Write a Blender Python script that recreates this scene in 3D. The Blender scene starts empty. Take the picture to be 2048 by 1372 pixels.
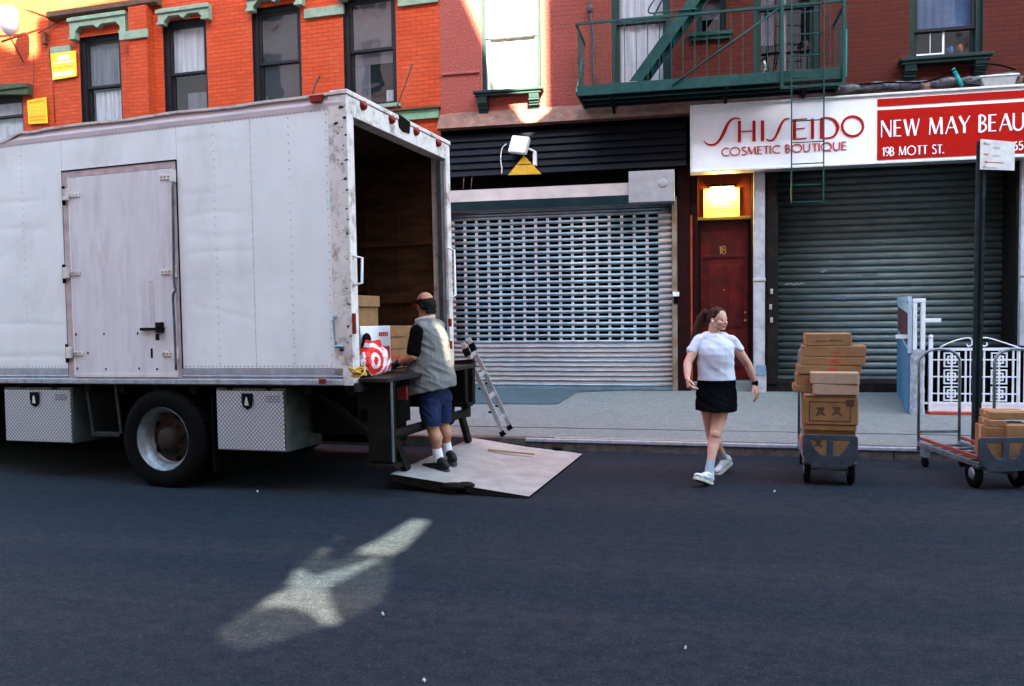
import bpy, bmesh, math, random
from math import radians as R, sin, cos, pi
from mathutils import Vector as V, Matrix, noise
from mathutils.geometry import delaunay_2d_cdt
random.seed(7)
scene = bpy.context.scene
COL = scene.collection

# ---------------------------------------------------------------- camera, sky, sun, exposure
HC = 1.68                       # eye height
FPX, PITCH, ROLL, YAW = 1640.0, R(2.552), R(.787), R(12.32)
_cp, _sp = cos(PITCH), sin(PITCH)
_fw, _rt, _dn = V((0, _cp, -_sp)), V((1, 0, 0)), V((0, -_sp, -_cp))
_r2 = _rt*cos(ROLL)+_dn*sin(ROLL); _d2 = -_rt*sin(ROLL)+_dn*cos(ROLL)
_Z = Matrix.Rotation(YAW, 3, 'Z')
CX, CD, CF = _Z@_r2, _Z@_d2, _Z@_fw
CAM = V((0, 0, HC))
cam = bpy.data.objects.new('camera', bpy.data.cameras.new('camera'))
COL.objects.link(cam)
cam.data.sensor_width = 36; cam.data.lens = FPX/2048*36
cam.data.clip_start = .05; cam.data.clip_end = 400
_m = Matrix((CX, -CD, -CF)).transposed().to_4x4(); _m.translation = CAM
cam.matrix_world = _m
scene.camera = cam

SUNL = V((-.30, .78, -.58)).normalized()      # way the sunlight travels
world = bpy.data.worlds.new('World'); scene.world = world; world.use_nodes = True
nt = world.node_tree; nt.nodes.clear()
sky = nt.nodes.new('ShaderNodeTexSky'); sky.sky_type = 'NISHITA'; sky.sun_disc = False
sky.sun_elevation = math.asin(-SUNL.z); sky.sun_rotation = math.atan2(-SUNL.x, -SUNL.y)
sky.air_density = 1.3; sky.dust_density = 1.5
bg = nt.nodes.new('ShaderNodeBackground'); bg.inputs[1].default_value = .075
wo = nt.nodes.new('ShaderNodeOutputWorld')
nt.links.new(sky.outputs[0], bg.inputs[0]); nt.links.new(bg.outputs[0], wo.inputs[0])
sl = bpy.data.lights.new('sun', 'SUN'); sl.energy = 5; sl.angle = R(.4); sl.color = (1, .84, .64)
so = bpy.data.objects.new('sun', sl); COL.objects.link(so)
so.rotation_euler = (-SUNL).to_track_quat('Z', 'Y').to_euler(); so.location = (10, -20, 30)
scene.view_settings.view_transform = 'Standard'; scene.view_settings.look = 'None'
scene.view_settings.gamma = 1; scene.view_settings.exposure = 4.65
scene.view_settings.use_white_balance = True; scene.view_settings.white_balance_temperature = 6500; scene.view_settings.white_balance_tint = 2
scene.cycles.use_denoising = True
scene.cycles.max_bounces = 8; scene.cycles.diffuse_bounces = 5; scene.cycles.transparent_max_bounces = 16
scene.cycles.caustics_reflective = False; scene.cycles.caustics_refractive = False

# ---------------------------------------------------------------- frames (real places measured off the photo)
YF = 13.5
def fr(x, y, z, rz): return Matrix.Translation((x, y, z))@Matrix.Rotation(rz, 4, 'Z')
I4 = Matrix.Identity(4)
FF = fr(0, YF, 0, 0)                         # street wall with the two shutters
LF = fr(-4.13, YF, 0, -R(4.32))              # the orange building, bent away from it
_ta = R(-6.24)
_a = V((cos(_ta), sin(_ta), .012)); _b = V((-sin(_ta), cos(_ta), -.0134)); _c = _a.cross(_b).normalized()
_a.normalize(); _b = _c.cross(_a)
TF = Matrix((_a, _b, _c)).transposed().to_4x4(); TF.translation = V((-4.93, 6.86, 0))   # truck, x towards its tail
TFI = TF.inverted()
def ray(px, py): return CF+CX*((px-1024)/FPX)+CD*((py-686)/FPX)
def hit(M, px, py, axis, val):
    """point (in frame M) where the sight line of a photo pixel meets the plane axis=val of M"""
    Mi = M.inverted(); o = Mi@CAM; d = Mi.to_3x3()@ray(px, py)
    return o+d*((val-o[axis])/d[axis])
def fp(px, py, off=0): p = hit(FF, px, py, 1, -off); return p.x, p.z
def lp(px, py, off=0): p = hit(LF, px, py, 1, -off); return p.x, p.z
def tp(px, py, v=0): p = hit(TF, px, py, 1, v); return p.x, p.z
def tq(px, py, u=2.09): p = hit(TF, px, py, 0, u); return p.y, p.z
def gp(px, py, z=0): return hit(I4, px, py, 2, z)
def wy(px, py, y): return hit(I4, px, py, 1, y)
def swz(y): return .13+(y-9.35)*.036      # pavement rises to the houses

# ---------------------------------------------------------------- materials
def lk(nt, a, b): nt.links.new(a, b)
MATS = {}
def pm(name, col, col2=None, scale=8, rough=.6, metal=0, bump=0, bscale=60, spec=.22, lo=.35, hi=.65, dirt=None, dscale=3, damt=.5, alpha=1, stretch=(1, 1, 1), rvar=0, coat=0):
    if name in MATS: return MATS[name]
    m = bpy.data.materials.new(name); m.use_nodes = True; nt = m.node_tree
    b = nt.nodes['Principled BSDF']
    b.inputs['Roughness'].default_value = rough; b.inputs['Metallic'].default_value = metal
    b.inputs['Specular IOR Level'].default_value = spec
    b.inputs['Coat Weight'].default_value = coat
    tc = nt.nodes.new('ShaderNodeTexCoord'); mp = nt.nodes.new('ShaderNodeMapping')
    mp.inputs['Scale'].default_value = stretch
    lk(nt, tc.outputs['Object'], mp.inputs[0])
    def nz(sc, det=6, rg=.6):
        n = nt.nodes.new('ShaderNodeTexNoise'); n.inputs['Scale'].default_value = sc
        n.inputs['Detail'].default_value = det; n.inputs['Roughness'].default_value = rg
        lk(nt, mp.outputs[0], n.inputs['Vector']); return n
    def ramp(src, a, c, lo, hi):
        r = nt.nodes.new('ShaderNodeValToRGB'); r.color_ramp.elements[0].position = lo; r.color_ramp.elements[1].position = hi
        r.color_ramp.elements[0].color = (*a, 1); r.color_ramp.elements[1].color = (*c, 1)
        lk(nt, src, r.inputs[0]); return r
    if col2 is None: col2 = tuple(c*.8 for c in col)
    n = nz(scale); r = ramp(n.outputs[0], col, col2, lo, hi); out = r.outputs[0]
    if dirt:
        n2 = nz(dscale, 10, .7); r2 = ramp(n2.outputs[0], (0, 0, 0), (damt,)*3, .5, .72)
        mx = nt.nodes.new('ShaderNodeMix'); mx.data_type = 'RGBA'
        lk(nt, r2.outputs[0], mx.inputs[0]); lk(nt, out, mx.inputs[6]); mx.inputs[7].default_value = (*dirt, 1)
        out = mx.outputs[2]
    lk(nt, out, b.inputs['Base Color'])
    if bump:
        n3 = nz(bscale, 4); bp = nt.nodes.new('ShaderNodeBump'); bp.inputs['Strength'].default_value = bump; bp.inputs['Distance'].default_value = .02
        lk(nt, n3.outputs[0], bp.inputs['Height']); lk(nt, bp.outputs[0], b.inputs['Normal'])
    if rvar:
        n4 = nz(scale*1.7, 5); mr = nt.nodes.new('ShaderNodeMapRange'); mr.inputs[3].default_value = max(.03, rough-rvar); mr.inputs[4].default_value = min(1, rough+rvar)
        lk(nt, n4.outputs[0], mr.inputs[0]); lk(nt, mr.outputs[0], b.inputs['Roughness'])
    if alpha < 1: b.inputs['Alpha'].default_value = alpha
    MATS[name] = m; return m

def brick(name, c1, c2, mortar, bw=.215, bh=.07, lit_end=None, rough=.75, bump=.5, ms=.004, stain=(.1, .08, .08), samt=.35, mott=0):
    m = bpy.data.materials.new(name); m.use_nodes = True; nt = m.node_tree; b = nt.nodes['Principled BSDF']
    b.inputs['Roughness'].default_value = rough; b.inputs['Specular IOR Level'].default_value = .12
    tc = nt.nodes.new('ShaderNodeTexCoord'); sp = nt.nodes.new('ShaderNodeSeparateXYZ'); cb = nt.nodes.new('ShaderNodeCombineXYZ')
    lk(nt, tc.outputs['Object'], sp.inputs[0])
    ad = nt.nodes.new('ShaderNodeMath'); lk(nt, sp.outputs[0], ad.inputs[0]); lk(nt, sp.outputs[1], ad.inputs[1])
    lk(nt, ad.outputs[0], cb.inputs[0]); lk(nt, sp.outputs[2], cb.inputs[1])
    bt = nt.nodes.new('ShaderNodeTexBrick'); lk(nt, cb.outputs[0], bt.inputs['Vector'])
    bt.inputs['Scale'].default_value = 1; bt.inputs['Brick Width'].default_value = bw; bt.inputs['Row Height'].default_value = bh
    bt.inputs['Mortar Size'].default_value = ms; bt.inputs['Mortar Smooth'].default_value = .3
    bt.inputs['Color1'].default_value = (*c1, 1); bt.inputs['Color2'].default_value = (*c2, 1); bt.inputs['Mortar'].default_value = (*mortar, 1)
    out = bt.outputs[0]
    def nmix(out, sc, col, amt, lo, hi, st=(1, 1, 1)):
        mp = nt.nodes.new('ShaderNodeMapping'); mp.inputs['Scale'].default_value = st; lk(nt, tc.outputs['Object'], mp.inputs[0])
        n = nt.nodes.new('ShaderNodeTexNoise'); n.inputs['Scale'].default_value = sc; n.inputs['Detail'].default_value = 10; n.inputs['Roughness'].default_value = .7
        lk(nt, mp.outputs[0], n.inputs['Vector'])
        mr = nt.nodes.new('ShaderNodeMapRange'); mr.inputs[1].default_value = lo; mr.inputs[2].default_value = hi; mr.inputs[4].default_value = amt
        lk(nt, n.outputs[0], mr.inputs[0])
        mx = nt.nodes.new('ShaderNodeMix'); mx.data_type = 'RGBA'; lk(nt, mr.outputs[0], mx.inputs[0]); lk(nt, out, mx.inputs[6]); mx.inputs[7].default_value = (*col, 1)
        return mx.outputs[2]
    if lit_end:                                     # bounced light put into the wall colour at one end, ragged border
        fc, x0, x1 = lit_end
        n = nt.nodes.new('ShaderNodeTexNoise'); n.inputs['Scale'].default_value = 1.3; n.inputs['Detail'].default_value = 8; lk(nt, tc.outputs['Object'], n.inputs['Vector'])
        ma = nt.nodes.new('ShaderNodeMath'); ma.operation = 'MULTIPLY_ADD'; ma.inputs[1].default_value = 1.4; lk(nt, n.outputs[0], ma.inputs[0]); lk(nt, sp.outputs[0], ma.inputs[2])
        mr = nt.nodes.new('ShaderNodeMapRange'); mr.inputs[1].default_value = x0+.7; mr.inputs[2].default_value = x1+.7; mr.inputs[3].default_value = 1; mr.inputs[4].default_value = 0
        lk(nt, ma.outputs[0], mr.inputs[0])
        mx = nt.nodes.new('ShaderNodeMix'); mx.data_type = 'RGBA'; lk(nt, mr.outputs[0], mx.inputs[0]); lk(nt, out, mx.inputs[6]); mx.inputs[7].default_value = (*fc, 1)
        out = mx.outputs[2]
    out = nmix(out, 1.1, stain, samt, .52, .8, (1, 1, .35))
    if mott: out = nmix(out, 9, tuple(c*.62 for c in c1), mott, .45, .62); out = nmix(out, 21, tuple(min(1, c*1.35) for c in c1), mott, .50, .66)
    out = nmix(out, 38, tuple(c*.6 for c in c1), .75, .42, .68)
    lk(nt, out, b.inputs['Base Color'])
    bp = nt.nodes.new('ShaderNodeBump'); bp.inputs['Strength'].default_value = bump; bp.inputs['Distance'].default_value = .006; bp.invert = True
    n = nt.nodes.new('ShaderNodeTexNoise'); n.inputs['Scale'].default_value = 45; lk(nt, tc.outputs['Object'], n.inputs['Vector'])
    ad2 = nt.nodes.new('ShaderNodeMath'); ad2.operation = 'MULTIPLY_ADD'; ad2.inputs[1].default_value = .5; lk(nt, n.outputs[0], ad2.inputs[0]); lk(nt, bt.outputs['Fac'], ad2.inputs[2])
    lk(nt, ad2.outputs[0], bp.inputs['Height']); lk(nt, bp.outputs[0], b.inputs['Normal'])
    return m

def glassmat(name, tint=(.85, .88, .9), refl=.05):
    m = bpy.data.materials.new(name); m.use_nodes = True; nt = m.node_tree; nt.nodes.clear()
    t = nt.nodes.new('ShaderNodeBsdfTransparent'); t.inputs[0].default_value = (*tint, 1)
    g = nt.nodes.new('ShaderNodeBsdfGlossy'); g.inputs['Roughness'].default_value = .02; g.inputs[0].default_value = (.9, .95, 1, 1)
    ge = nt.nodes.new('ShaderNodeNewGeometry'); dt = nt.nodes.new('ShaderNodeVectorMath'); dt.operation = 'DOT_PRODUCT'
    lk(nt, ge.outputs['Incoming'], dt.inputs[0]); lk(nt, ge.outputs['Normal'], dt.inputs[1])
    def mt(op, a, b_=0):
        n_ = nt.nodes.new('ShaderNodeMath'); n_.operation = op; lk(nt, a, n_.inputs[0]); n_.inputs[1].default_value = b_; return n_.outputs[0]
    ab = mt('ABSOLUTE', dt.outputs['Value']); sb_ = mt('MULTIPLY', ab, -1); sb_ = mt('ADD', sb_, 1); pw = mt('POWER', sb_, 5)
    mr = nt.nodes.new('ShaderNodeMapRange'); mr.inputs[3].default_value = refl; mr.inputs[4].default_value = .9
    lk(nt, pw, mr.inputs[0])
    tc = nt.nodes.new('ShaderNodeTexCoord'); n = nt.nodes.new('ShaderNodeTexNoise'); n.inputs['Scale'].default_value = 1.6; lk(nt, tc.outputs['Object'], n.inputs['Vector'])
    bp = nt.nodes.new('ShaderNodeBump'); bp.inputs['Strength'].default_value = .12; bp.inputs['Distance'].default_value = .05; lk(nt, n.outputs[0], bp.inputs['Height']); lk(nt, bp.outputs[0], g.inputs['Normal'])
    mx = nt.nodes.new('ShaderNodeMixShader'); o = nt.nodes.new('ShaderNodeOutputMaterial')
    lk(nt, mr.outputs[0], mx.inputs[0]); lk(nt, t.outputs[0], mx.inputs[1]); lk(nt, g.outputs[0], mx.inputs[2]); lk(nt, mx.outputs[0], o.inputs[0])
    return m
def emit(name, col, s):
    m = bpy.data.materials.new(name); m.use_nodes = True; b = m.node_tree.nodes['Principled BSDF']
    b.inputs['Base Color'].default_value = (*col, 1); b.inputs['Emission Color'].default_value = (*col, 1); b.inputs['Emission Strength'].default_value = s
    return m

# ---------------------------------------------------------------- mesh building
WM = {}                                        # world matrix of every object we parent to
def tag(o, label=None, cat=None, group=None, kind=None):
    if label: o['label'] = label
    if cat: o['category'] = cat
    if group: o['group'] = group
    if kind: o['kind'] = kind
    return o
def thing(name, label, cat, M, group=None):
    o = bpy.data.objects.new(name, None); COL.objects.link(o); o.empty_display_size = .2
    o.matrix_world = M; WM[o.name] = M.copy(); return tag(o, label, cat, group)
def at(M, x, y, z): return M@Matrix.Translation((x, y, z))

BEVELS = []
class MB:
    """collects shapes given in frame F and links them as ONE mesh object"""
    def __init__(s, F=I4): s.v = []; s.f = []; s.mi = []; s.sm = []; s.F = F
    def add(s, vs, fs, m=0, smooth=False):
        o = len(s.v); s.v += [V(p) for p in vs]
        for f in fs: s.f.append([i+o for i in f]); s.mi.append(m); s.sm.append(smooth)
        return s
    def box(s, x0, x1, y0, y1, z0, z1, m=0, M=None):
        if x0 > x1: x0, x1 = x1, x0
        if y0 > y1: y0, y1 = y1, y0
        if z0 > z1: z0, z1 = z1, z0
        p = [V((x, y, z)) for x in (x0, x1) for y in (y0, y1) for z in (z0, z1)]
        if M: p = [M@q for q in p]
        return s.add(p, [(0, 1, 3, 2), (4, 6, 7, 5), (0, 4, 5, 1), (2, 3, 7, 6), (0, 2, 6, 4), (1, 5, 7, 3)], m)
    def quad(s, a, b, c, d, m=0): return s.add([a, b, c, d], [(0, 1, 2, 3)], m)
    def prism(s, poly, ax, d0, d1, m=0, smooth=False):
        """closed outline of 2-D points, extruded along axis ax between d0 and d1"""
        n = len(poly)
        def P(p, d):
            if ax == 0: return (d, p[0], p[1])
            if ax == 1: return (p[0], d, p[1])
            return (p[0], p[1], d)
        vs = [P(p, d0) for p in poly]+[P(p, d1) for p in poly]
        ar = sum(poly[i][0]*poly[(i+1) % n][1]-poly[(i+1) % n][0]*poly[i][1] for i in range(n))
        fl = (ar > 0) ^ (ax == 1) ^ (d0 > d1)
        fs = [[(i+1) % n, i, i+n, (i+1) % n+n][::(-1 if fl else 1)] for i in range(n)]
        s.add(vs, fs, m, smooth)
        o = len(s.v)-2*n
        a, b = list(range(n)), list(range(n, 2*n))
        s.f += [[i+o for i in (a[::-1] if fl else a)], [i+o for i in (b if fl else b[::-1])]]; s.mi += [m, m]; s.sm += [False]*2
        return s
    def tube(s, pts, r, n=8, m=0, caps=True, smooth=True, closed=False):
        pts = [V(p) for p in pts]; rs = r if isinstance(r, (list, tuple)) else [r]*len(pts)
        up = None; base = len(s.v); N = len(pts)
        for i, p in enumerate(pts):
            if closed: t = pts[(i+1) % N]-pts[i-1]
            else: t = pts[min(i+1, N-1)]-pts[max(i-1, 0)]
            t.normalize()
            if up is None: up = t.cross(V((0, 0, 1)) if abs(t.z) < .9 else V((1, 0, 0))).normalized()
            up = (up-t*up.dot(t)).normalized(); w = t.cross(up)
            for k in range(n):
                a = 2*pi*k/n; s.v.append(p+(up*cos(a)+w*sin(a))*rs[i])
        for i in range(N if closed else N-1):
            for k in range(n):
                a, b = base+i*n+k, base+i*n+(k+1) % n; j = (i+1) % N
                c, d = base+j*n+(k+1) % n, base+j*n+k
                s.f.append([a, b, c, d]); s.mi.append(m); s.sm.append(smooth)
        if caps and not closed:
            s.f.append([base+k for k in range(n)][::-1]); s.f.append([base+(N-1)*n+k for k in range(n)]); s.mi += [m, m]; s.sm += [False]*2
        return s
    def bar(s, a, b, w, t, m=0, up=(0, 0, 1)):
        """flat bar from a to b, w wide across, t thick"""
        a, b = V(a), V(b); d = (b-a).normalized(); sd = d.cross(V(up))
        if sd.length < 1e-4: sd = d.cross(V((1, 0, 0)))
        sd.normalize(); u = sd.cross(d)
        vs = [p+sd*(w/2*i)+u*(t/2*j) for p in (a, b) for i in (-1, 1) for j in (-1, 1)]
        return s.add(vs, [(0, 1, 3, 2), (4, 6, 7, 5), (0, 4, 5, 1), (2, 3, 7, 6), (0, 2, 6, 4), (1, 5, 7, 3)], m)
    def lathe(s, prof, c, ax=1, n=32, m=0, smooth=True):
        """prof: (radius, distance along axis)"""
        base = len(s.v); c = V(c)
        for r, d in prof:
            for k in range(n):
                a = 2*pi*k/n; p = [0, 0, 0]; p[ax] = d; p[(ax+1) % 3] = r*cos(a); p[(ax+2) % 3] = r*sin(a); s.v.append(c+V(p))
        for i in range(len(prof)-1):
            for k in range(n):
                s.f.append([base+i*n+k, base+i*n+(k+1) % n, base+(i+1)*n+(k+1) % n, base+(i+1)*n+k]); s.mi.append(m); s.sm.append(smooth)
        return s
    def ell(s, c, r, n=12, m=0, M=None):
        c = V(c); base = len(s.v); H = n//2
        for i in range(H+1):
            t = pi*i/H
            for k in range(n):
                a = 2*pi*k/n; p = V((r[0]*sin(t)*cos(a), r[1]*sin(t)*sin(a), r[2]*cos(t)))
                s.v.append(c+(M@p if M else p))
        for i in range(H):
            for k in range(n):
                s.f.append([base+i*n+k, base+i*n+(k+1) % n, base+(i+1)*n+(k+1) % n, base+(i+1)*n+k]); s.mi.append(m); s.sm.append(True)
        return s
    def join(s, o, m=0):
        k = len(s.v); s.v += o.v; s.f += [[i+k for i in f] for f in o.f]; s.mi += [i+m for i in o.mi]; s.sm += o.sm; return s
    def build(s, name, mats, parent=None, bevel=0, label=None, cat=None, group=None, kind=None, weld=True, recalc=True):
        if not isinstance(mats, (list, tuple)): mats = [mats]
        pts = [s.F@p for p in s.v]
        if parent is None:
            xs = [p.x for p in pts]; ys = [p.y for p in pts]; zs = [p.z for p in pts]
            rot = s.F.to_3x3().to_4x4()
            W = Matrix.Translation(((min(xs)+max(xs))/2, (min(ys)+max(ys))/2, min(zs)))@rot
            if kind == 'structure': W = I4.copy()
        else: W = WM[parent.name]
        Wi = W.inverted()
        me = bpy.data.meshes.new(name); me.from_pydata([Wi@p for p in pts], [], s.f)
        for m in mats: me.materials.append(m)
        me.polygons.foreach_set('material_index', s.mi); me.polygons.foreach_set('use_smooth', s.sm)
        if weld or recalc:
            bm = bmesh.new(); bm.from_mesh(me)
            if weld: bmesh.ops.remove_doubles(bm, verts=bm.verts, dist=1e-5)
            if recalc: bmesh.ops.recalc_face_normals(bm, faces=bm.faces)
            bm.to_mesh(me); bm.free()
        me.update()
        o = bpy.data.objects.new(name, me); COL.objects.link(o)
        if parent is None: o.matrix_world = W
        else: o.parent = parent
        WM[o.name] = W.copy()
        if bevel:
            BEVELS.append((o, bevel))
        return tag(o, label, cat, group, kind)

def holed(F, outline, holes, y, tris_of=None):
    """flat sheet in the x-z plane of F with holes cut out; returns (verts, faces)"""
    pts = []; edges = []
    def loop(l):
        o = len(pts)
        for p in l: pts.append(V((p[0], p[1])))
        for i in range(len(l)): edges.append((o+i, o+(i+1) % len(l)))
    loop(outline)
    for h in holes: loop(h)
    r = delaunay_2d_cdt(pts, edges, [], 0, 1e-6)
    vs, fs = r[0], r[2]
    def inside(p, poly):
        c = False; n = len(poly)
        for i in range(n):
            a, b = poly[i], poly[i-1]
            if (a[1] > p[1]) != (b[1] > p[1]) and p[0] < (b[0]-a[0])*(p[1]-a[1])/(b[1]-a[1])+a[0]: c = not c
        return c
    keep = []
    for f in fs:
        c = sum((vs[i] for i in f), V((0, 0)))/len(f)
        if inside(c, outline) and not any(inside(c, h) for h in holes): keep.append(list(f))
    return [(v.x, y, v.y) for v in vs], keep
def rect(x0, x1, z0, z1): return [(x0, z0), (x1, z0), (x1, z1), (x0, z1)]

def arc(cx, cy, rx, ry, a0, a1, n=14): return [(cx+rx*cos(R(a0+(a1-a0)*i/n)), cy+ry*sin(R(a0+(a1-a0)*i/n))) for i in range(n+1)]
def spl(pts, n=6):
    """smooth curve through points"""
    out = []; P = [pts[0]]+list(pts)+[pts[-1]]
    for i in range(1, len(P)-2):
        p0, p1, p2, p3 = P[i-1], P[i], P[i+1], P[i+2]
        for k in range(n):
            t = k/n; out.append(tuple(.5*((2*p1[j])+(-p0[j]+p2[j])*t+(2*p0[j]-5*p1[j]+4*p2[j]-p3[j])*t*t+(-p0[j]+3*p1[j]-3*p2[j]+p3[j])*t**3) for j in range(len(p1))))
    out.append(tuple(pts[-1])); return out
def ribbon(mb, pts, w, y0, y1, m=0):
    """flat stroke of a letter in the x-z plane, w = width or (width at start, middle, end)"""
    n = len(pts); ws = []
    for i in range(n):
        t = i/(n-1) if n > 1 else 0
        if isinstance(w, (tuple, list)): ws.append(w[0]+(w[1]-w[0])*t*2 if t < .5 else w[1]+(w[2]-w[1])*(t-.5)*2)
        else: ws.append(w)
    L, Rr = [], []
    for i in range(n):
        a = pts[max(0, i-1)]; b = pts[min(n-1, i+1)]; dx, dz = b[0]-a[0], b[1]-a[1]; l = math.hypot(dx, dz) or 1
        nx, nz = -dz/l*ws[i]/2, dx/l*ws[i]/2
        L.append((pts[i][0]+nx, pts[i][1]+nz)); Rr.append((pts[i][0]-nx, pts[i][1]-nz))
    for i in range(n-1): mb.prism([L[i], L[i+1], Rr[i+1], Rr[i]], 1, y0, y1, m)
# a small capital alphabet, thick and thin strokes: (polyline, thick?) and advance
T_, t_ = 1, .45
GL = {
 'A': ([([(0, 0), (.36, 1)], t_), ([(.36, 1), (.74, 0)], T_), ([(.14, .36), (.6, .36)], t_)], .80),
 'B': ([([(0, 0), (0, 1)], T_), (arc(0, .76, .36, .24, 90, -90), t_*1.5), (arc(0, .27, .42, .27, 90, -90), t_*1.6)], .56),
 'C': ([(arc(.46, .5, .46, .5, 50, 310), t_*1.5)], .82),
 'D': ([([(0, 0), (0, 1)], T_), (arc(0, .5, .66, .5, 90, -90), t_*1.5)], .82),
 'E': ([([(0, 0), (0, 1)], T_), ([(0, .97), (.42, .97)], t_), ([(0, .52), (.38, .52)], t_), ([(0, .03), (.42, .03)], t_)], .56),
 'H': ([([(0, 0), (0, 1)], T_), ([(.6, 0), (.6, 1)], T_), ([(0, .5), (.6, .5)], t_)], .78),
 'I': ([([(0, 0), (0, 1)], T_)], .18),
 'M': ([([(0, 0), (.07, 1)], t_), ([(.07, 1), (.4, .05)], T_), ([(.4, .05), (.74, 1)], t_), ([(.74, 1), (.8, 0)], T_)], .98),
 'N': ([([(0, 0), (0, 1)], t_), ([(0, 1), (.62, 0)], T_), ([(.62, 0), (.62, 1)], t_)], .80),
 'O': ([(arc(.5, .5, .5, .5, 0, 360, 24), t_*1.7)], 1.16),
 'Q': ([(arc(.5, .5, .5, .5, 0, 360, 24), t_*1.7), ([(.5, .1), (1, -.12)], t_)], 1.16),
 'S': ([(spl([(.44, .88), (.3, .99), (.08, .9), (.06, .68), (.26, .53), (.44, .38), (.44, .12), (.24, 0), (0, .1)]), t_*1.6)], .58),
 'T': ([([(.27, 0), (.27, 1)], T_), ([(-.02, .97), (.56, .97)], t_)], .64),
 'U': ([([(0, 1), (0, .3)]+arc(.3, .3, .3, .3, 180, 360, 10)+[(.6, 1)], t_*1.7)], .80),
 'W': ([([(0, 1), (.25, 0)], T_), ([(.25, 0), (.48, 1)], t_), ([(.48, 1), (.73, 0)], T_), ([(.73, 0), (.97, 1)], t_)], 1.08),
 'Y': ([([(0, 1), (.32, .45)], T_), ([(.66, 1), (.32, .45)], t_), ([(.32, .45), (.32, 0)], T_)], .72),
 '1': ([([(.16, 0), (.16, 1)], T_), ([(0, .82), (.16, 1)], t_)], .3),
 '5': ([([(.4, .97), (.08, .97)], t_), ([(.08, .97), (.05, .58)], t_), (arc(.18, .3, .27, .3, 125, -130), t_*1.6)], .58),
 '6': ([(arc(.26, .28, .24, .28, 0, 360, 16), t_*1.5), (spl([(.4, .98), (.12, .7), (.03, .35)]), t_*1.5)], .6),
 '8': ([(arc(.25, .74, .2, .24, 0, 360, 14), t_*1.5), (arc(.25, .26, .25, .26, 0, 360, 14), t_*1.5)], .6),
 '9': ([(arc(.25, .7, .23, .28, 0, 360, 16), t_*1.5), (spl([(.47, .65), (.42, .3), (.12, 0)]), t_*1.5)], .58),
 '.': ([([(0, 0), (0, .12)], T_)], .2), ' ': ([], .42), '-': ([([(0, .5), (.3, .5)], t_)], .42),
}
def words(mb, text, x, z, h, w, y0, y1, m=0, sx=1, slope=0, gap=.0):
    """write text in the x-z plane from (x, z); h letter height, w thick stroke width"""
    for ch in text:
        st, adv = GL[ch]
        for k, (pts, th) in enumerate(st):
            e = .0004*(k % 3)                        # keep crossing strokes off one plane
            ribbon(mb, [(x+p[0]*h*sx, z+p[1]*h) for p in pts], w*th, y0-e, y1, m)
        x += (adv+gap)*h*sx
    return x
# ================================================================ materials used all over
def asphalt():
    m = bpy.data.materials.new('asphalt'); m.use_nodes = True; nt = m.node_tree; b = nt.nodes['Principled BSDF']
    b.inputs['Roughness'].default_value = .9; b.inputs['Specular IOR Level'].default_value = .08
    tc = nt.nodes.new('ShaderNodeTexCoord')
    def nz(sc, st=(1, 1, 1), det=5, rg=.6):
        mp = nt.nodes.new('ShaderNodeMapping'); mp.inputs['Scale'].default_value = st; lk(nt, tc.outputs['Object'], mp.inputs[0])
        n = nt.nodes.new('ShaderNodeTexNoise'); n.inputs['Scale'].default_value = sc; n.inputs['Detail'].default_value = det; n.inputs['Roughness'].default_value = rg
        lk(nt, mp.outputs[0], n.inputs['Vector']); return n
    def mr(src, a, b_, c, d):
        r = nt.nodes.new('ShaderNodeMapRange'); r.inputs[1].default_value = a; r.inputs[2].default_value = b_; r.inputs[3].default_value = c; r.inputs[4].default_value = d; lk(nt, src, r.inputs[0]); return r.outputs[0]
    def mix(f, a, b_):
        x = nt.nodes.new('ShaderNodeMix'); x.data_type = 'RGBA'
        for s, i in ((f, 0), (a, 6), (b_, 7)):
            if isinstance(s, tuple): x.inputs[i].default_value = (*s, 1)
            else: lk(nt, s, x.inputs[i])
        return x.outputs[2]
    band = mix(mr(nz(.9, (.06, 1, 1), 4).outputs[0], .38, .64, 0, 1), (.0125, .0195, .0275), (.0245, .0275, .032))   # worn lanes along the street
    stain = mix(mr(nz(.7, (.25, 1, 1), 8, .7).outputs[0], .52, .75, 0, .6), band, (.008, .0135, .019))
    grit = mix(mr(nz(75, (1, 1, 1), 3, .7).outputs[0], .40, .62, 0, 1), (.30, .30, .32), (1.0, 1.0, 1.0))
    stain = mix(mr(nz(11, (.7, 1, 1), 4).outputs[0], .42, .62, 0, .55), stain, (.006, .0115, .017)); stain = mix(mr(nz(26, (1, 1, 1), 3).outputs[0], .52, .68, 0, .4), stain, (.042, .045, .052))
    spk = mix(mr(nz(150, (1, 1, 1), 2).outputs[0], .66, .74, 0, .5), stain, (.11, .11, .105))
    mu = nt.nodes.new('ShaderNodeMix'); mu.data_type = 'RGBA'; mu.blend_type = 'MULTIPLY'; mu.inputs[0].default_value = .75; lk(nt, spk, mu.inputs[6]); lk(nt, grit, mu.inputs[7])
    lk(nt, mu.outputs[2], b.inputs['Base Color'])
    bp = nt.nodes.new('ShaderNodeBump'); bp.inputs['Strength'].default_value = .35; bp.inputs['Distance'].default_value = .01; lk(nt, nz(110, det=3).outputs[0], bp.inputs['Height']); lk(nt, bp.outputs[0], b.inputs['Normal'])
    return m
M_asph = asphalt()
M_asph_old = lambda: pm('asphalt_old', (.004, .0085, .016), (.026, .038, .055), 60, .92, bump=.6, bscale=160, spec=.08, lo=.35, hi=.68, dirt=(.026, .031, .036), dscale=.6, damt=.5)
M_walk = brick('pavement_concrete', (.17, .178, .165), (.145, .15, .14), (.10, .098, .095), 1.5, 1.5, rough=.85, bump=.3, ms=.006, stain=(.10, .10, .095), samt=.8, mott=.7)
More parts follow.
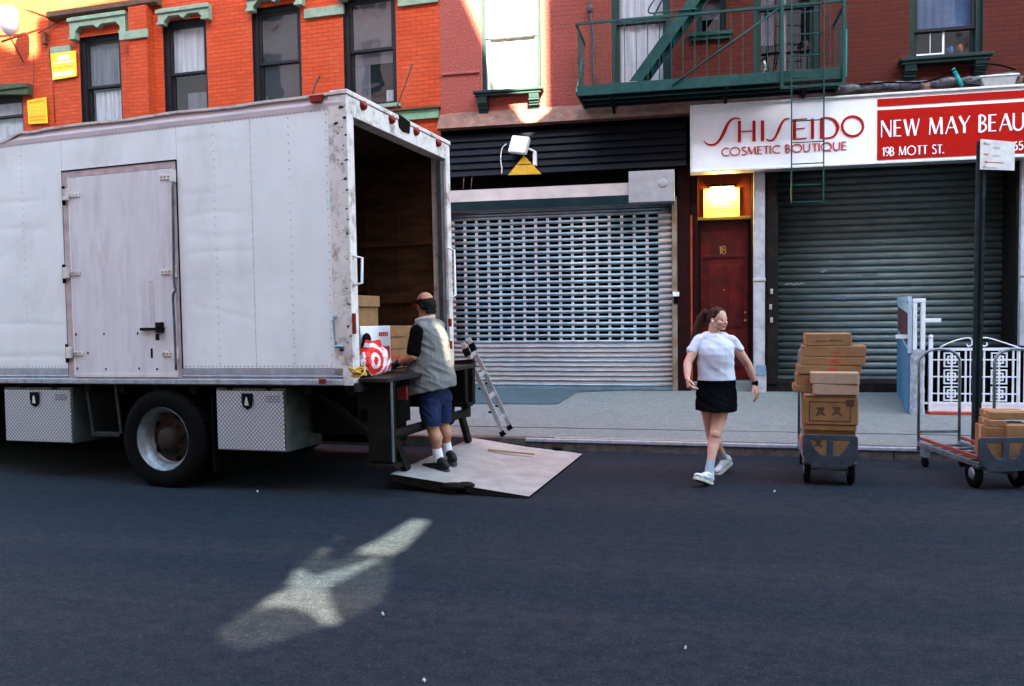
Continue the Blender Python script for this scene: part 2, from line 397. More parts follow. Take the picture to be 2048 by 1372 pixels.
M_kerb = pm('kerb_stone', (.045, .036, .034), (.10, .075, .068), 14, .7, bump=.4, bscale=50, dirt=(.06, .06, .07), dscale=4, damt=.7)
M_kerbsteel = pm('kerb_steel', (.30, .33, .42), (.45, .46, .52), 18, .4, metal=.6, rvar=.15)
M_orange = brick('orange_painted_brick', (.45, .060, .018), (.36, .044, .014), (.25, .036, .014), .21, .072, bump=.9, ms=.008, stain=(.40, .12, .07), samt=.5)
M_red = brick('red_painted_brick', (.085, .015, .008), (.068, .012, .007), (.045, .012, .010), .21, .072, lit_end=((.30, .072, .058), -3.2, .2), bump=.6, ms=.009, stain=(.1, .03, .03), samt=.35)  # salmon end paints bounced light into the brick colour
M_salmon = pm('salmon_lit_red', (.30, .075, .07), (.25, .06, .06), 4, .7, bump=.2)  # the red brightened as if lit, for trim at the salmon end
M_sage = pm('sage_paint', (.20, .26, .19), (.15, .20, .15), 6, .7, bump=.2, bscale=20, dirt=(.1, .12, .1), damt=.4)
M_dgreen = pm('dark_green_paint', (.008, .026, .024), (.005, .016, .016), 9, .55, rvar=.12, spec=.2)
M_teal = pm('teal_paint', (.003, .048, .042), (.002, .026, .025), 9, .5, spec=.25, rvar=.15, dirt=(.01, .04, .04), dscale=12, damt=.6)
M_tealhi = pm('bright_teal_paint', (.01, .24, .23), (.008, .17, .17), 9, .45)
M_brown = pm('brown_stone', (.10, .050, .028), (.06, .036, .022), 12, .8, bump=.5, bscale=30)
M_ledge = pm('weathered_ledge', (.20, .09, .065), (.11, .055, .045), 5, .85, bump=.7, bscale=18, dirt=(.22, .20, .12), dscale=6, damt=.6)
M_wood_blk = pm('black_window_paint', (.012, .011, .013), (.007, .006, .008), 8, .55, spec=.2)
M_black = pm('black_and_shade', (.003, .0025, .0025), (.0015, .0015, .0015), 4, .95, spec=.02)  # plain black, also painted in for unlit rooms and shaded gaps
M_navy = pm('navy_siding', (.004, .005, .010), (.0025, .003, .006), 7, .5, spec=.12)
M_curt = pm('curtain_cloth', (.66, .60, .62), (.42, .38, .42), 3, .9, stretch=(9, 1, .25))
M_curtd = pm('dim_curtain', (.20, .18, .21), (.11, .10, .12), 3, .9, stretch=(9, 1, .3))
M_blind = pm('grey_blind', (.15, .115, .12), (.12, .095, .10), 3, .9)
M_glass = glassmat('window_glass')
M_galv = pm('galvanised', (.27, .34, .40), (.17, .225, .27), 4, .36, metal=.6, rvar=.12, dirt=(.10, .10, .10), dscale=2.2, damt=.45, bump=.12, bscale=6)
M_galvd = pm('dull_shutter', (.125, .165, .172), (.085, .116, .124), 6, .55, metal=.3, rvar=.1, spec=.3, dirt=(.06, .06, .05), dscale=2.5, damt=.55, stretch=(.5, 1, 2))
M_alum = pm('aluminium', (.56, .55, .56), (.44, .43, .45), 16, .38, metal=.75, rvar=.1, bump=.15, bscale=12)
M_white = pm('white_paint', (.74, .74, .76), (.62, .62, .65), 9, .5, dirt=(.35, .33, .3), dscale=5, damt=.25)
M_rust = pm('rust', (.20, .055, .02), (.10, .035, .018), 14, .9, bump=.4)

# ================================================================ road, kerb, pavement
road = MB()
nx, ny = 60, 30
X0, X1, Y0, Y1 = -60, 60, -10, 9.42
def road_z(x, y):
    return -.0 if y > -5 else 0
vs = [(X0+(X1-X0)*i/nx, Y0+(Y1-Y0)*j/ny, 0) for j in range(ny+1) for i in range(nx+1)]
fs = [(j*(nx+1)+i, j*(nx+1)+i+1, (j+1)*(nx+1)+i+1, (j+1)*(nx+1)+i) for j in range(ny) for i in range(nx)]
road.add(vs, fs)
road.build('road', M_asph, kind='structure')
ky = lambda x: 9.36-.022*(x+1.84)          # kerb line, as seen
kb = MB()
def kerb_piece(x0, x1, dz):
    for (a, b, z0, z1, m) in ((0, .17, -.05, .128, 0),):
        kb.add([(x0, ky(x0)+a, z0), (x1, ky(x1)+a, z0), (x1, ky(x1)+b, z0), (x0, ky(x0)+b, z0),
                (x0, ky(x0)+a+.012, z1+dz), (x1, ky(x1)+a+.012, z1+dz), (x1, ky(x1)+b, z1+dz), (x0, ky(x0)+b, z1+dz)],
               [(0, 1, 5, 4), (1, 2, 6, 5), (2, 3, 7, 6), (3, 0, 4, 7), (4, 5, 6, 7)], m)
x = -40
while x < 40:
    kerb_piece(x+.004, x+1.83-.004, random.uniform(-.003, .003)); x += 1.83
kb.build('kerb', [M_kerb], kind='structure', bevel=.006)
ks = MB()
ks.add([(-1.9, ky(-1.9)-.006, .100), (40, ky(40)-.006, .100), (40, ky(40)+.045, .100), (-1.9, ky(-1.9)+.045, .100),
        (-1.9, ky(-1.9)-.004, .134), (40, ky(40)-.004, .134), (40, ky(40)+.045, .136), (-1.9, ky(-1.9)+.045, .136)],
       [(0, 1, 5, 4), (1, 2, 6, 5), (2, 3, 7, 6), (3, 0, 4, 7), (4, 5, 6, 7)])
ks.build('kerb_steel_nosing', M_kerbsteel, kind='structure', bevel=.006)
sw = MB()
def swpt(x, y): return (x, y, swz(y)+.004*noise.noise(V((x*.8, y*.8, 3))))
nx, ny = 120, 12
vs = []
for j in range(ny+1):
    for i in range(nx+1):
        x = -40+80*i/nx; y0 = ky(x)+.165; y = y0+(YF+2.2-y0)*j/ny
        p = swpt(x, y)
        vs.append((p[0], p[1], p[2]-(.006 if j == 0 else 0)))
fs = [(j*(nx+1)+i, j*(nx+1)+i+1, (j+1)*(nx+1)+i+1, (j+1)*(nx+1)+i) for j in range(ny) for i in range(nx)]
sw.add(vs, fs, smooth=True); sw.build('pavement', M_walk, kind='structure')
# darker poured patch in front of the silver shutter
pa = MB()
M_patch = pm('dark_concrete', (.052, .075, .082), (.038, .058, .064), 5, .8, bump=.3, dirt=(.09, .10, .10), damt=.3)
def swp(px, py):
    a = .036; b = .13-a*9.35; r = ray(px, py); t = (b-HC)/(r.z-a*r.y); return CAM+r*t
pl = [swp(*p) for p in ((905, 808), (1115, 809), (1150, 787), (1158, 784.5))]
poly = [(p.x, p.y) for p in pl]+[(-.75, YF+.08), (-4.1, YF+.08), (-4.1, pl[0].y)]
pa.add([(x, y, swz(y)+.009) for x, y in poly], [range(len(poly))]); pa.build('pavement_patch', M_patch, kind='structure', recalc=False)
# old stains, gum spots and two shallow slab joints
M_stain = pm('pavement_stain', (.115, .12, .115), (.135, .14, .132), 14, .85)
stn = MB(); random.seed(31)
def blot(px, py, rx, ry):
    c = swp(px, py); n = 14
    stn.add([(c.x+rx*random.uniform(.6, 1.1)*cos(2*pi*k/n), c.y+ry*random.uniform(.6, 1.1)*sin(2*pi*k/n), swz(c.y)+.010) for k in range(n)], [range(n)])
for k in range(46): blot(random.uniform(1050, 2040), random.uniform(795, 895), random.uniform(.012, .03), random.uniform(.012, .03))
for yy in (10.05,): stn.box(-6, 12, yy, yy+.012, swz(yy)+.002, swz(yy)+.0095)
for xx in (): stn.box(xx, xx+.012, 9.6, 13.4, swz(9.6)+.002, swz(9.6)+.004) if False else stn.add([(xx, 9.6, swz(9.6)+.008), (xx+.012, 9.6, swz(9.6)+.008), (xx+.012, 13.4, swz(13.4)+.008), (xx, 13.4, swz(13.4)+.008)], [(0, 1, 2, 3)])
stn.build('pavement_stains', M_stain, kind='structure', recalc=False)
# the opposite pavement, behind the viewer
MB().box(-60, 60, -14, -3.2, -.05, .13).build('pavement_opposite', M_walk, kind='structure')

# litter on the road
M_litter = pm('paper_scrap', (.45, .47, .47), (.3, .32, .35), 20, .8)
for k, (px, py, lab) in enumerate(((1549, 985, 'small white paper scrap on the asphalt left of the loaded hand truck'),
        (515, 985, 'tiny white paper scrap on the asphalt beside the truck shadow'),
        (766, 1232, 'white litter scrap on the road below the sunlit patch'),
        (848, 1366, 'white litter scrap at the bottom edge of the road, nearest the viewer'),
        (1371, 1300, 'pale litter speck on open asphalt in the lower right'))):
    p = gp(px, py); mb = MB(Matrix.Translation(p)@Matrix.Rotation(k*1.3, 4, 'Z'))
    s = .010 if k != 4 else .008
    mb.add([(-s, -s*.5, .004), (s*.9, -s*.6, .008), (s, s*.4, .02), (-s*.2, s*.7, .006), (-s*.9, s*.3, .014), (0, 0, .026)],
           [(0, 1, 5), (1, 2, 5), (2, 3, 5), (3, 4, 5), (4, 0, 5), (4, 3, 2, 1, 0)])
    mb.build('litter_scrap', M_litter, label=lab, cat='litter', group='paper scraps on the road')

# ================================================================ windows
def window(bld, F, x0, x1, z0, z1, frame, sash=None, shade=None, curtain=None, sill=None, reveal=.12, fw=.05, mid=None, label=None, arch=0, wallm=None, ac=None):
    """sash window set back in its opening: window (frame) > pane, curtain, blind, sill"""
    sash = sash or frame
    w = MB(F); y = reveal
    # reveal lining (masonry side faces)
    for a, b, c, d in ((x0, x0+.004, z0, z1), (x1-.004, x1, z0, z1)): w.box(a, b, .001, y+.09, c, d, 1)
    w.box(x0+.004, x1-.004, .001, y+.09, z1-.004, z1, 1); w.box(x0+.004, x1-.004, .001, y+.09, z0, z0+.004, 1)
    # outer frame
    w.box(x0+.004, x0+fw*1.6, y-.06, y+.05, z0+.004, z1-.004); w.box(x1-fw*1.6, x1-.004, y-.06, y+.05, z0+.004, z1-.004)
    w.box(x0+fw*1.6, x1-fw*1.6, y-.055, y+.05, z1-fw*1.6, z1-.004); w.box(x0+fw*1.6, x1-fw*1.6, y-.055, y+.05, z0+.004, z0+fw)
    zm = mid if mid is not None else (z0+z1)/2
    a0, a1 = x0+fw*1.6, x1-fw*1.6
    # upper sash in front, lower sash behind
    def sashf(zb, zt, yy):
        w.box(a0, a0+fw, yy, yy+.035, zb, zt, 2); w.box(a1-fw, a1, yy, yy+.035, zb, zt, 2)
        w.box(a0+fw, a1-fw, yy+.001, yy+.034, zt-fw, zt, 2); w.box(a0+fw, a1-fw, yy+.001, yy+.034, zb, zb+fw*.9, 2)
    sashf(zm, z1-fw*1.6, y-.03); sashf(z0+fw, zm+fw*.9, y+.008)
    o = w.build('window', [frame, wallm or frame, sash], bld, label=label)
    g = MB(F)
    g.box(a0+fw, a1-fw, y-.014, y-.010, zm+fw*.9, z1-fw*2.6); g.box(a0+fw, a1-fw, y+.024, y+.028, z0+fw*1.9, zm)
    g.build('pane', M_glass, o)
    r = MB(F)                                       # the dark room behind
    r.box(x0+.01, x1-.01, y+.09, y+1.2, z0+.01, z1-.01, 0)
    r.build('room', M_black, o)
    if shade: MB(F).box(a0+.01, a1-.01, y+.052, y+.058, shade[0], z1-fw, 0).build('blind', shade[1], o)
    if curtain:
        for (c0, c1, zb, zt, m) in curtain:
            cb = MB(F); n = 36; vs = []
            for i in range(n+1):
                t = i/n; xx = a0+(a1-a0)*(c0+(c1-c0)*t)
                for z_ in (zb, zt): vs.append((xx, y+.060+.012*sin(t*44)+.006*sin(t*17+1), z_))
            cb.add(vs, [(2*i, 2*i+2, 2*i+3, 2*i+1) for i in range(n)], 0, True); cb.build('curtain', m, o)
    if sill: sill(o)
    return o

# ================================================================ the red and salmon building with the shops
B1 = thing('brick_building', 'dark red painted brick building, salmon where light is painted in, with two shuttered shop fronts and a red door', 'building', at(FF, 0, 0, 0))
TOPH = 21
zl = fp(1180, 215)[1]                         # foot of the upper wall
wins = dict(
 a=(fp(962, 100)[0], fp(1082, 100)[0], fp(1000, 188)[1]+.02, 7.35),
 b=(fp(1222, 80)[0], fp(1342, 80)[0], 5.08, 7.3),
 c=(fp(1393, 40)[0], fp(1452, 40)[0], fp(1420, 66)[1], 7.1),
 d=(fp(1506, 80)[0], fp(1640, 80)[0], 5.18, 7.3),
 e=(fp(1819, 50)[0], fp(1966, 50)[0], fp(1890, 117)[1], 7.3))
holes = [rect(w[0], w[1], w[2], w[3]) for w in wins.values()]
for k in range(3):                            # upper storeys (off the frame)
    for (a, b) in [(w[0], w[1]) for n, w in wins.items() if n != 'c']: holes.append(rect(a, b, 8.6+3.4*k, 10.6+3.4*k))
holes += [rect(5.9, 7.0, 5.3, 7.3), rect(8.2, 9.3, 5.3, 7.3)]
wl = MB(FF); v_, f_ = holed(FF, rect(-4.13, 11, 4.70, TOPH), holes, 0); wl.add(v_, f_)
wl.box(-4.13, 11, 1.6, 6, 4.7, TOPH); wl.box(-4.128, -4.10, .003, 1.6, 4.7, TOPH-.01)
wl.build('wall', M_red, B1, label='painted brick upper wall, light painted in as salmon at its left end')
for k in range(3):
    for (a, b) in [(w[0], w[1]) for n, w in wins.items() if n != 'c']: MB(FF).box(a+.01, b-.01, .15, .2, 8.6+3.4*k, 10.6+3.4*k).build('window', M_blind, B1)
for q in ((5.9, 7.0, 5.3, 7.3), (8.2, 9.3, 5.3, 7.3)): MB(FF).box(q[0], q[1], .15, .2, q[2], q[3]).build('window', M_blind, B1)

def bracket_sill(F, x0, x1, z, m, br=True, proj=.2, th=.085):
    def go(parent):
        s = MB(F)
        s.box(x0, x1, -proj, .0, z-th*.5, z); s.box(x0+.03, x1-.03, -proj+.03, .001, z-th, z-th*.5)
        if br:
            for a in (x0+.07, x1-.07-.16):
                s.prism([(-.16, z-th), (0, z-th), (0, z-.36), (-.07, z-.36), (-.09, z-.26), (-.13, z-.24), (-.15, z-.16)], 0, a, a+.16)
                s.box(a-.01, a+.17, -.165, -.001, z-.20, z-.18); s.box(a-.008, a+.168, -.13, -.002, z-.28, z-.26)
        s.build('sill', m, parent, bevel=.006)
    return go
a = wins['a']; sx0, sx1 = fp(945, 193, .2)[0], fp(1084, 187, .2)[0]
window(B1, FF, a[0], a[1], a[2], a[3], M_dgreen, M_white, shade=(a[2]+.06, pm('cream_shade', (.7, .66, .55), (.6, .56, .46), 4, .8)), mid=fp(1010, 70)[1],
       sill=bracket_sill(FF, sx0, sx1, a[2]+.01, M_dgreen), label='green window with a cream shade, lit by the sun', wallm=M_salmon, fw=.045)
a = wins['b']
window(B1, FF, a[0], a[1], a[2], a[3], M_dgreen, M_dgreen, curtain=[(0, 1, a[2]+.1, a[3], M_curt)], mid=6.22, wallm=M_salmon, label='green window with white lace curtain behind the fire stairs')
a = wins['c']
window(B1, FF, a[0], a[1], a[2], a[3], M_dgreen, M_dgreen, shade=(6.2, M_blind), sill=bracket_sill(FF, a[0]-.12, a[1]+.1, a[2], M_teal, False, .09, .12), fw=.035, wallm=M_dgreen, label='narrow dark bathroom window behind the fire stairs')
a = wins['d']
o = window(B1, FF, a[0], a[1], a[2], a[3], M_dgreen, M_dgreen, curtain=[(0, .3, a[2]+.55, a[3], M_curtd), (.42, .52, a[2]+.1, a[3], M_curt)], mid=6.25, wallm=M_dgreen, label='green window cluttered with small things at the foot of the glass')
for (t, r, z, c) in ((.12, .05, .07, (.6, .7, .75)), (.24, .05, .08, (.7, .75, .6)), (.5, .06, .07, (.65, .35, .15)), (.78, .13, .10, (.5, .62, .85)), (.76, .09, .2, (.1, .4, .38))):
    MB(FF).ell((a[0]+.12+(a[1]-a[0]-.24)*t, .25, a[2]+.10+z), (r, .03, r*.7)).build('trinket', pm('trinket%d' % int(t*100), c, tuple(q*.6 for q in c), 20, .6), o)
a = wins['e']; sx0, sx1 = fp(1802, 130, .2)[0], fp(1988, 118, .2)[0]
o = window(B1, FF, a[0], a[1], a[2], a[3], M_dgreen, M_wood_blk, mid=fp(1900, 48)[1]-.06, wallm=M_dgreen, curtain=[(0, 1, fp(1900, 48)[1], 7.3, pm('blue_blind', (.10, .14, .26), (.05, .07, .14), 2, .8))],
       sill=bracket_sill(FF, sx0, sx1, a[2]+.01, M_dgreen, True, .2, .1), label='dark green window with a half-width white insect screen')
sc_ = MB(FF)
x0, x1, z0, z1 = a[0]+.09, a[0]+.52, a[2]+.105, fp(1860, 57)[1]
for q in ((x0, x1, z0, z0+.022), (x0, x1, z1-.022, z1), (x1-.028, x1, z0+.022, z1-.022), (x0+.23, x0+.238, z0+.022, z1-.022)): sc_.box(q[0], q[1], .135, .15, q[2], q[3])
sc_.build('insect_screen', M_white, o)
MB(FF).ell((a[0]+.62, .2, a[2]+.17), (.05, .04, .06)).build('trinket', pm('t_blue', (.08, .12, .3), None, 20), o)
MB(FF).ell((a[0]+.76, .2, a[2]+.18), (.04, .04, .07)).build('trinket', pm('t_or', (.4, .08, .03), None, 20), o)

# string ledge on the salmon end, lower cornice, fascia
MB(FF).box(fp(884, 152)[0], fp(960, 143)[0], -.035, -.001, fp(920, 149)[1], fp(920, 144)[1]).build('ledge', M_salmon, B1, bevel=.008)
cn = MB(FF); n = 90
prof = lambda x: [(-.001, zl+.05+.02*noise.noise(V((x*4, 0, 0)))), (-.05+.012*noise.noise(V((x*7, 5, 0))), zl+.03+.03*noise.noise(V((x*5, 2, 0)))), (-.25, 4.675), (-.27, 4.655), (-.001, 4.655)]
vs = []; fs = []
for i in range(n+1):
    x = -4.13+15.1*i/n
    vs += [(x, p[0], p[1]) for p in prof(x)]
for i in range(n):
    for k in range(5): fs.append((i*5+k, (i+1)*5+k, (i+1)*5+(k+1) % 5, i*5+(k+1) % 5))
fs += [tuple(range(5)), tuple(range(n*5+4, n*5-1, -1))]
cn.add(vs, fs, 0, False); cn.build('cornice', M_ledge, B1, label='crumbling brown stone ledge above the shop fronts')
# black boxes stand in for the shaded gap under the ledge and unlit shops
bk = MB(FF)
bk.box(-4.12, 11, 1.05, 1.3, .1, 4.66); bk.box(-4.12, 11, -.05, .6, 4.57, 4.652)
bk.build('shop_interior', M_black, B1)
sd = MB(FF)                                      # lap siding, six boards
zb, zt = 3.87, 4.56; nb = 6
for i in range(nb):
    z0 = zb+(zt-zb)*i/nb; z1 = zb+(zt-zb)*(i+1)/nb
    sd.prism([(-.14, z0), (-.10, z1), (0, z1), (0, z0)], 0, -4.05, -.06)
sd.build('fascia', M_navy, B1, label='dark navy lapped boards over the silver shutter')

# --- silver shutter: curtain of curved slats, upper part with slots
SX0, SX1, SZ0 = -4.02, -.295, .285
pitch = (fp(1100, 690)[1]-fp(1100, 430)[1]); rows = 21
sh = MB(FF)
zrow0 = fp(1100, 438)[1]; zrow1 = fp(1100, 690)[1]; nr = 21; pt = (zrow0-zrow1)/(nr-.0)
def slat(zc, h, y=-.0, bul=.022):
    pr = [(y-bul*cos(t)-.0, zc+h/2*sin(t)) for t in [R(-90+180*i/6) for i in range(7)]]+[(y+.006, zc+h/2), (y+.006, zc-h/2)]
    sh.prism(pr, 0, SX0, SX1, 0, True)
SY = .06
i = 0
z = zrow0+pt*.5
for i in range(nr+1):
    zc = zrow0+pt*.5-pt*i
    slat(zc, pt*.60, SY)
    if i < nr:
        zz = zc-pt*.5
        xx = SX0+.03
        k = 0
        lx = fp(927.6, 440)[0]; dx = (fp(1268, 427)[0]-lx)/14
        j = -2
        while True:
            c = lx+dx*j; j += 1
            if c < SX0: continue
            if c > SX1-.12: break
            sh.box(c-.024, c+.024, SY-.006, SY+.002, zz-pt*.245, zz+pt*.245, 1)
        sh.box(SX1-.19, SX1-.002, SY-.007, SY+.003, zz-pt*.245, zz+pt*.245, 1)
        sh.box(SX0+.002, SX0+.05, SY-.007, SY+.003, zz-pt*.245, zz+pt*.245, 1)
# solid lower part and top band
zlow = zrow0+pt*.5-pt*nr-pt*.27
nl = 9; pl_ = (zlow-SZ0-.05)/nl
for i in range(nl):
    z1 = zlow-pl_*i
    sh.box(SX0, SX1, SY-.004, SY+.004, z1-pl_+.001, z1-.001, 1)
    slat(z1-pl_*.72, pl_*.46, SY-.0045, .02)
sh.box(SX0, SX1, SY-.028, SY+.01, SZ0, SZ0+.05)
slat(zrow0+pt*1.05, pt*.45, SY); slat(zrow0+pt*1.55, pt*.4, SY); slat(zrow0+pt*2.0, pt*.4, SY); slat(zrow0+pt*2.45, pt*.4, SY)
M_link = pm('slat_link', (.58, .46, .43), (.44, .38, .38), 3, .4, metal=.25)
sh.build('roller_shutter', [M_galv, M_link], B1, label='silver roller shutter with rows of see-through slots')
hs = MB(FF)
x0, x1 = -4.05, -.85
ha = (fp(900, 383, .19)[1]+fp(1250, 363.5, .19)[1])/2; hb_ = (fp(900, 405, .19)[1]+fp(1250, 390, .19)[1])/2; hc_ = (fp(900, 426, .08)[1]+fp(1250, 406, .08)[1])/2
hs.prism([(.05, ha+.03), (-.17, ha), (-.19, hb_), (-.08, hc_), (.05, hc_-.01)], 0, x0, -.82)
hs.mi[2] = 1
bk2 = MB(FF); bk2.box(-4.05, -.3, .04, .10, ha-.1, 3.9); bk2.build('shadow_board', M_black, B1)  # black board stands in for the shade above the coil box
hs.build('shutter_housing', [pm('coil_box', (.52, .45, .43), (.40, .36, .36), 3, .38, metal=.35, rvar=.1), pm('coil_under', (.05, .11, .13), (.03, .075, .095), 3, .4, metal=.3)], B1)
mbx = MB(FF)
ox0, oz1 = fp(1257, 343, .34); ox1, oz0 = fp(1349, 402, .34)
mbx.box(ox0, ox1, -.34, .03, oz0, oz1); mbx.lathe([(.07, -.352), (.07, -.34)], ((ox0+ox1)/2+.18, 0, (oz0+oz1)/2+.04), 1, 20); mbx.lathe([(0, -.352), (.07, -.352)], ((ox0+ox1)/2+.18, 0, (oz0+oz1)/2+.04), 1, 20)
for q in ((.04, .05), (.04, .42), (.7, .05)): mbx.lathe([(0, -.35), (.012, -.348), (.014, -.34)], (ox0+q[0], 0, oz0+q[1]*.9), 1, 10)
mbx.build('shutter_motor_cover', pm('motor_cover', (.36, .35, .37), (.28, .28, .30), 6, .45, metal=.4, rvar=.1), B1, bevel=.008)
gr = MB(FF)
gr.box(SX1+.004, SX1+.085, -.02, .12, .28, 3.4)
gr.build('guide_rail', pm('rusty_guide', (.30, .28, .25), (.16, .10, .045), 3, .6, metal=.4, dirt=(.28, .11, .02), dscale=2, damt=.8), B1, bevel=.004)
MB(FF).box(SX0-.1, SX0-.004, -.02, .12, .28, 3.4).build('guide_rail', MATS['rusty_guide'], B1, bevel=.004)
MB(FF).box(-.20, .0, -.01, .5, .27, 3.9).build('wall_panel', pm('maroon_paint', (.020, .003, .003), (.010, .002, .002), 6, .7, spec=.08), B1)
ib = MB(FF); x, z = fp(1352, 590, .04)
ib.box(x-.05, x+.05, -.05, -.011, z-.02, z+.05); ib.box(x-.04, x+.03, -.045, -.012, z-.14, z-.02, 1)
ib.build('intercom', [M_white, M_black], B1, bevel=.004)

# --- entrance
DY = .34
M_door = pm('door_red', (.12, .006, .005), (.045, .004, .004), 5, .5, spec=.2, rvar=.15, dirt=(.03, .006, .006), dscale=4, damt=.5)
M_maroon = MATS['maroon_paint']
dx0, dx1 = .115, .945
en = MB(FF)
en.box(.005, dx0, .02, DY+.1, .27, 3.86); en.box(dx1, .962, .02, DY+.1, .27, 3.86)
en.box(dx0-.005, dx0+.04, DY-.1, DY+.06, .44, 3.0); en.box(dx1-.03, dx1+.001, DY-.1, DY+.06, .44, 3.0)
en.build('door_surround', M_maroon, B1, bevel=.008)
ej = MB(FF); ej.box(.0, .028, -.012, .02, .44, 3.1); ej.build('door_jamb_strip', pm('orange_strip', (.34, .05, .015), (.2, .03, .01), 5, .4), B1)
st = MB(FF); st.box(.0, .965, -.03, DY+.2, .25, .43); st.build('doorstep', pm('step_stone', (.16, .17, .16), (.10, .11, .11), 8, .8, bump=.3), B1, bevel=.012)
dr = MB(FF); z0, z1 = .445, 3.02
dr.box(dx0+.042, dx1-.032, DY, DY+.05, z0, z1)
w = (dx1-dx0-.074)
def panel(xa, xb, za, zb):                       # raised moulded panel
    X = dx0+.042
    o_ = MB
    dr.prism([(X+xa, za), (X+xb, za), (X+xb, zb), (X+xa, zb)], 1, DY-.012, DY-.001)
    dr.prism([(X+xa+.035, za+.035), (X+xb-.035, za+.035), (X+xb-.035, zb-.035), (X+xa+.035, zb-.035)], 1, DY-.026, DY-.012)
panel(.09, .35, .62, 1.10); panel(w-.35, w-.09, .62, 1.10)
panel(.09, .35, 1.28, 2.32); panel(w-.35, w-.09, 1.28, 2.32)
dr.box(dx0+.10, dx1-.09, DY-.02, DY-.001, 2.42, 2.47)
door = dr.build('door', M_door, B1, bevel=.006, label='dark red panelled front door')
M_brass = pm('brass', (.55, .36, .10), (.4, .25, .07), 20, .3, metal=.9)
kb_ = MB(FF); kb_.ell((dx1-.08, DY-.05, 1.40), (.026, .026, .026)); kb_.lathe([(.03, -.003), (.03, .0)], (dx1-.08, DY-.002, 1.40), 1, 14); kb_.tube([(dx1-.08, DY-.03, 1.4), (dx1-.08, DY, 1.4)], .012); MB(FF).ell((dx1-.08, DY-.012, 1.53), (.018, .012, .018)).build('door_lock', M_brass, door)
kb_.build('door_knob', M_brass, door)
nm = MB(FF); words(nm, '18', .46, 2.49, .125, .022, DY-.012, DY-.003); nm.build('house_number', M_brass, door)
ph = MB(FF); ph.lathe([(0, -.012), (.012, -.008), (.014, 0)], ((dx0+dx1)/2, DY, 1.9), 1, 12); ph.build('peephole', M_brass, door)
tr_ = MB(FF)                                       # ledge over the door, back panel, ceiling
tr_.box(dx0-.0, dx1+.0, DY-.16, DY+.08, 3.03, 3.075)
tr_.build('transom_ledge', pm('ochre_ledge', (.42, .27, .05), (.3, .2, .05), 8, .6), B1, bevel=.004)
MB(FF).box(dx0, dx1, DY+.0, DY+.05, 3.08, 3.86).build('transom_panel', pm('transom_red', (.20, .03, .012), (.14, .02, .01), 5, .6), B1)
MB(FF).box(dx0, dx1, -.04, DY+.05, 3.862, 3.90).build('porch_ceiling', pm('porch_white', (.55, .5, .4), (.45, .4, .3), 5, .7), B1)

nt_x0, nt_z1 = fp(1407, 378, -DY+.03); nt_x1, nt_z0 = fp(1479, 431, -DY+.03)
no = MB(FF); no.box(nt_x0, nt_x1, DY-.04, DY-.01, 3.078, nt_z1)
nl_ = MB(FF)
for k in range(7): nl_.box(nt_x0+.05+.02*(k % 2), nt_x1-.05-.03*(k % 3), DY-.043, DY-.0405, nt_z1-.10-k*.045, nt_z1-.088-k*.045)
no.join(nl_, 1).build('notice', [pm('cream_notice', (.80, .66, .28), (.72, .58, .24), 30, .6), pm('faded_ink', (.45, .38, .2), None, 20, .8)], label='cream notice board under the lit lamp above the red door', cat='notice')
# lamp over the door
LX0, LZ = fp(1422, 378, -DY+.14); LX1 = fp(1467, 376, -DY+.14)[0]
lamp = thing('door_lamp', 'lit warm tube lamp over the red front door', 'lamp', at(FF, (LX0+LX1)/2, DY-.1, LZ))
MB(FF).box(LX0-.03, LX1+.03, DY-.17, DY-.005, LZ+.03, LZ+.06).build('lamp_base', M_maroon, lamp, bevel=.004)
lm = MB(FF); lm.tube([(LX0, DY-.12, LZ+.005), (LX1, DY-.12, LZ+.005)], .02, 10); lm.build('lamp_tube', emit('lamp_glow', (1, .62, .16), 9), lamp)
pt_l = bpy.data.lights.new('lamp_light', 'AREA'); pt_l.shape = 'RECTANGLE'; pt_l.size = .3; pt_l.size_y = .05; pt_l.energy = 1.1; pt_l.color = (1, .70, .22)
po = bpy.data.objects.new('lamp_light', pt_l); COL.objects.link(po); po.location = FF@V(((LX0+LX1)/2, DY-.12, LZ-.03)); po.rotation_euler = (R(22), 0, 0)
po.parent = None

# --- stone pilasters
def pil(x0, x1, lab):
    p = MB(FF); p.box(x0, x1, -.10, .3, .27, 3.76); p.box(x0-.02, x1+.02, -.125, -.099, .27, .62); p.box(x0-.012, x1+.012, -.115, -.0995, 2.02, 2.07)
    p.build('pilaster', pm('grey_white_stone', (.44, .43, .47), (.32, .31, .34), 6, .7, bump=.35, bscale=35, dirt=(.2, .18, .16), dscale=3, damt=.6), B1, bevel=.008, label=lab)
pil(.966, 1.135, 'grey white pilaster right of the red door'); pil(4.735, 5.05, 'white painted pilaster right of the grey shutter')
bp_ = MB(FF); x, z = fp(1522, 742, .13); bp_.box(x-.075, x+.075, -.133, -.128, z-.07, z+.09); bp_.build('blue_plate', pm('blue_grey', (.18, .26, .34), (.14, .2, .28), 9, .6), B1)
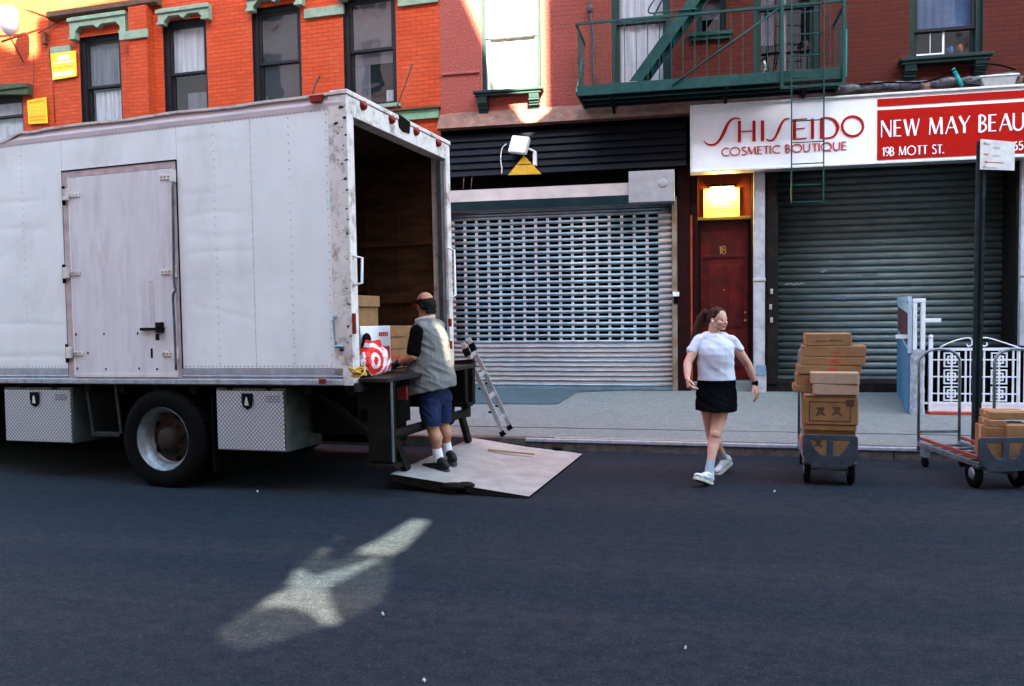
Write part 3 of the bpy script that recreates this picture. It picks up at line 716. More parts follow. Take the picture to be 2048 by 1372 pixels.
# --- grey shutter
GX0, GX1 = fp(1548, 560, -.65)[0], fp(2020, 560, -.65)[0]
GY = .65
gs = MB(FF); zt = 3.86; z = .43; ph_ = .1105
gs.box(GX0, GX1, GY-.02, GY+.02, z, z+.05)
z += .05
while z < zt:
    pr = [(GY+.012, z), (GY-.004, z+.004)]+[(GY-.028*sin(t)**.7 if t > 0 else GY, z+.012+(ph_-.024)*(1-cos(t))/2) for t in [R(20+140*i/6) for i in range(7)]]+[(GY-.004, z+ph_-.004), (GY+.012, z+ph_)]
    gs.prism(pr, 0, GX0, GX1, 0, True); z += ph_
fr2 = MB(FF)
fr2.box(1.137, GX0, .01, .8, .27, 3.86); fr2.box(GX1, 4.733, .01, .8, .27, 3.86)
fr2.box(GX0, GX1, .0, .8, .27, .42)
fr2.box(1.17, GX0-.02, -.02, .009, .4, 3.8); fr2.box(GX1+.02, 4.70, -.02, .009, .4, 3.8); fr2.box(GX0, GX1, .02, .8, 3.80, 3.9)
fr2.build('shutter_frame', pm('dark_rust_frame', (.012, .010, .009), (.007, .006, .006), 5, .7, spec=.1, dirt=(.05, .025, .014), dscale=6, damt=.6), B1, bevel=.006)
for (px, py) in ((1543, 583), (1541, 614), (1543, 640)): x, z = fp(px, py, .02); MB(FF).box(x-.02, x+.02, -.045, -.0205, z-.04, z+.04).build('latch', M_alum, B1, bevel=.004)
grf = MB(FF)                                      # scribbles on the shutter
random.seed(3)
def scrib(px, py, w, h, n, m):
    x, z = fp(px, py, -GY); pts = [(x+w*i/n, z+h*random.uniform(-1, 1)) for i in range(n+1)]
    ribbon(grf, spl(pts, 3), .006, GY-.031, GY-.028, m)
scrib(1570, 568, .30, .02, 12, 0); scrib(1640, 543, .10, .035, 6, 0); scrib(1725, 550, .22, .02, 9, 2); scrib(1668, 597, .22, .02, 12, 1); scrib(1660, 520, .04, .05, 3, 0); scrib(1890, 493, .02, .01, 2, 0)
gs.join(grf, 1).build('roller_shutter', [M_galvd, pm('chalk_white', (.6, .6, .6), None, 20), pm('violet_ink', (.25, .2, .5), None, 20), M_black], B1, label='dull blue grey corrugated roller shutter with faint scribbles, dark at its top')
# remaining plain shop wall off the right edge
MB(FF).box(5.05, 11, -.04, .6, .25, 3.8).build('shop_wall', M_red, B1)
# basement lip: dark line under the silver shutter
MB(FF).box(SX0, SX1, .0, .5, .2, SZ0-.003).build('threshold', M_black, B1)

# ================================================================ the long shop sign
SG = thing('shop_sign', 'long white and red sign board over the grey shutter and door', 'sign', at(FF, 3, -.35, 3.78))
so_ = .35
x0, zt = fp(1380, 210, so_); _, zb = fp(1379, 345, so_)
zt = (zt+fp(1900, 179, so_)[1])/2; zb = (zb+fp(1949, 320, so_)[1])/2
XR = fp(1755, 250, so_)[0]; XE = 6.6
bd = MB(FF); bd.box(x0+.03, XE, -so_+.02, -.06, zb+.03, zt-.03); M_sw = pm('sign_white', (.76, .76, .80), (.70, .70, .75), 3, .35, dirt=(.55, .52, .55), dscale=1.6, damt=.35)
fm = MB(FF); fm.box(x0, x0+.03, -so_-.01, -.05, zb, zt); fm.box(x0+.03, XE, -so_-.012, -.05, zt-.03, zt+.002); fm.box(x0+.03, XE, -so_-.012, -.05, zb, zb+.03)
fm.build('sign_frame', pm('sign_trim', (.62, .64, .64), (.5, .52, .52), 8, .35, metal=.3), SG, bevel=.004)
rd = MB(FF); rzb = fp(1755, 320, so_)[1]; rzt = fp(1755, 198, so_)[1]; lz = fp(1755, 216.5, so_)[1]
M_sred = pm('sign_red', (.36, .006, .003), (.32, .005, .003), 4, .4, spec=.1)
rd.box(XR, XE-.02, -so_+.010, -so_+.0195, rzb, lz-.028); rd.box(XR, XE-.02, -so_+.010, -so_+.0195, lz+.028, rzt)
# lettering: traced strokes of the first word, then the stroke alphabet
def c7(x, y): return fp(1370+x/5.25, 180+y/5.252, so_)
lt = MB(FF); ly0, ly1 = -so_+.008, -so_+.0195
def st_(pts, w, k=0): ribbon(lt, [c7(*p) for p in pts], w, ly0-.0003*k, ly1)
st_(spl([(198, 532), (225, 560), (268, 574), (320, 565), (362, 525), (395, 470), (425, 405), (455, 345), (490, 308), (530, 295), (562, 298), (585, 305)]), (.012, .05, .012))
st_([(572, 322), (572, 545)], .046); st_([(725, 320), (725, 537)], .046); st_([(592, 435), (706, 427)], .016, 1)
st_([(815, 318), (815, 532)], .048)
st_(spl([(852, 512), (880, 527), (910, 528), (945, 500), (975, 440), (1005, 370), (1035, 320), (1065, 302), (1090, 300), (1102, 304)]), (.012, .042, .010))
st_([(1150, 308), (1150, 520)], .046); st_([(1130, 312), (1285, 300)], .016, 1); st_([(1168, 407), (1262, 398)], .014, 1); st_([(1130, 516), (1278, 505)], .018, 1)
st_([(1340, 300), (1340, 512)], .046)
st_([(1436, 295), (1436, 505)], .046)
st_(spl([(1424, 296), (1490, 290), (1560, 310), (1598, 360), (1602, 415), (1575, 470), (1520, 500), (1424, 503)]), (.014, .05, .014), 1)
st_([(1762+110*cos(R(a_)), 379-104*sin(R(a_))-(110*cos(R(a_)))*.0) for a_ in range(0, 361, 12)], .034)
l2 = MB(FF)
xa, za = c7(388, 686); xb, zb_ = c7(1716, 628)
h = .118
tw = words(MB(FF), 'COSMETIC BOUTIQUE', 0, 0, h, .02, 0, 1, gap=.06)
words(l2, 'COSMETIC BOUTIQUE', xa, (za+zb_)/2, h, .024, ly0, ly1, sx=(xb-xa)/tw, gap=.06)
bd.join(lt, 1).join(l2, 2).build('sign_board', [M_sw, M_sred, pm('faded_red', (.42, .06, .055), (.36, .05, .05), 20, .5)], SG, label='white board with red lettering')
l3 = MB(FF); wy0, wy1 = -so_+.002, -so_+.0095
def c8(x, y): return fp(1740+x/6.532, 150+y/6.532, so_)
xa, za = c8(152, 795); xb, zb_ = c8(2060, 712)
h = .27
tw = words(MB(FF), 'NEW MAY BEAU', 0, 0, h, .05, 0, 1, gap=.08)
words(l3, 'NEW MAY BEAUTY', xa, (za+zb_)/2-.01, h*.9, .034, wy0, wy1, sx=(xb-xa)/tw/.9, gap=.08)
xa, za = c8(165, 1055); xb, zb_ = c8(985, 1025); h = .128
tw = words(MB(FF), '19B MOTT ST.', 0, 0, h, .03, 0, 1, gap=.06)
words(l3, '19B MOTT ST.', xa, (za+zb_)/2, h, .020, wy0, wy1, sx=(xb-xa)/tw, gap=.06)
xa, za = c8(1890, 978); words(l3, '65', xa-.02, za, .12, .026, wy0, wy1, sx=.95, gap=.06)
rd.join(l3, 1).build('red_panel', [M_sred, pm('sign_letter_white', (.8, .78, .82), None, 9, .4)], SG, label='red panel with white lettering and a white line')

# rubble, wires and planter on top of the ledge
rb = MB(FF); random.seed(5)
for k in range(40):
    x = 2.2+random.random()*2.9; s = random.uniform(.04, .13)
    rb.ell((x, -.16+random.uniform(-.04, .06), 4.90+random.uniform(-.03, .02)), (s*1.5, .06, s*.5), 7)
rb.tube(spl([(2.2, -.2, 4.92), (2.8, -.24, 4.93), (3.4, -.26, 4.9), (3.9, -.25, 5.08), (4.3, -.2, 5.1), (4.6, -.2, 5.0)], 5), .012, 6, 1)
rb.build('rubble_heap', [pm('grey_rubble', (.16, .15, .17), (.06, .06, .07), 12, .9, bump=.5), M_black], label='grey rubble and cable lying on the ledge above the red sign', cat='rubble')
px0, pz1 = fp(1962, 157, .22); px1, pz0 = fp(2028, 168, .22)
pb = MB(FF); pb.prism([(px0+.05, pz0-.12), (px1-.04, pz0-.12), (px1+.02, pz1), (px0-.02, pz1)], 1, -.30, -.08); pb.box(px0-.04, px1+.04, -.31, -.07, pz1+.001, pz1+.02, 1)
pb.build('planter', [pm('planter_grey', (.30, .29, .28), (.22, .21, .2), 8, .8), M_white], label='pale trough planter on the ledge below the right window', cat='planter', bevel=.004)
pp = MB(FF); a_ = fp(1907, 138, .15); b_ = fp(1924, 172, .30)
pp.tube([(a_[0], -.15, a_[1]), (b_[0], -.30, b_[1])], .028, 8)
pp.build('teal_pipe', M_tealhi, label='short bright teal pipe sticking up behind the red sign', cat='pipe')

# floodlight, triangle sign, poster bits on the fascia
fl = thing('floodlight', 'white square floodlight on the dark fascia above the silver shutter', 'floodlight', at(FF, fp(1038, 290, .3)[0], -.2, fp(1038, 290, .3)[1]))
c_ = fp(1037, 289, .32)
Mx = FF@Matrix.Translation((c_[0], -.26, c_[1]))@Matrix.Rotation(R(14), 4, 'Y')@Matrix.Rotation(R(-12), 4, 'X')@Matrix.Rotation(R(-14), 4, 'Z')
h_ = MB(Mx); h_.box(-.155, .155, -.05, .05, -.145, .145); h_.box(-.135, .135, .05, .10, -.12, .12); h_.build('lamp_head', pm('lamp_white', (.72, .7, .72), (.65, .63, .66), 9, .4), fl, bevel=.02)
hb = MB(FF); hb.tube([(c_[0]+.13, -.22, c_[1]-.05), (c_[0]+.24, -.2, c_[1]-.1), (c_[0]+.24, -.14, c_[1]-.3)], .02, 8); hb.box(c_[0]+.21, c_[0]+.27, -.2, -.12, c_[1]-.33, c_[1]-.1)
hb.build('bracket', M_white, fl, bevel=.005)
hc = MB(FF); q = [fp(*p, .15) for p in ((1014, 288), (1005, 297), (1002, 318), (1004, 335), (1004, 348))]
hc.tube([(a, -.17, b) for a, b in spl(q, 5)], .009, 6); hc.build('cable', M_white, fl)
ty = MB(FF); q = [fp(*p, .24) for p in ((1048, 311), (1016, 350), (1083, 348))]
q2 = [fp(*p, .24) for p in ((1048, 311), (1033.5, 329.5), (1065, 329))]
ty.prism([(a, b) for a, b in q], 1, -.24, -.225)
tyo = ty.build('warning_sign', pm('warning_yellow', (.62, .36, .02), (.5, .28, .02), 12, .5, dirt=(.2, .12, .03), dscale=20, damt=.5), label='yellow triangular sign hanging under the white floodlight', cat='sign')
tz = MB(FF); tz.box(q2[1][0]+.01, q2[2][0]-.01, -.246, -.2405, q2[1][1]-.006, q2[1][1]+.006); tz.build('seam', M_brown, tyo)
for k, px in enumerate((929, 945)):
    a_ = fp(px, 360, .1); b_ = fp(px-1, 379, .1); MB(FF).tube([(a_[0], -.12, a_[1]+.06), (b_[0], -.16, b_[1])], .006, 5).build('hanging_wire', M_ledge, label=('left' if k == 0 else 'right')+' one of two short wires hanging above the silver shutter housing', cat='wire', group='wires over the shutter')
# thin branch-like wires up the salmon wall
# ================================================================ the orange building
B2 = thing('brick_building', 'bright orange painted brick building with sage green lintels behind the truck', 'building', at(LF, 0, 0, 0))
sill_z = lp(793, 208)[1]; top_z = lp(560, 8)[1]
LW = [(160, 242), (328, 414.5), (506, 603), (688, 793)]
lw = []
for a_, b_ in LW: lw.append((lp(a_, 130)[0], lp(b_, 130)[0]))
tops = [lp(200, 70)[1], lp(370, 38)[1], lp(560, 10)[1], lp(560, 10)[1]]
holes = [rect(x0, x1, sill_z, t) for (x0, x1), t in zip(lw, tops)]
far = (lp(-90, 230)[0], lp(47, 230)[0], 3.9, lp(20, 190)[1])
holes.append(rect(*far))
for k in range(3):
    for (x0, x1) in lw: holes.append(rect(x0, x1, 8.9+3.4*k, 10.9+3.4*k))
wl = MB(LF); v_, f_ = holed(LF, rect(-14, 0, 3.6, 20), holes, 0); wl.add(v_, f_)
wl.box(-14, -.02, 1.6, 6, 0, 20); wl.box(-14, 0, -.002, .5, .1, 3.6)
wl.quad((0, 0, 3.6), (0, 1.6, 3.6), (0, 1.6, 20), (0, 0, 20))
wl.build('wall', M_orange, B2)
for k in range(3):
    for (x0, x1) in lw: MB(LF).box(x0+.01, x1-.01, .15, .2, 8.9+3.4*k, 10.9+3.4*k).build('window', M_blind, B2)
M_blind2 = pm('charcoal_blind', (.05, .045, .05), (.04, .036, .04), 3, .9)
M_haze = pm('hazy_film', (.20, .17, .18), (.14, .12, .14), 5, .7)
def lsill(x0, x1):
    def go(parent):
        s = MB(LF); s.box(x0-.08, x1+.08, -.09, .0, sill_z-.06, sill_z+.004); s.build('sill', M_sage, parent, bevel=.006)
    return go
def lz(px, py): return lp(px, py, -.15)[1]
specs = [
 dict(curtain=[(0, 1, lz(215, 172), 7, M_curtd), (.12, 1, sill_z+.05, lz(215, 182), M_curt)], mid=lz(215, 176), label='window with dim lace above and a bright white curtain below'),
 dict(curtain=[(0, 1, lz(380, 150), 7, M_curt), (.35, 1, sill_z+.05, lz(380, 185), M_curtd)], mid=lz(380, 150), label='window with a pale drawn lace curtain in its upper sash'),
 dict(shade=(sill_z+.05, M_blind2), mid=lz(570, 128), label='window with a reflecting upper sash over a charcoal lower sash'),
 dict(shade=(lz(745, 128), M_blind), curtain=[(0, .4, sill_z+.05, lz(745, 128), M_curtd), (.75, .98, sill_z+.05, lz(745, 182), M_curt)], mid=lz(745, 104), label='window with a half drawn grey blind next to the salmon building')]
for (x0, x1), t, sp_ in zip(lw, tops, specs):
    window(B2, LF, x0, x1, sill_z, t, M_wood_blk, reveal=.13, fw=.05, wallm=M_wood_blk, sill=lsill(x0, x1), **sp_)
window(B2, LF, far[0], far[1], far[2], far[3], M_wood_blk, curtain=[(0, 1, 3.9, 7, M_curt)], wallm=M_wood_blk, mid=lp(20, 232)[1], label='half hidden window at the far left above the truck')
# lintels (hoods) and belts
def hood(px0, px1, pyt, pyb, pyl, notch=True):
    x0, zt = lp(px0, pyt, .1); x1, _ = lp(px1, pyt, .1)
    zt = lp((px0+px1)/2, pyt, .1)[1]; zb = lp((px0+px1)/2, pyb, .1)[1]; zl_ = lp(px1, pyl, .1)[1]
    e = .13; xm = (x0+x1)/2
    poly = [(x0, zt-.03), (x0+.03, zt), (x1-.03, zt), (x1, zt-.03), (x1, zl_), (x1-e, zl_), (x1-e, zb-.08), (x1-e-.10, zb+.01)]
    if notch: poly += [(xm+.10, zb+.01), (xm, zb-.06), (xm-.10, zb+.01)]
    poly += [(x0+e+.10, zb+.01), (x0+e, zb-.08), (x0+e, zl_), (x0, zl_)]
    m = MB(LF); m.prism(poly, 1, -.12, -.001)
    m.box(x0-.03, x1+.03, -.15, -.121, zt-.09, zt-.02); m.box(x0-.02, x0+e+.02, -.14, -.1205, zl_, zl_+.05); m.box(x1-e-.02, x1+.02, -.14, -.1205, zl_, zl_+.05)
    m.build('lintel', M_sage, B2, bevel=.006)
hood(139, 251, 28, 50, 66)
hood(316, 417, 12, 30, 38); hood(494, 604, -16, -2, 10); hood(676, 800, -40, -26, -14)
for (pa, pb, t, b, name) in (((98), (138), 92, 106, 'a'), (250, 306, 66, 83, 'b'), (608, 687, 13, 32, 'c'), (796, 876, -10, 8, 'd')):
    x0 = lp(pa, 50, .05)[0]; x1 = lp(pb, 50, .05)[0]; xm = (pa+pb)/2; zt = lp(xm, t, .05)[1]; zb = lp(xm, b, .05)[1]
    (MB(LF).box(x0, x1, -.05, -.001, zb, zt) if name != 'b' else MB(LF).box(x0, x1, -.22, -.181, zb, zt)).build('belt_course', M_sage, B2, bevel=.005)
x0, x1 = lp(806, 220, .06)[0], lp(876, 215, .06)[0]
g_ = MB(LF); g_.box(lw[3][0]-.1, x1, -.06, -.001, lp(840, 238, .06)[1], lp(840, 219, .06)[1]); g_.build('belt_course', pm('bright_sage', (.17, .30, .19), (.13, .24, .15), 6, .7, bump=.2), B2, bevel=.005)
g_ = MB(LF); g_.box(lw[3][0]-.1, x1+.03, -.11, -.001, lp(840, 218, .1)[1], lp(840, 214, .1)[1]); g_.build('sill_ledge', M_brown, B2, bevel=.005)
# long brown ledge above window one, then the pier
x0, x1 = lp(92, 30, .16)[0], lp(312, 2, .16)[0]; zt = lp(200, 8, .16)[1]; zb = lp(200, 23, .16)[1]
br = MB(LF); br.prism([(-.16, zb+.04), (-.16, zt), (-.001, zt+.03), (-.001, zb), (-.1, zb)], 0, x0, x1); br.build('ledge', M_brown, B2, bevel=.006)
# a shallow pier right of window one; the wall steps back a little: thin pier edge
xs = lp(309, 150)[0]
dpz = MB(LF); dpz.box(xs-.40, xs, -.18, -.001, 3.7, zb-.0); dpz.build('pier', M_orange, B2)
# arched hood of the far left window
cx0, cx1 = lp(-95, 180, .1)[0], lp(57, 172, .1)[0]; zz = lp(30, 168, .1)[1]; zb = lp(30, 192, .1)[1]
ah = MB(LF)
ah.prism([(cx0, zb)]+[(cx0+(cx1-cx0)*i/12, zz-.02+.05*sin(pi*i/12)) for i in range(13)]+[(cx1, zb)]+[(cx1-.12-(cx1-cx0-.24)*i/12, zb+.0+.06*sin(pi*i/12)) for i in range(13)], 1, -.13, -.001)
ah.box(cx0-.03, cx1+.03, -.16, -.1305, zz-.10, zz-.03)
ah.build('lintel', pm('moss_green', (.05, .062, .032), (.03, .04, .022), 8, .7), B2, bevel=.006)
# hairline cables down the wall
for k, (q) in enumerate((((97, 0), (98, 110), (106, 165), (110, 246)), ((66, 100), (66, 200), (62, 247)))):
    m = MB(LF); m.tube([(lp(px, py, .02)[0], -.02, lp(px, py, .02)[1]) for px, py in q], .008, 5); m.build('wall_cable', pm('cable_orange', (.2, .04, .02), None, 9), B2)

# yellow banners on the orange wall
M_ban = pm('banner_yellow', (.74, .58, .03), (.68, .52, .03), 6, .6)
M_ban2 = pm('poster_yellow', (.72, .42, .01), (.66, .36, .01), 6, .6)
M_banw = pm('banner_white', (.72, .62, .58), (.6, .5, .4), 30, .7)
M_bano = pm('banner_ink', (.62, .16, .01), (.5, .2, .02), 40, .7)
def banner(c, name_label, mat, marks):
    (ax, az), (bx, bz), (cx_, cz), (dx_, dz) = [lp(*p, .05) for p in c]
    m = MB(LF); m.prism([(ax, az), (bx, bz), (cx_, cz), (dx_, dz)], 1, -.05, -.035)
    def P(u, v):
        x = (ax*(1-u)+bx*u)*(1-v)+(dx_*(1-u)+cx_*u)*v; z = (az*(1-u)+bz*u)*(1-v)+(dz*(1-u)+cz*u)*v; return x, z
    w = MB(LF)
    for (u0, v0, u1, v1, k) in marks: w.prism([P(u0, v0), P(u1, v0), P(u1, v1), P(u0, v1)], 1, -.054, -.0505, k)
    m.join(w, 1).build('banner', [mat, M_banw, M_bano, pm('banner_olive', (.48, .42, .05), (.40, .34, .04), 40, .7)], label=name_label, cat='banner')
random.seed(2)
mk = [(.27, .12, .78, .30, 0), (.08, .36, .9, .43, 0), (.06, .74, .42, .92, 0), (.47, .74, .88, .92, 0)]
for k in range(11): mk.append((.08+.075*k, .50+.02*(k % 2), .08+.075*k+.055, .63-.02*(k % 3), 2))
banner([(101, 107), (151, 101), (153, 152), (105, 160)], 'yellow banner with white blocks, upper one on the orange wall', M_ban, mk)
mk = []
for k in range(8): mk.append((.10+.1*k, .08, .10+.1*k+.07, .15+.02*(k % 2), 1))
for r_ in range(5):
    for k in range(9): mk.append((.08+.095*k, .3+.13*r_, .08+.095*k+.06, .38+.13*r_, 1 if r_ > 2 else 2))
banner([(54, 201), (92, 194), (95, 246), (57, 248)], 'orange yellow poster, lower one just above the truck roof', M_ban2, mk)

# lantern on a bracket, in the sun at the far left
q = lp(18, 45, .5)
ln = thing('wall_light', 'white lantern on a bracket arm in the sunny top left corner', 'wall light', at(LF, q[0], -.5, q[1]-.3))
m = MB(LF); m.lathe([(.0, .30), (.12, .28), (.17, .2), (.16, -.12), (.08, -.22), (.0, -.25)], (q[0], -.5, q[1]), 2, 16); m.build('lamp_body', M_white, ln)
m = MB(LF); m.tube([(q[0]+.7, -.02, q[1]+.1), (q[0]+.1, -.5, q[1]+.33), (q[0]-.6, -.5, q[1]+.36)], .018, 6); m.tube([(q[0]+.7, -.02, q[1]+.1), (q[0]+.38, -.2, q[1]-.15)], .014, 6)
m.tube([(q[0]-.2, -.5, q[1]-.34), (q[0]+.3, -.5, q[1]-.27)], .02, 6); m.tube([(q[0], -.5, q[1]-.25), (q[0]-.2, -.02, q[1]-.6)], .014, 6); m.build('bracket', M_rust, ln)
m = MB(LF); m.box(q[0]+.35, q[0]+.42, -.1, -.002, q[1]-.32, q[1]-.08); m.build('junction_box', M_rust, ln, bevel=.01)

# thin bare shoots that show above the truck roof: wires fixed on the truck's far side
# ================================================================ fire escape
FE = thing('fire_escape', 'green iron fire escape balcony with stairs and drop ladder over the sign', 'fire escape', at(FF, .2, 0, 4.8))
PO = 1.0
bx0, bz0 = fp(1154, 192, PO); bx1 = fp(1692, 150, PO)[0]; fz1 = fp(1154, 173, PO)[1]
fl_ = MB(FF)
zb0, zb1 = bz0, bz0+.155
fl_.box(bx0, bx1, -PO, -PO+.02, zb0, zb1); fl_.box(bx0, bx1, -.03, -.01, zb0, zb1)
fl_.box(bx0, bx0+.02, -PO+.021, -.031, zb0, zb1); fl_.box(bx1-.02, bx1, -PO+.021, -.031, zb0, zb1)
y = -PO+.05
hx0, hx1 = 1.28, 2.02                             # ladder hatch
while y < -.06:
    if y < -.52: fl_.box(bx0+.02, hx0-.03, y, y+.028, zb0+.05, zb0+.075)
    else: fl_.box(bx0+.02, bx1-.02, y, y+.028, zb0+.05, zb0+.075)
    y += .05
fl_.build('platform', M_teal, FE, bevel=.003)
bk_ = MB(FF)
for x in (bx0+.5, bx0+2.2, bx1-.5):
    bk_.bar((x, -PO+.04, zb0-.005), (x, -.01, zb0-.005), .05, .012); bk_.bar((x, -PO+.3, zb0-.01), (x, -.27, zb0-.13), .05, .012)
for y in (-.75, -.45, -.2): bk_.box(bx0+.021, bx1-.021, y-.02, y+.02, zb0+.0, zb0+.049)
bk_.build('bracket', pm('dark_iron', (.005, .009, .009), (.003, .005, .005), 5, .8, spec=.1), FE)
rz = fp(1155, 48, PO)[1]; rz = (rz+fp(1400, 24, PO)[1]+fp(1640, 8, PO)[1])/3
rl = MB(FF)
rl.bar((bx0, -PO, rz), (bx1, -PO, rz), .035, .03, up=(0, 1, 0)); rl.bar((bx0, -PO, rz), (bx0, -.01, rz), .035, .03, up=(1, 0, 0)); rl.bar((bx1, -PO, rz), (bx1, -.01, rz), .035, .03, up=(1, 0, 0))
n = int((bx1-bx0)/.167)
for i in range(n+1):
    x = bx0+.04+(bx1-bx0-.08)*i/n
    rl.box(x-.006, x+.006, -PO-.002, -PO+.010, zb1-.02, rz)
for i in range(1, 6): rl.box(bx0+.002, bx0+.014, -PO+i*.165-.006, -PO+i*.165+.006, zb1-.02, rz)
for i in range(1, 6): rl.box(bx1-.014, bx1-.002, -PO+i*.165-.006, -PO+i*.165+.006, zb1-.02, rz)
rl.build('railing', M_teal, FE)
xa = fp(1564, 90, PO+.03)[0]; xb = fp(1688, 90, PO+.03)[0]
zlo = fp(1564, 178, PO+.03)[1]
po_ = MB(FF)
po_.box(xa-.022, xa+.022, -PO-.05, -PO-.01, zlo, 7.6); po_.box(xb-.022, xb+.022, -PO-.05, -PO-.01, zlo, 7.6)
po_.box(xa+.022, xb-.022, -PO-.048, -PO-.012, zlo, zlo+.035)
po_.build('ladder_guide', M_teal, FE, bevel=.003)
br_ = MB(FF); a_ = fp(1343, 171, PO+.03); b_ = fp(1562, 14, PO+.03); br_.tube([(a_[0], -PO-.03, a_[1]), (b_[0], -PO-.03, b_[1])], .014, 8); br_.build('brace_rod', M_teal, FE)
# strut at the left end and teal cover strip right of the balcony
sx = MB(FF); sx.bar((bx0-.01, -PO+.02, zb1-.12), (bx0-.01, -.15, rz-.28), .07, .02, up=(1, 0, 0)); sx.build('end_strut', pm('pale_teal', (.05, .20, .16), (.03, .14, .11), 14, .6), FE)
tb = MB(FF); c0 = fp(1682, 58, .55); c1 = fp(1697, 152, .55)
tb.box(c0[0]+.02, c1[0]-.02, -.55, -.50, c1[1], c0[1]); tbo = tb.build('counterweight', M_tealhi, FE, bevel=.006)
tb = MB(FF); tb.box(c0[0]+.01, c1[0]-.02, -.56, -.49, c0[1]+.0, c0[1]+.12); tb.build('pulley_box', M_dgreen, FE, bevel=.01)
# drop ladder
la = thing('drop_ladder', 'thin green drop ladder hanging in front of the shop sign', 'ladder', at(FF, 1.65, -PO-.07, 3.3))
lx0 = fp(1583, 300, PO+.08)[0]; lx1 = fp(1647.5, 300, PO+.08)[0]; zbt = fp(1583, 406, PO+.08)[1]
m = MB(FF)
for x in (lx0, lx1): m.box(x-.008, x+.008, -PO-.095, -PO-.065, zbt, 7.0)
m.build('rail', M_teal, la)
zr = fp(1615, 405, PO+.08)[1]; m = MB(FF); stp = (fp(1615, 284, PO+.08)[1]-fp(1615, 327, PO+.08)[1])
z_ = fp(1615, 327, PO+.08)[1]-stp*2
while z_ < 7.0:
    if z_ > zbt-.01: MB(FF).tube([(lx0+.008, -PO-.08, z_), (lx1-.008, -PO-.08, z_)], .009, 6).build('rung', M_teal, la)
    z_ += stp
MB(FF).tube([(lx0+.008, -PO-.08, zbt+.01), (lx1-.008, -PO-.08, zbt+.01)], .009, 6).build('rung', M_teal, la)
# stairs up to the next balcony
ss = MB(FF)
s0 = fp(1272, 160, PO-.25); s1 = fp(1400, -18, PO-.25)
sl_ = V((s1[0]-s0[0], 0, s1[1]-s0[1])); L_ = sl_.length; sl_.normalize()
for y, m_ in ((-PO+.22, 0), (-PO+.70, 0)):
    a_ = V((s0[0], y, s0[1]-.02)); ss.bar(a_, a_+sl_*4.0, .012, .17, up=(0, 1, 0)) if False else ss.add([a_+V((-.10, dy, 0))+sl_*t for t in (0, 4.0) for dy in (0, .012)]+[a_+V((.10, dy, 0))+sl_*t for t in (0, 4.0) for dy in (0, .012)], [(0, 1, 3, 2), (4, 6, 7, 5), (0, 2, 6, 4), (1, 5, 7, 3), (0, 4, 5, 1), (2, 3, 7, 6)])
ss.build('stringer', M_teal, FE)
for i in range(14):
    c = V((s0[0], -PO+.46, s0[1]))+sl_*(.22+.27*i)
    MB(FF).box(c.x-.085, c.x+.085, -PO+.236, -PO+.698, c.z-.01, c.z+.012).build('tread', M_teal, FE)
hr = MB(FF); q = [(s0[0]+.35, s0[1]+1.05)]; a_ = [fp(*p, PO-.25) for p in ((1308, 33), (1325, 0), (1340, -30))]
hr.tube([(x, -PO+.22, z) for x, z in a_], .014, 6)
c = [fp(*p, PO) for p in ((1309, -12), (1296, 8), (1300, 17), (1330, 14), (1395, 8))]
hr.tube([(x, -PO+.2, z) for x, z in spl(c, 5)], .012, 6); hr.build('handrail', M_teal, FE)
# dead vine and conduit at the balcony's left end
vc = MB(FF); q = [fp(*p, .06) for p in ((1180, -10), (1180, 18), (1182, 40), (1188, 80), (1186, 120), (1190, 172))]
vc.tube([(x, -.06, z) for x, z in spl(q, 4)], .02, 7); vc.ell((q[1][0], -.07, q[1][1]), (.05, .04, .07)); vc.build('conduit', pm('iron_grey', (.06, .05, .06), (.04, .035, .04), 9, .7), B1)

# ================================================================ the opposite side of the street (behind the viewer)
YO = -5.0
def back(p): p = V(p); return p-SUNL*((p.y-YO)/SUNL.y)
def bf(px, py): x, z = fp(px, py); q = back((x, YF, z)); return (q.x, q.z)
def bl(px, py): x, z = lp(px, py); q = back(LF@V((x, 0, z))); return (q.x, q.z)
def bz(z, x=0): return back((x, YF, z)).z
def br_(px, py): q = back(gp(px, py)); return (q.x, q.z)
a0 = bf(931, 0); ap = bf(1034, 224); apr = bf(1099, 224); ar = (apr[0], bz(8.0))
dsl = (a0[0]-ap[0])/(a0[1]-ap[1])
zt = bz(8.0)
l0 = bl(0, 88); l1 = bl(66, 114); l2 = bl(80, 104); l3 = bl(72, 0)
_q = hit(FF, 1056, 257, 1, -.25); _q = back(FF@_q); apx = (_q.x, _q.z)
prof = [(-85, 0), (85, 0), (85, zt), (ar[0], zt), (apr[0], apr[1]), apx, (ap[0], ap[1]), (ap[0]+dsl*(zt-ap[1]), zt), (l3[0]+.02, zt), (l2[0], l2[1]), (l1[0], l1[1]), (l0[0], l0[1]), (l0[0]-3, l0[1]+.3), (l0[0]-3, zt), (-85, zt)]  # skyline notches shaped to let sun onto the walls across the street
def c8r(x, y): return br_(400+x/3.413, 980+y/3.413)
faint = [c8r(*p) for p in ((110, 975), (160, 1060), (290, 1085), (480, 1050), (700, 980), (940, 910), (1120, 820), (1290, 715), (1330, 640), (1350, 520), (1330, 425), (1410, 390), (1490, 310), (1600, 185), (1490, 170), (1350, 258), (1250, 318), (1150, 358), (1090, 405), (1000, 448), (935, 440), (908, 412), (932, 372), (890, 360), (820, 395), (740, 470), (650, 540), (620, 610), (450, 740), (300, 840), (170, 930))]
star = [c8r(*p) for p in ((632, 600), (650, 540), (720, 520), (800, 568), (950, 530), (1100, 488), (1225, 445), (1245, 465), (1050, 565), (890, 645), (905, 720), (945, 800), (985, 880), (870, 885), (820, 830), (750, 790), (650, 772), (530, 768), (430, 790), (500, 715), (660, 645))]
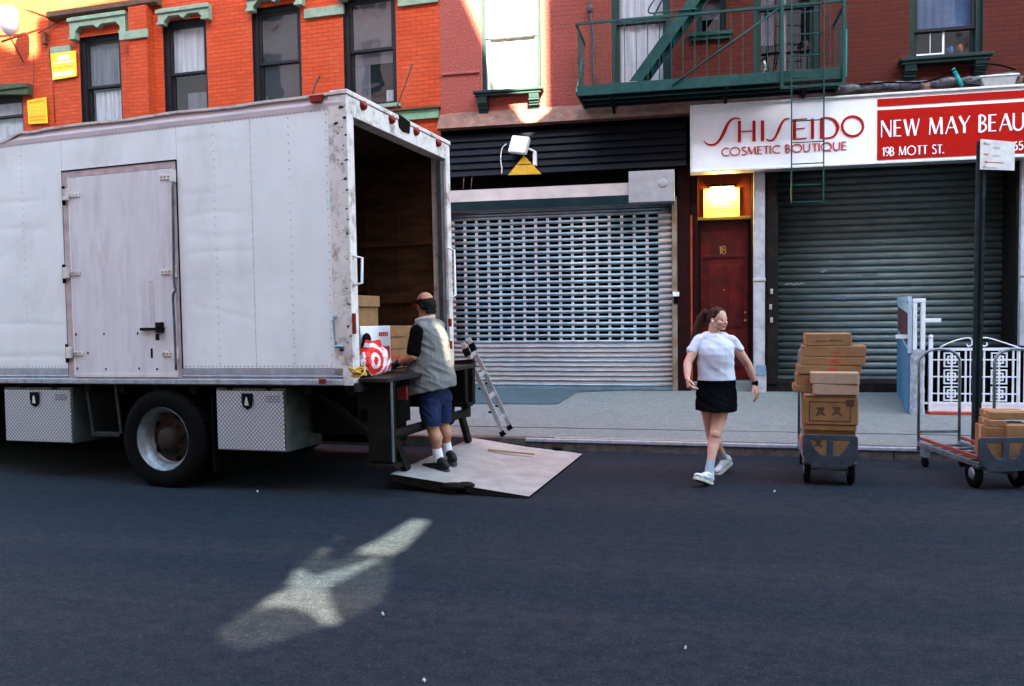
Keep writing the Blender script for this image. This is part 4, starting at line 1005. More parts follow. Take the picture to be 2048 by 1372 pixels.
bright = [c8r(*p) for p in ((1095, 407), (1150, 362), (1250, 322), (1350, 262), (1490, 174), (1592, 188), (1480, 310), (1405, 385), (1320, 418), (1200, 425))]
bit = [c8r(*p) for p in ((832, 398), (890, 364), (926, 374), (902, 410))]
spot = [c8r(*p) for p in ((930, 332), (985, 288), (1002, 298), (955, 330))]
def bp_(px, py, y): q = back(wy(px, py, y)); return (q.x, q.z)
rimlit = [bp_(*p, 7.62) for p in ((868, 638), (886, 638), (902, 660), (910, 700), (912, 740), (902, 745), (893, 708), (884, 676), (872, 658))]  # opening added to put sun on the man's shoulder
crown = [bp_(853+9*cos(2*pi*k/10), 591+6*sin(2*pi*k/10), 7.60) for k in range(10)]  # opening added to put sun on the man's head
OPP = thing('brick_building', 'long brick tenement row on the opposite side of the street', 'building', fr(7, YO, 0, 0))
ob = MB(); v_, f_ = holed(I4, prof, [faint, spot, rimlit, crown], YO); ob.add(v_, f_); v2, f2 = holed(I4, prof, [faint, spot, rimlit, crown], YO-.12); ob.add(v2, [f[::-1] for f in f2])  # unseen wall with openings made up to shape the sun patches
M_opp = brick('opposite_brick', (.50, .45, .40), (.46, .42, .38), (.3, .28, .26), .215, .072)
ob.build('wall', M_opp, OPP, weld=False, recalc=False)
def tint(name, a):
    m = bpy.data.materials.new(name); m.use_nodes = True; nt = m.node_tree; nt.nodes.clear()
    t = nt.nodes.new('ShaderNodeBsdfTransparent'); t.inputs[0].default_value = (a, a*.97, a*.93, 1); o = nt.nodes.new('ShaderNodeOutputMaterial'); lk(nt, t.outputs[0], o.inputs[0]); return m
pn = MB(); v_, f_ = holed(I4, faint, [star, bright, bit], YO-.06); pn.add(v_, f_); pn.build('sun_filter_pane', tint('sun_filter', .15), OPP, recalc=False)  # added filter, dims the sunbeam around the bright star on the road
pn = MB(); pn.add([(x, YO-.06, z) for x, z in bit], [range(len(bit))]); pn.build('sun_filter_pane', tint('sun_filter_mid', .45), OPP, recalc=False)  # added filter, half dims one small piece of the sun patch
# its window rows and sills, dark glass with pale surrounds
ow = MB(); random.seed(9)
fx0 = min(p[0] for p in faint)-.6; fx1 = max(p[0] for p in faint)+.6; fz0 = min(p[1] for p in faint)-.5; fz1 = max(p[1] for p in faint)+.5
ow = None; M_ow = [pm('dark_window_glass', (.03, .035, .04), None, 3, .08), pm('pale_stone', (.42, .38, .33), (.34, .3, .26), 8, .8)]
for k in range(5):
    x = -22
    while x < 29:
        z0 = 1.0+3.4*k; z1 = z0+1.9
        if not ((x+1.2 > fx0 and x-.2 < fx1 and z1+.2 > fz0 and z0-.2 < fz1) or any(x-.2 < p[0] < x+1.2 and z0-.2 < p[1] < z1+.2 for p in rimlit+crown)) and z1+.3 < min(ap[1], l1[1], l0[1], apx[1]):
            ow = MB(); ow.box(x, x+.95, YO+.002, YO+.02, z0, z1, 0); ow.box(x-.12, x+1.07, YO+.001, YO+.10, z0-.14, z0-.001, 1); ow.box(x-.12, x+1.07, YO+.001, YO+.10, z1+.001, z1+.2, 1); ow.build('window', M_ow, OPP)
        x += 2.6
# end walls of the street canyon
for x, lab in ((-32, 'far brick building closing the view down the street at left'), (40, 'far brick building closing the view down the street at right')):
    pass
# ================================================================ box truck
M_tw = pm('truck_white', (.70, .71, .715), (.63, .64, .645), 2.2, .42, rvar=.08, dirt=(.42, .40, .38), dscale=1.1, damt=.35, stretch=(1, 1, .6))
M_twd = pm('truck_rail', (.36, .37, .41), (.27, .28, .31), 12, .5, metal=.4, rvar=.1, dirt=(.2, .17, .15), dscale=5, damt=.5)
M_cove = pm('truck_cove', (.56, .47, .49), (.46, .40, .42), 6, .45, dirt=(.3, .26, .26), dscale=2, damt=.4, stretch=(.4, 1, 1))
M_trim = pm('door_trim_pink', (.48, .37, .36), (.36, .28, .28), 8, .5, dirt=(.2, .12, .1), dscale=7, damt=.5)
M_post = pm('chipped_cream', (.64, .58, .54), (.55, .50, .47), 4, .5, dirt=(.07, .035, .02), dscale=7, damt=.95, bump=.15, bscale=20)
M_ply = pm('dark_plywood', (.075, .034, .018), (.035, .016, .009), 3, .85, spec=.05, stretch=(1, 1, 4), dirt=(.012, .01, .008), dscale=2, damt=.7)
M_chas = pm('chassis_black', (.005, .0045, .0045), (.003, .003, .003), 7, .85, spec=.06)
M_steelb = pm('black_steel', (.003, .0026, .0024), (.006, .005, .0045), 8, .65, spec=.08, dirt=(.035, .02, .012), dscale=6, damt=.4)
M_lamp = pm('marker_red', (.20, .010, .007), (.14, .008, .006), 20, .25)
M_rub = pm('tyre_rubber', (.004, .004, .0045), (.005, .005, .005), 14, .95, spec=.03)
TR = thing('box_truck', 'white box truck parked with its rear shutter up and tail lift lowered', 'truck', TF)
BL, BR_, BW, BZ0, BZ1 = -4.6, 2.09, 2.27, .985, 3.52
def dome(mb, x, z, r=.0065, y=0, m=0): mb.add([(x+r*cos(2*pi*k/5), y, z+r*sin(2*pi*k/5)) for k in range(5)]+[(x, y-.005, z)], [(k, (k+1) % 5, 5) for k in range(5)], m)
DX0, DX1, DZ0, DZ1 = -1.085, .275, 1.045, 3.075        # side door opening
sp_ = MB(TF)
def skin(x0, x1, z0, z1):
    nx = max(2, int((x1-x0)/.05)); nz_ = max(2, int((z1-z0)/.025))
    def dy(x, z):
        e = min(1, (x-x0)/.12, (x1-x)/.12, (z-z0)/.12, (z1-z)/.12); e = max(0, e)
        return (.005*noise.noise(V((x*1.1, z*2.6, 1.3)))+.0035*(1-min(1, abs(noise.noise(V((x*.9+4, z*3.2, 2))))*9))*(1 if noise.noise(V((x*.9, z*1.3, 9))) > 0 else 0)+.0015*noise.noise(V((x*2.2+4, z*7, 2))))*e
    vs = [(x0+(x1-x0)*i/nx, dy(x0+(x1-x0)*i/nx, z0+(z1-z0)*j/nz_), z0+(z1-z0)*j/nz_) for j in range(nz_+1) for i in range(nx+1)]
    sp_.add(vs, [(j*(nx+1)+i, j*(nx+1)+i+1, (j+1)*(nx+1)+i+1, (j+1)*(nx+1)+i) for j in range(nz_) for i in range(nx)], 0, True)
seams = [-4.0, -3.4, -2.8, -2.2, -1.62, DX0-.012, DX1+.012, .92, 1.50, 1.905]
xs = [BL]+seams
PX = sorted(set([BL, -3.4, -2.2, DX0-.012, DX1+.012, 1.10, 1.905]))
for i in range(len(PX)-1):
    a_, b_ = PX[i]+.001, PX[i+1]-.001
    if abs(PX[i]-(DX0-.012)) < 1e-6: skin(a_, b_, DZ1+.012, 3.40)
    else: skin(a_, b_, 1.14, 3.40)
for x in (-4.0, -3.4, -2.8, -2.2, -1.62, .70, 1.10, 1.50, 1.88):
    z = 1.18
    while z < 3.38: dome(sp_, x, z, .0075, -.002, 1); z += .075
for x in (DX0-.03, DX1+.03):
    z = 1.18
    while z < 3.38: dome(sp_, x, z, .005, -.002, 0); z += .07
x = BL+.02
while x < 1.92:
    if not (DX0-.02 < x < DX1+.02): dome(sp_, x, 1.158, .0085, -.001, 1)
    dome(sp_, x, 3.385, .006, -.001, 1); x += .043
side = sp_.build('side_panel', [M_tw, M_twd], TR, weld=True, recalc=False, label='dented white riveted side panel')
bs = MB(TF)                                          # inner core that closes the body
bs.box(BL, 2.05, .03, .06, 1.0, 3.42); bs.box(BL, 2.05, BW-.03, BW-.0, 1.0, 3.45, 1); bs.box(BL, 2.05, BW-.06, BW-.031, 1.0, 3.45, 0); bs.box(BL, BL+.05, .061, BW-.061, 1.0, 3.45, 0); bs.box(BL, 2.05, .061, BW-.061, 3.40, 3.43, 0)
bs.box(BL, 2.05, .061, BW-.061, .97, 1.03, 0)
bs.build('body_shell', [M_ply, M_tw], TR)
inn = MB(TF)
x = BL+.3
while x < 2.0: inn.box(x, x+.035, .0605, .075, 1.05, 3.4); inn.box(x, x+.035, BW-.075, BW-.0605, 1.05, 3.4); x += .41
for z in (1.4, 1.75, 2.4): inn.box(BL+.06, 2.0, BW-.095, BW-.076, z, z+.10)
inn.build('inner_slats', M_ply, TR)
rf = MB(TF); ys = [0, .03]
n = 60
def bow(x):                                          # roof edge, with the bent piece at the front seen in the photo
    if x < -1.60: return -.0-.075*min(1, max(0, (-1.60-x)/.22))
    return .012*noise.noise(V((x*1.7, 0, 0)))-.008*(x < -1.3)
vs = []
xx = [BL+(2.05-BL)*i/n for i in range(n+1)]
for x in xx:
    b = bow(x)
    vs += [(x, -.004, 3.395), (x, -.010+.004*noise.noise(V((x*3, 1, 1))), 3.44), (x, .012, BZ1-.02+b), (x, -.016, BZ1-.016+b), (x, -.018, BZ1+.006+b), (x, .03, BZ1+.012+b), (x, BW/2, BZ1+.05), (x, BW-.03, BZ1+.02), (x, BW, BZ1-.02), (x, BW+.002, 3.44)]
fs = []; k = 10
for i in range(n):
    for j in range(k-1): fs.append((i*k+j, (i+1)*k+j, (i+1)*k+j+1, i*k+j+1))
rf.add(vs, fs, 0); 
for i, f in enumerate(rf.f):
    if i % 9 in (0, 1): rf.mi[i] = 1
    elif i % 9 in (2, 3, 4): rf.mi[i] = 2
rf.build('roof', [M_tw, M_cove, M_post], TR, recalc=True)
lr = MB(TF)
lr.prism([(-.006, 1.137), (-.006, 1.072), (-.014, 1.066), (.03, 1.066), (.03, 1.137)], 0, BL, DX0-.002)
lr.prism([(-.006, 1.137), (-.006, 1.072), (-.014, 1.066), (.03, 1.066), (.03, 1.137)], 0, DX1+.002, 1.99)
lr.prism([(-.016, 1.040), (-.022, 1.034), (-.022, .995), (-.012, .987), (.03, .987), (.03, 1.040)], 0, BL, 1.99)
lr.prism([(-.006, 1.065), (-.006, 1.0405), (.03, 1.0405), (.03, 1.065)], 0, BL, 1.99)
x = BL+.1; 
while x < 1.95:
    lr.box(x, x+.012, -.028, -.0225, .992, 1.035); dome(lr, x+.03, 1.02, .008, -.0225); x += .235
x = BL+.02
while x < 1.95:
    if not (DX0 < x < DX1): dome(lr, x, 1.104, .007, -.006)
    x += .14
lr.build('lower_rail', M_twd, TR)
ch_ = MB(TF); random.seed(21)                  # flaked paint along the tail edge
def chip(x, z, r, y=-.0085):
    k = 7; ch_.add([(x+r*random.uniform(.5, 1.3)*cos(2*pi*i/k)*1.5, y, z+r*random.uniform(.4, 1)*sin(2*pi*i/k)) for i in range(k)], [range(k)])
for i in range(26):
    z = 3.46-2.3*random.random()**1.5; chip(BR_-.014-abs(random.gauss(0, .03)), z, random.uniform(.004, .011))
for (px, py, r) in ((673, 247, .03), (682, 215, .035), (690, 236, .03), (693, 270, .02), (676, 267, .015), (694, 320, .03), (677, 320, .014), (692, 358, .03), (686, 300, .012), (695, 380, .02), (680, 690, .03), (684, 700, .03)):
    x, z = tp(px, py); chip(x, z, r*.6)
# side door
fz = MB(TF)
for q in ((DX0, DX0+.075, DZ0, DZ1), (DX1-.035, DX1, DZ0, DZ1), (DX0+.075, DX1-.035, DZ1-.06, DZ1), (DX0+.075, DX1-.035, DZ0, DZ0+.025)): fz.box(q[0], q[1], -.012, .03, q[2], q[3])
fz.box(DX0-.012, DX0+.0, -.008, .02, DZ0, DZ1+.01, 1); fz.box(DX0, DX1+.012, -.018, .02, DZ1+.001, DZ1+.012, 1); fz.box(DX1+.001, DX1+.014, -.005, .02, DZ0, DZ1, 1)
fz.box(DX0+.078, DX0+.088, -.02, -.0125, DZ0+.03, DZ1-.065, 2)
fz.build('door_frame', [M_trim, M_chas, M_tw], TR, bevel=.003)
dp = MB(TF); dp.box(DX0+.09, DX1-.038, -.016, .02, DZ0+.03, DZ1-.065)
dp.box(DX0+.09, DX1-.038, -.022, -.0165, DZ0+.01, DZ0+.045)
sp2 = MB(TF)
for (px, py) in ((155, 669), (211, 668), (278, 667), (179, 706), (342, 703), (158, 737), (215, 738), (281, 737), (317, 738), (306, 700), (306, 712)):
    x, z = tp(px, py); sp2.add([(x+.011*cos(2*pi*k/7), -.0185, z+.015*sin(2*pi*k/7)) for k in range(7)], [range(7)])
x, z = tp(306, 703); sp2.box(x-.012, x+.012, -.0182, -.0162, z-.06, z+.03)
dpo = dp.join(sp2, 1).build('side_door', [pm('side_door_white', (.60, .58, .60), (.53, .50, .52), 3, .45, rvar=.08, dirt=(.30, .24, .20), dscale=2.5, damt=.45, stretch=(2.2, 1, .45)), M_chas], TR, bevel=.004, label='white side door with rust spots and a padlocked latch')
Mh = [M_post, M_chas]
for (px, py) in ((137, 390), (138, 546), (144, 705)):
    hg = MB(TF); x, z = tp(px, py); hg.box(x-.035, x+.03, -.045, -.013, z-.055, z+.055); hg.box(x-.045, x-.03, -.04, -.01, z-.10, z+.085, 1); hg.box(x+.03, x+.16, -.028, -.017, z-.03, z+.012)
    for k in range(3): dome(hg, x+.05+k*.04, z-.01, .008, -.028, 1)
    hg.build('hinge', Mh, dpo, bevel=.004)
for (px, py) in ((351, 352), (353, 542), (356, 706)):
    hg = MB(TF); x, z = tp(px, py); hg.box(x-.03, x+.02, -.05, -.013, z-.06, z+.05); hg.box(x-.16, x-.03, -.028, -.017, z-.03, z+.02)
    for k in range(3): dome(hg, x-.14+k*.04, z-.006, .009, -.028, 1)
    hg.build('strap', Mh, dpo, bevel=.004)
rod = MB(TF); x = DX1+.005; q = [tp(*p) for p in ((352, 365), (353, 440), (355, 560), (358, 580), (353, 590), (354, 620), (356, 660), (359, 740))]
rod.tube([(a_, -.045, b_) for a_, b_ in spl(q, 4)], .012, 8); rod.build('lock_rod', pm('steel_dark', (.12, .13, .15), (.05, .05, .06), 10, .4, metal=.7), dpo)
lt_ = MB(TF); x0, z = tp(286, 658); x1 = tp(333, 656)[0]
lt_.box(x0, x1, -.045, -.018, z-.014, z+.012); c = tp(325, 655); lt_.box(c[0]-.035, c[0]+.035, -.06, -.0175, c[1]-.05, c[1]+.05); lt_.lathe([(0, -.075), (.025, -.07), (.028, -.05)], (c[0], 0, c[1]+.01), 1, 12)
lt_.box(c[0]-.022, c[0]+.018, -.075, -.061, c[1]-.12, c[1]-.055)
lt_.build('latch', M_steelb, dpo, bevel=.004)
g_ = MB(TF); x0, z1 = tp(300, 562); x1, z0 = tp(313, 655); g_.box(x0, x1, -.0185, -.0163, z0+.02, z1); g_.build('worn_strip', pm('worn_tape', (.40, .38, .40), (.5, .48, .5), 40, .7), dpo)
# rear frame
rp = MB(TF)
rp.box(1.905, BR_, -.006, .115, .985, 3.50)
rp.join(ch_, 1).build('rear_post', [M_post, pm('rust_brown', (.05, .028, .018), (.02, .012, .009), 30, .9)], TR, bevel=.006, label='chipped cream corner post on the street side')
MB(TF).box(1.905, BR_, BW-.105, BW+.006, .985, 3.50).build('rear_post', M_post, TR, bevel=.006)
M_trk = pm('track_grey', (.09, .09, .095), (.05, .05, .055), 8, .5, metal=.4)
MB(TF).box(2.01, 2.06, .116, .165, 1.05, 3.30).build('door_track', M_trk, TR); MB(TF).box(2.01, 2.06, BW-.20, BW-.106, 1.05, 3.30).build('door_track', M_trk, TR)
hd = MB(TF); hd.box(1.95, BR_+.001, .116, BW-.106, 3.33, 3.50); hd.box(1.93, BR_+.012, -.012, BW+.012, 3.505, 3.545)
n_ = 0
hd.build('rear_header', M_post, TR, bevel=.005)
hb = MB(TF); v, z = tq(808, 252, 2.10); hb.prism([(v-.12, z+.09), (v+.14, z+.07), (v+.12, z-.05), (v-.02, z-.06), (v-.10, z-.03)], 0, 2.092, 2.104); hb.build('torn_patch', M_chas, TR)
for (px, py) in ((726, 211), (783, 239), (832, 263), (876, 286)):
    v, z = tq(px, py, 2.10); m = MB(TF); m.lathe([(.0, 2.135), (.03, 2.13), (.042, 2.115), (.045, 2.092)], (0, v, z), 0, 16); m.build('marker_light', M_lamp, TR)
x, z = tp(636, 196); m = MB(TF); m.prism([(x-.07, z+.02), (x+.07, z+.02), (x+.055, z-.045), (x-.055, z-.045)], 1, -.04, -.006); m.build('marker_light', M_lamp, TR, bevel=.006)
x, z = tp(648, 762); m = MB(TF); m.box(x-.035, x+.035, -.034, -.0225, z-.02, z+.02); m.build('marker_light', M_lamp, TR, bevel=.004)
for (px, py) in ((901, 645), (902, 690)):
    v, z = tq(px, py, 2.12); m = MB(TF); m.box(2.10, 2.13, v-.02, v+.02, z-.045, z+.045); m.build('tail_light', M_lamp, TR, bevel=.006)
v, z = tq(714, 647, 2.13); m = MB(TF); m.box(2.092, 2.12, v-.02, v+.01, z-.09, z+.09); m.build('tail_light', M_lamp, TR, bevel=.006)
gh = MB(TF); q = [tq(*p, 2.13) for p in ((713, 512), (718, 516), (718, 566), (713, 570))]
gh.tube([(2.095, q[0][0], q[0][1]), (2.16, q[1][0], q[1][1]), (2.16, q[2][0], q[2][1]), (2.095, q[3][0], q[3][1])], .012, 8); gh.build('grab_handle', M_white, TR)
gh = MB(TF); q = [tq(*p, 2.13) for p in ((898, 495), (903, 500), (906, 590), (900, 600))]
gh.tube([(2.095, q[0][0], q[0][1]), (2.16, q[1][0], q[1][1]), (2.16, q[2][0], q[2][1]), (2.095, q[3][0], q[3][1])], .014, 8); gh.build('grab_handle', M_white, TR)
gh = MB(TF); q = [tp(*p) for p in ((673, 636), (671, 640), (675, 680), (678, 690))]
gh.tube([(a_, -.04, b_) for a_, b_ in q], .01, 8); gh.ell((q[0][0], -.03, q[0][1]+.01), (.02, .02, .025)); gh.ell((q[-1][0]+.02, -.03, q[-1][1]-.01), (.05, .03, .02)); gh.build('tie_hook', M_galv, TR)
# tool boxes
def dia():
    m = bpy.data.materials.new('diamond_plate'); m.use_nodes = True; nt = m.node_tree; b = nt.nodes['Principled BSDF']
    b.inputs['Metallic'].default_value = .45; b.inputs['Roughness'].default_value = .5
    tc = nt.nodes.new('ShaderNodeTexCoord'); outs = []
    for r_ in (45, -45):
        mp = nt.nodes.new('ShaderNodeMapping'); mp.inputs['Rotation'].default_value = (0, R(r_), 0); lk(nt, tc.outputs['Object'], mp.inputs[0])
        w = nt.nodes.new('ShaderNodeTexWave'); w.bands_direction = 'X'; w.inputs['Scale'].default_value = 11; lk(nt, mp.outputs[0], w.inputs[0]); outs.append(w.outputs['Fac'])
    mu = nt.nodes.new('ShaderNodeMath'); mu.operation = 'MULTIPLY'; lk(nt, outs[0], mu.inputs[0]); lk(nt, outs[1], mu.inputs[1])
    r = nt.nodes.new('ShaderNodeValToRGB'); r.color_ramp.elements[0].color = (.22, .225, .24, 1); r.color_ramp.elements[1].color = (.54, .55, .60, 1); r.color_ramp.elements[0].position = .1; r.color_ramp.elements[1].position = .5
    lk(nt, mu.outputs[0], r.inputs[0]); lk(nt, r.outputs[0], b.inputs['Base Color'])
    bp = nt.nodes.new('ShaderNodeBump'); bp.inputs['Strength'].default_value = .4; bp.inputs['Distance'].default_value = .004; lk(nt, mu.outputs[0], bp.inputs['Height']); lk(nt, bp.outputs[0], b.inputs['Normal'])
    return m
M_dia = dia()
M_tbs = pm('toolbox_side', (.09, .10, .095), (.05, .06, .06), 6, .5, metal=.5)
for k, (x0, x1, z0, z1) in enumerate(((-1.995, -1.095, .385, .945), (.625, 1.375, .375, .955))):
    b = MB(TF); b.box(x0, x1, .03, .62, z0, z1)
    bo = b.build('toolbox', M_tbs, TR, bevel=.006, label=('front' if k == 0 else 'rear')+' diamond plate toolbox under the body')
    l = MB(TF); l.box(x0+.018, x1-.018, .012, .0295, z0+.012, z1-.025); l.build('lid', M_dia, bo, bevel=.004)
    cx = tp(70, 794, .01)[0] if k == 0 else tp(495, 800, .01)[0]; cz = z1-.115
    s = MB(TF); s.prism([(cx-.058, cz+.07), (cx+.058, cz+.07), (cx+.06, cz+.0), (cx+.045, cz-.055), (cx, cz-.08), (cx-.045, cz-.055), (cx-.06, cz+.0)], 1, -.004, .0115); s.build('lock_plate', M_chas, bo, bevel=.006)
    s = MB(TF); s.prism([(cx-.022, cz-.04), (cx+.025, cz-.045), (cx+.006, cz+.035), (cx-.006, cz+.035)], 1, -.010, -.0045); s.build('lock_handle', M_alum, bo, bevel=.003)
    s = MB(TF); lx = x1-.20
    for r_ in range(3):
        for c_ in range(6): s.box(lx+c_*.026, lx+c_*.026+.018, .009, .0118, z1-.08-r_*.022, z1-.066-r_*.022)
    s.build('worn_print', pm('print_grey', (.16, .16, .18), None, 30), bo)
# underside
ch = MB(TF)
ch.box(BL, 1.95, .62, .72, .70, .965); ch.box(BL, 1.95, 1.55, 1.65, .70, .965)
x = BL+.3
while x < 2: ch.box(x, x+.07, .03, BW-.03, .90, .968); x += .42
ch.box(-.15, .15, .3, 2.0, .38, .54); ch.ell((0, 1.13, .46), (.22, .26, .22), 14)
ch.box(BL, -.55, 1.64, 2.22, .12, .93); ch.box(.60, 1.5, 1.9, 2.22, .18, .93)
ch.box(BL, -.6, 1.0, 1.3, .35, .7); ch.box(1.42, 1.9, .4, 1.5, .50, .9)
ch.build('chassis', M_chas, TR)
sb = MB(TF); q = [tp(*p, .03) for p in ((171, 790), (184, 868), (240, 868), (229, 790))]
sb.bar((q[0][0], .05, .97), (q[1][0], .05, q[1][1]), .03, .02, up=(0, 1, 0)); sb.bar((q[3][0], .05, .97), (q[2][0], .05, q[2][1]), .03, .02, up=(0, 1, 0)); sb.box(q[1][0], q[2][0], .02, .10, q[1][1]-.02, q[1][1]+.02)
sb.build('step', pm('step_dark', (.014, .012, .011), (.009, .008, .008), 8, .6), TR, bevel=.004)
mf = MB(TF); mf.box(.565, .58, .03, .6, .16, .9); mf.build('mudflap', M_rub, TR)
def wheel(cx, y0, parent, sgn=1, far=False):
    cz = .46; t = MB(TF)
    P = [(.30, 0), (.335, -.012*1), (.40, -.022), (.455, -.004), (.478, .035), (.48, .13), (.478, .225), (.455, .26), (.36, .27), (.30, .26)]
    t.lathe([(r, y0+sgn*d) for r, d in P], (cx, 0, cz), 1, 48)
    for k in range(48):
        a = 2*pi*k/48; Mt = Matrix.Translation((cx, 0, cz))@Matrix.Rotation(a, 4, 'Y')
        t.box(-.018, .018, y0+sgn*.035, y0+sgn*.11, .474, .490, 0, Mt); t.box(-.018, .018, y0+sgn*.145, y0+sgn*.225, .474, .490, 0, Mt)
    w = t.build('wheel', M_rub, parent)
    r = MB(TF)
    r.lathe([(.305, y0-sgn*.006), (.312, y0+sgn*.004), (.290, y0+sgn*.012), (.276, y0+sgn*.05), (.262, y0+sgn*.058), (.258, y0+sgn*.14), (.235, y0+sgn*.155)], (cx, 0, cz), 1, 48, 0)
    r.build('rim', pm('rim_white', (.24, .27, .28), (.09, .10, .105), 6, .35, metal=.3, dirt=(.1, .09, .08), dscale=5, damt=.6), w)
    d = MB(TF); d.lathe([(.236, y0+sgn*.155), (.18, y0+sgn*.135), (.12, y0+sgn*.13), (.105, y0+sgn*.06), (.085, y0+sgn*.045), (0, y0+sgn*.045)], (cx, 0, cz), 1, 40)
    for k in range(8):
        a = 2*pi*k/8+.2; d.lathe([(.018, y0+sgn*.135), (.018, y0+sgn*.105), (0, y0+sgn*.105)], (cx+.14*cos(a), 0, cz+.14*sin(a)), 1, 6)
    for k in range(5):
        a = 2*pi*k/5; d.lathe([(.035, y0+sgn*.139), (0, y0+sgn*.139)], (cx+.205*cos(a), 0, cz+.205*sin(a)), 1, 12, 1)
    d.build('hub', [pm('rusty_hub', (.034, .02, .012), (.011, .008, .006), 14, .7, bump=.3), M_chas], w)
    return w
wheel(.012, .005, TR); wheel(.012, .31, TR); wheel(.012, BW-.005, TR, -1)
wheel(-4.4, .005, TR); wheel(-4.4, BW-.005, TR, -1)
# cab, off the left edge of the frame
cb_ = MB(TF); cb_.prism([(-4.62, .6), (-4.62, 2.35), (-5.0, 2.4), (-5.75, 2.32), (-6.25, 1.55), (-6.4, 1.35), (-6.42, .45), (-5.0, .45)], 1, .10, BW-.10); cb_.build('cab', M_tw, TR, bevel=.05)

# tail lift
shf = MB(TF); zs = 1.045
shf.box(2.105, 2.38, .05, BW-.05, zs-.035, zs); shf.box(2.095, 2.14, -.01, BW+.01, .93, zs-.036); shf.box(1.93, 2.095, .117, BW-.107, .93, 1.0)
shf.build('tail_shelf', pm('worn_shelf', (.014, .013, .013), (.007, .007, .007), 6, .5, spec=.2), TR, bevel=.004)
lf = MB(TF)
for y, zl0 in ((.16, .30), (BW-.36, .66)):
    lf.box(2.13, 2.36, y, y+.012, zl0, 1.009); lf.box(2.13, 2.17, y+.013, y+.09, zl0-.02, 1.008); lf.box(2.32, 2.36, y+.013, y+.09, zl0-.02, 1.008)
    lf.box(2.11, 2.40, y-.03, y+.13, zl0-.06, zl0-.02)
lf.tube([(2.30, .2, .52), (2.30, BW-.2, .52)], .045, 10); lf.box(1.5, 2.14, .45, .53, .62, .72); lf.box(1.5, 2.14, 1.65, 1.73, .62, .72)
lf.bar((1.55, .30, .90), (2.2, .30, .42), .05, .08, up=(0, 1, 0)); lf.bar((1.55, BW-.35, .90), (2.2, BW-.35, .42), .05, .08, up=(0, 1, 0))
lf.build('lift_frame', M_steelb, TR, bevel=.004)
pc = MB(TF); pc.box(2.364, 2.38, .15, .166, .30, 1.008); pc.build('chrome_edge', pm('blue_chrome', (.25, .33, .38), None, 8, .3, metal=.9), TR)
rdx = MB(TF); v, z = tq(793, 775, 2.3); rdx.box(2.2, 2.3, .60, .635, .80, .93); rdx.build('tail_light', M_lamp, TR, bevel=.006)
# platform lowered to the road
A, B_, C_ = V((-2.72, 7.10, .15)), V((-1.385, 6.955, .022)), V((-1.19, 9.06, .022)); D_ = V((-2.50, 9.22, .15))
pf = MB(); up_ = V((0, 0, 1)); th = .035
def pq(u, v, dz=0): return A*(1-u)*(1-v)+B_*u*(1-v)+C_*u*v+D_*(1-u)*v+V((0, 0, dz))
us = [0, .12, .5, .86, 1]; n = 6
def crease(u, v): return -.012 if abs(u-.5) < .01 else 0
vs = []
for i, u in enumerate(us):
    for j in range(n+1): vs.append(pq(u, j/n, crease(u, j/n)+(.004*noise.noise(V((u*5, j, 1))))))
pf.add(vs, [(i*(n+1)+j, (i+1)*(n+1)+j, (i+1)*(n+1)+j+1, i*(n+1)+j+1) for i in range(len(us)-1) for j in range(n)])
m_ = len(us)
# edge skirts, the near one thick and chewed up in the middle
ed = [pq(u, 0, crease(u, 0)) for u in (0, .12, .3, .48, .5, .55, .62, .7, .86, 1)]
dp_ = [.05, .07, .085, .10, .03, .035, .09, .08, .05, .02]
lo_ = [p+V((0, -.01, -d)) for p, d in zip(ed, dp_)]
lo_ = [V((p.x, p.y, max(.003, p.z))) for p in lo_]
pf.add(ed+lo_, [(i, i+1, i+11, i+10) for i in range(9)], 1)
for (a_, b_) in (((0, 0), (0, 1)), ((0, 1), (1, 1)), ((1, 1), (1, 0))):
    p, q = pq(*a_), pq(*b_); pf.add([p, q, V((q.x, q.y, max(.004, q.z-.07))), V((p.x, p.y, max(.004, p.z-.07)))], [(0, 1, 2, 3)], 1)
M_plat = pm('worn_plate', (.34, .33, .295), (.25, .245, .225), 5, .6, metal=.2, bump=.35, bscale=45, dirt=(.20, .18, .16), dscale=3, damt=.55)
pf.build('lift_platform', [M_plat, M_steelb], TR, recalc=False)
fold = MB()
p = pq(.46, 0); fold.ell((p.x+.02, p.y-.0, p.z-.02), (.13, .07, .035), 10); fold.ell((p.x+.12, p.y+.02, p.z-.01), (.09, .06, .03), 10); p = pq(.78, 1.0); fold.ell((p.x, p.y, p.z+.02), (.07, .03, .028), 8)
fold.build('hinge_lump', M_steelb, TR)
for v in (.12, .88):
    p = pq(0, v); q = TF@V((2.3, .3+(BW-.65)*(v > .5), .52)); MB().bar(p+V((.05, 0, -.02)), q, .05, .09, up=(0, 1, 0)).build('lift_arm', M_steelb, TR)
# black side bracket standing at the kerb-side corner
sbk = MB(TF); U = 2.55
def sq(px, py): return tq(px, py, U)
q = [hit(TF, px, py, 1, 2.30) for px, py in ((898, 722), (946, 718), (947, 808), (938, 812), (938, 834), (896, 834))]
h_ = [hit(TF, px, py, 1, 2.30) for px, py in ((907, 806), (924, 806), (923, 829), (905, 829))]
v_, f_ = holed(I4, [(p.x, p.z) for p in q], [[(p.x, p.z) for p in h_]], 0)
for yy in (2.28, 2.36): sbk.add([(x, yy, z) for x, _, z in v_], f_)
def rim(lp_):
    k = len(lp_); sbk.add([(p.x, 2.28, p.z) for p in lp_]+[(p.x, 2.36, p.z) for p in lp_], [(i, (i+1) % k, (i+1) % k+k, i+k) for i in range(k)])
rim(q); rim(h_)
r0 = hit(TF, 928, 724, 1, 2.28); r1 = hit(TF, 932, 800, 1, 2.28); sbk.box(r0.x-.01, r0.x+.03, 2.25, 2.279, r1.z, r0.z)
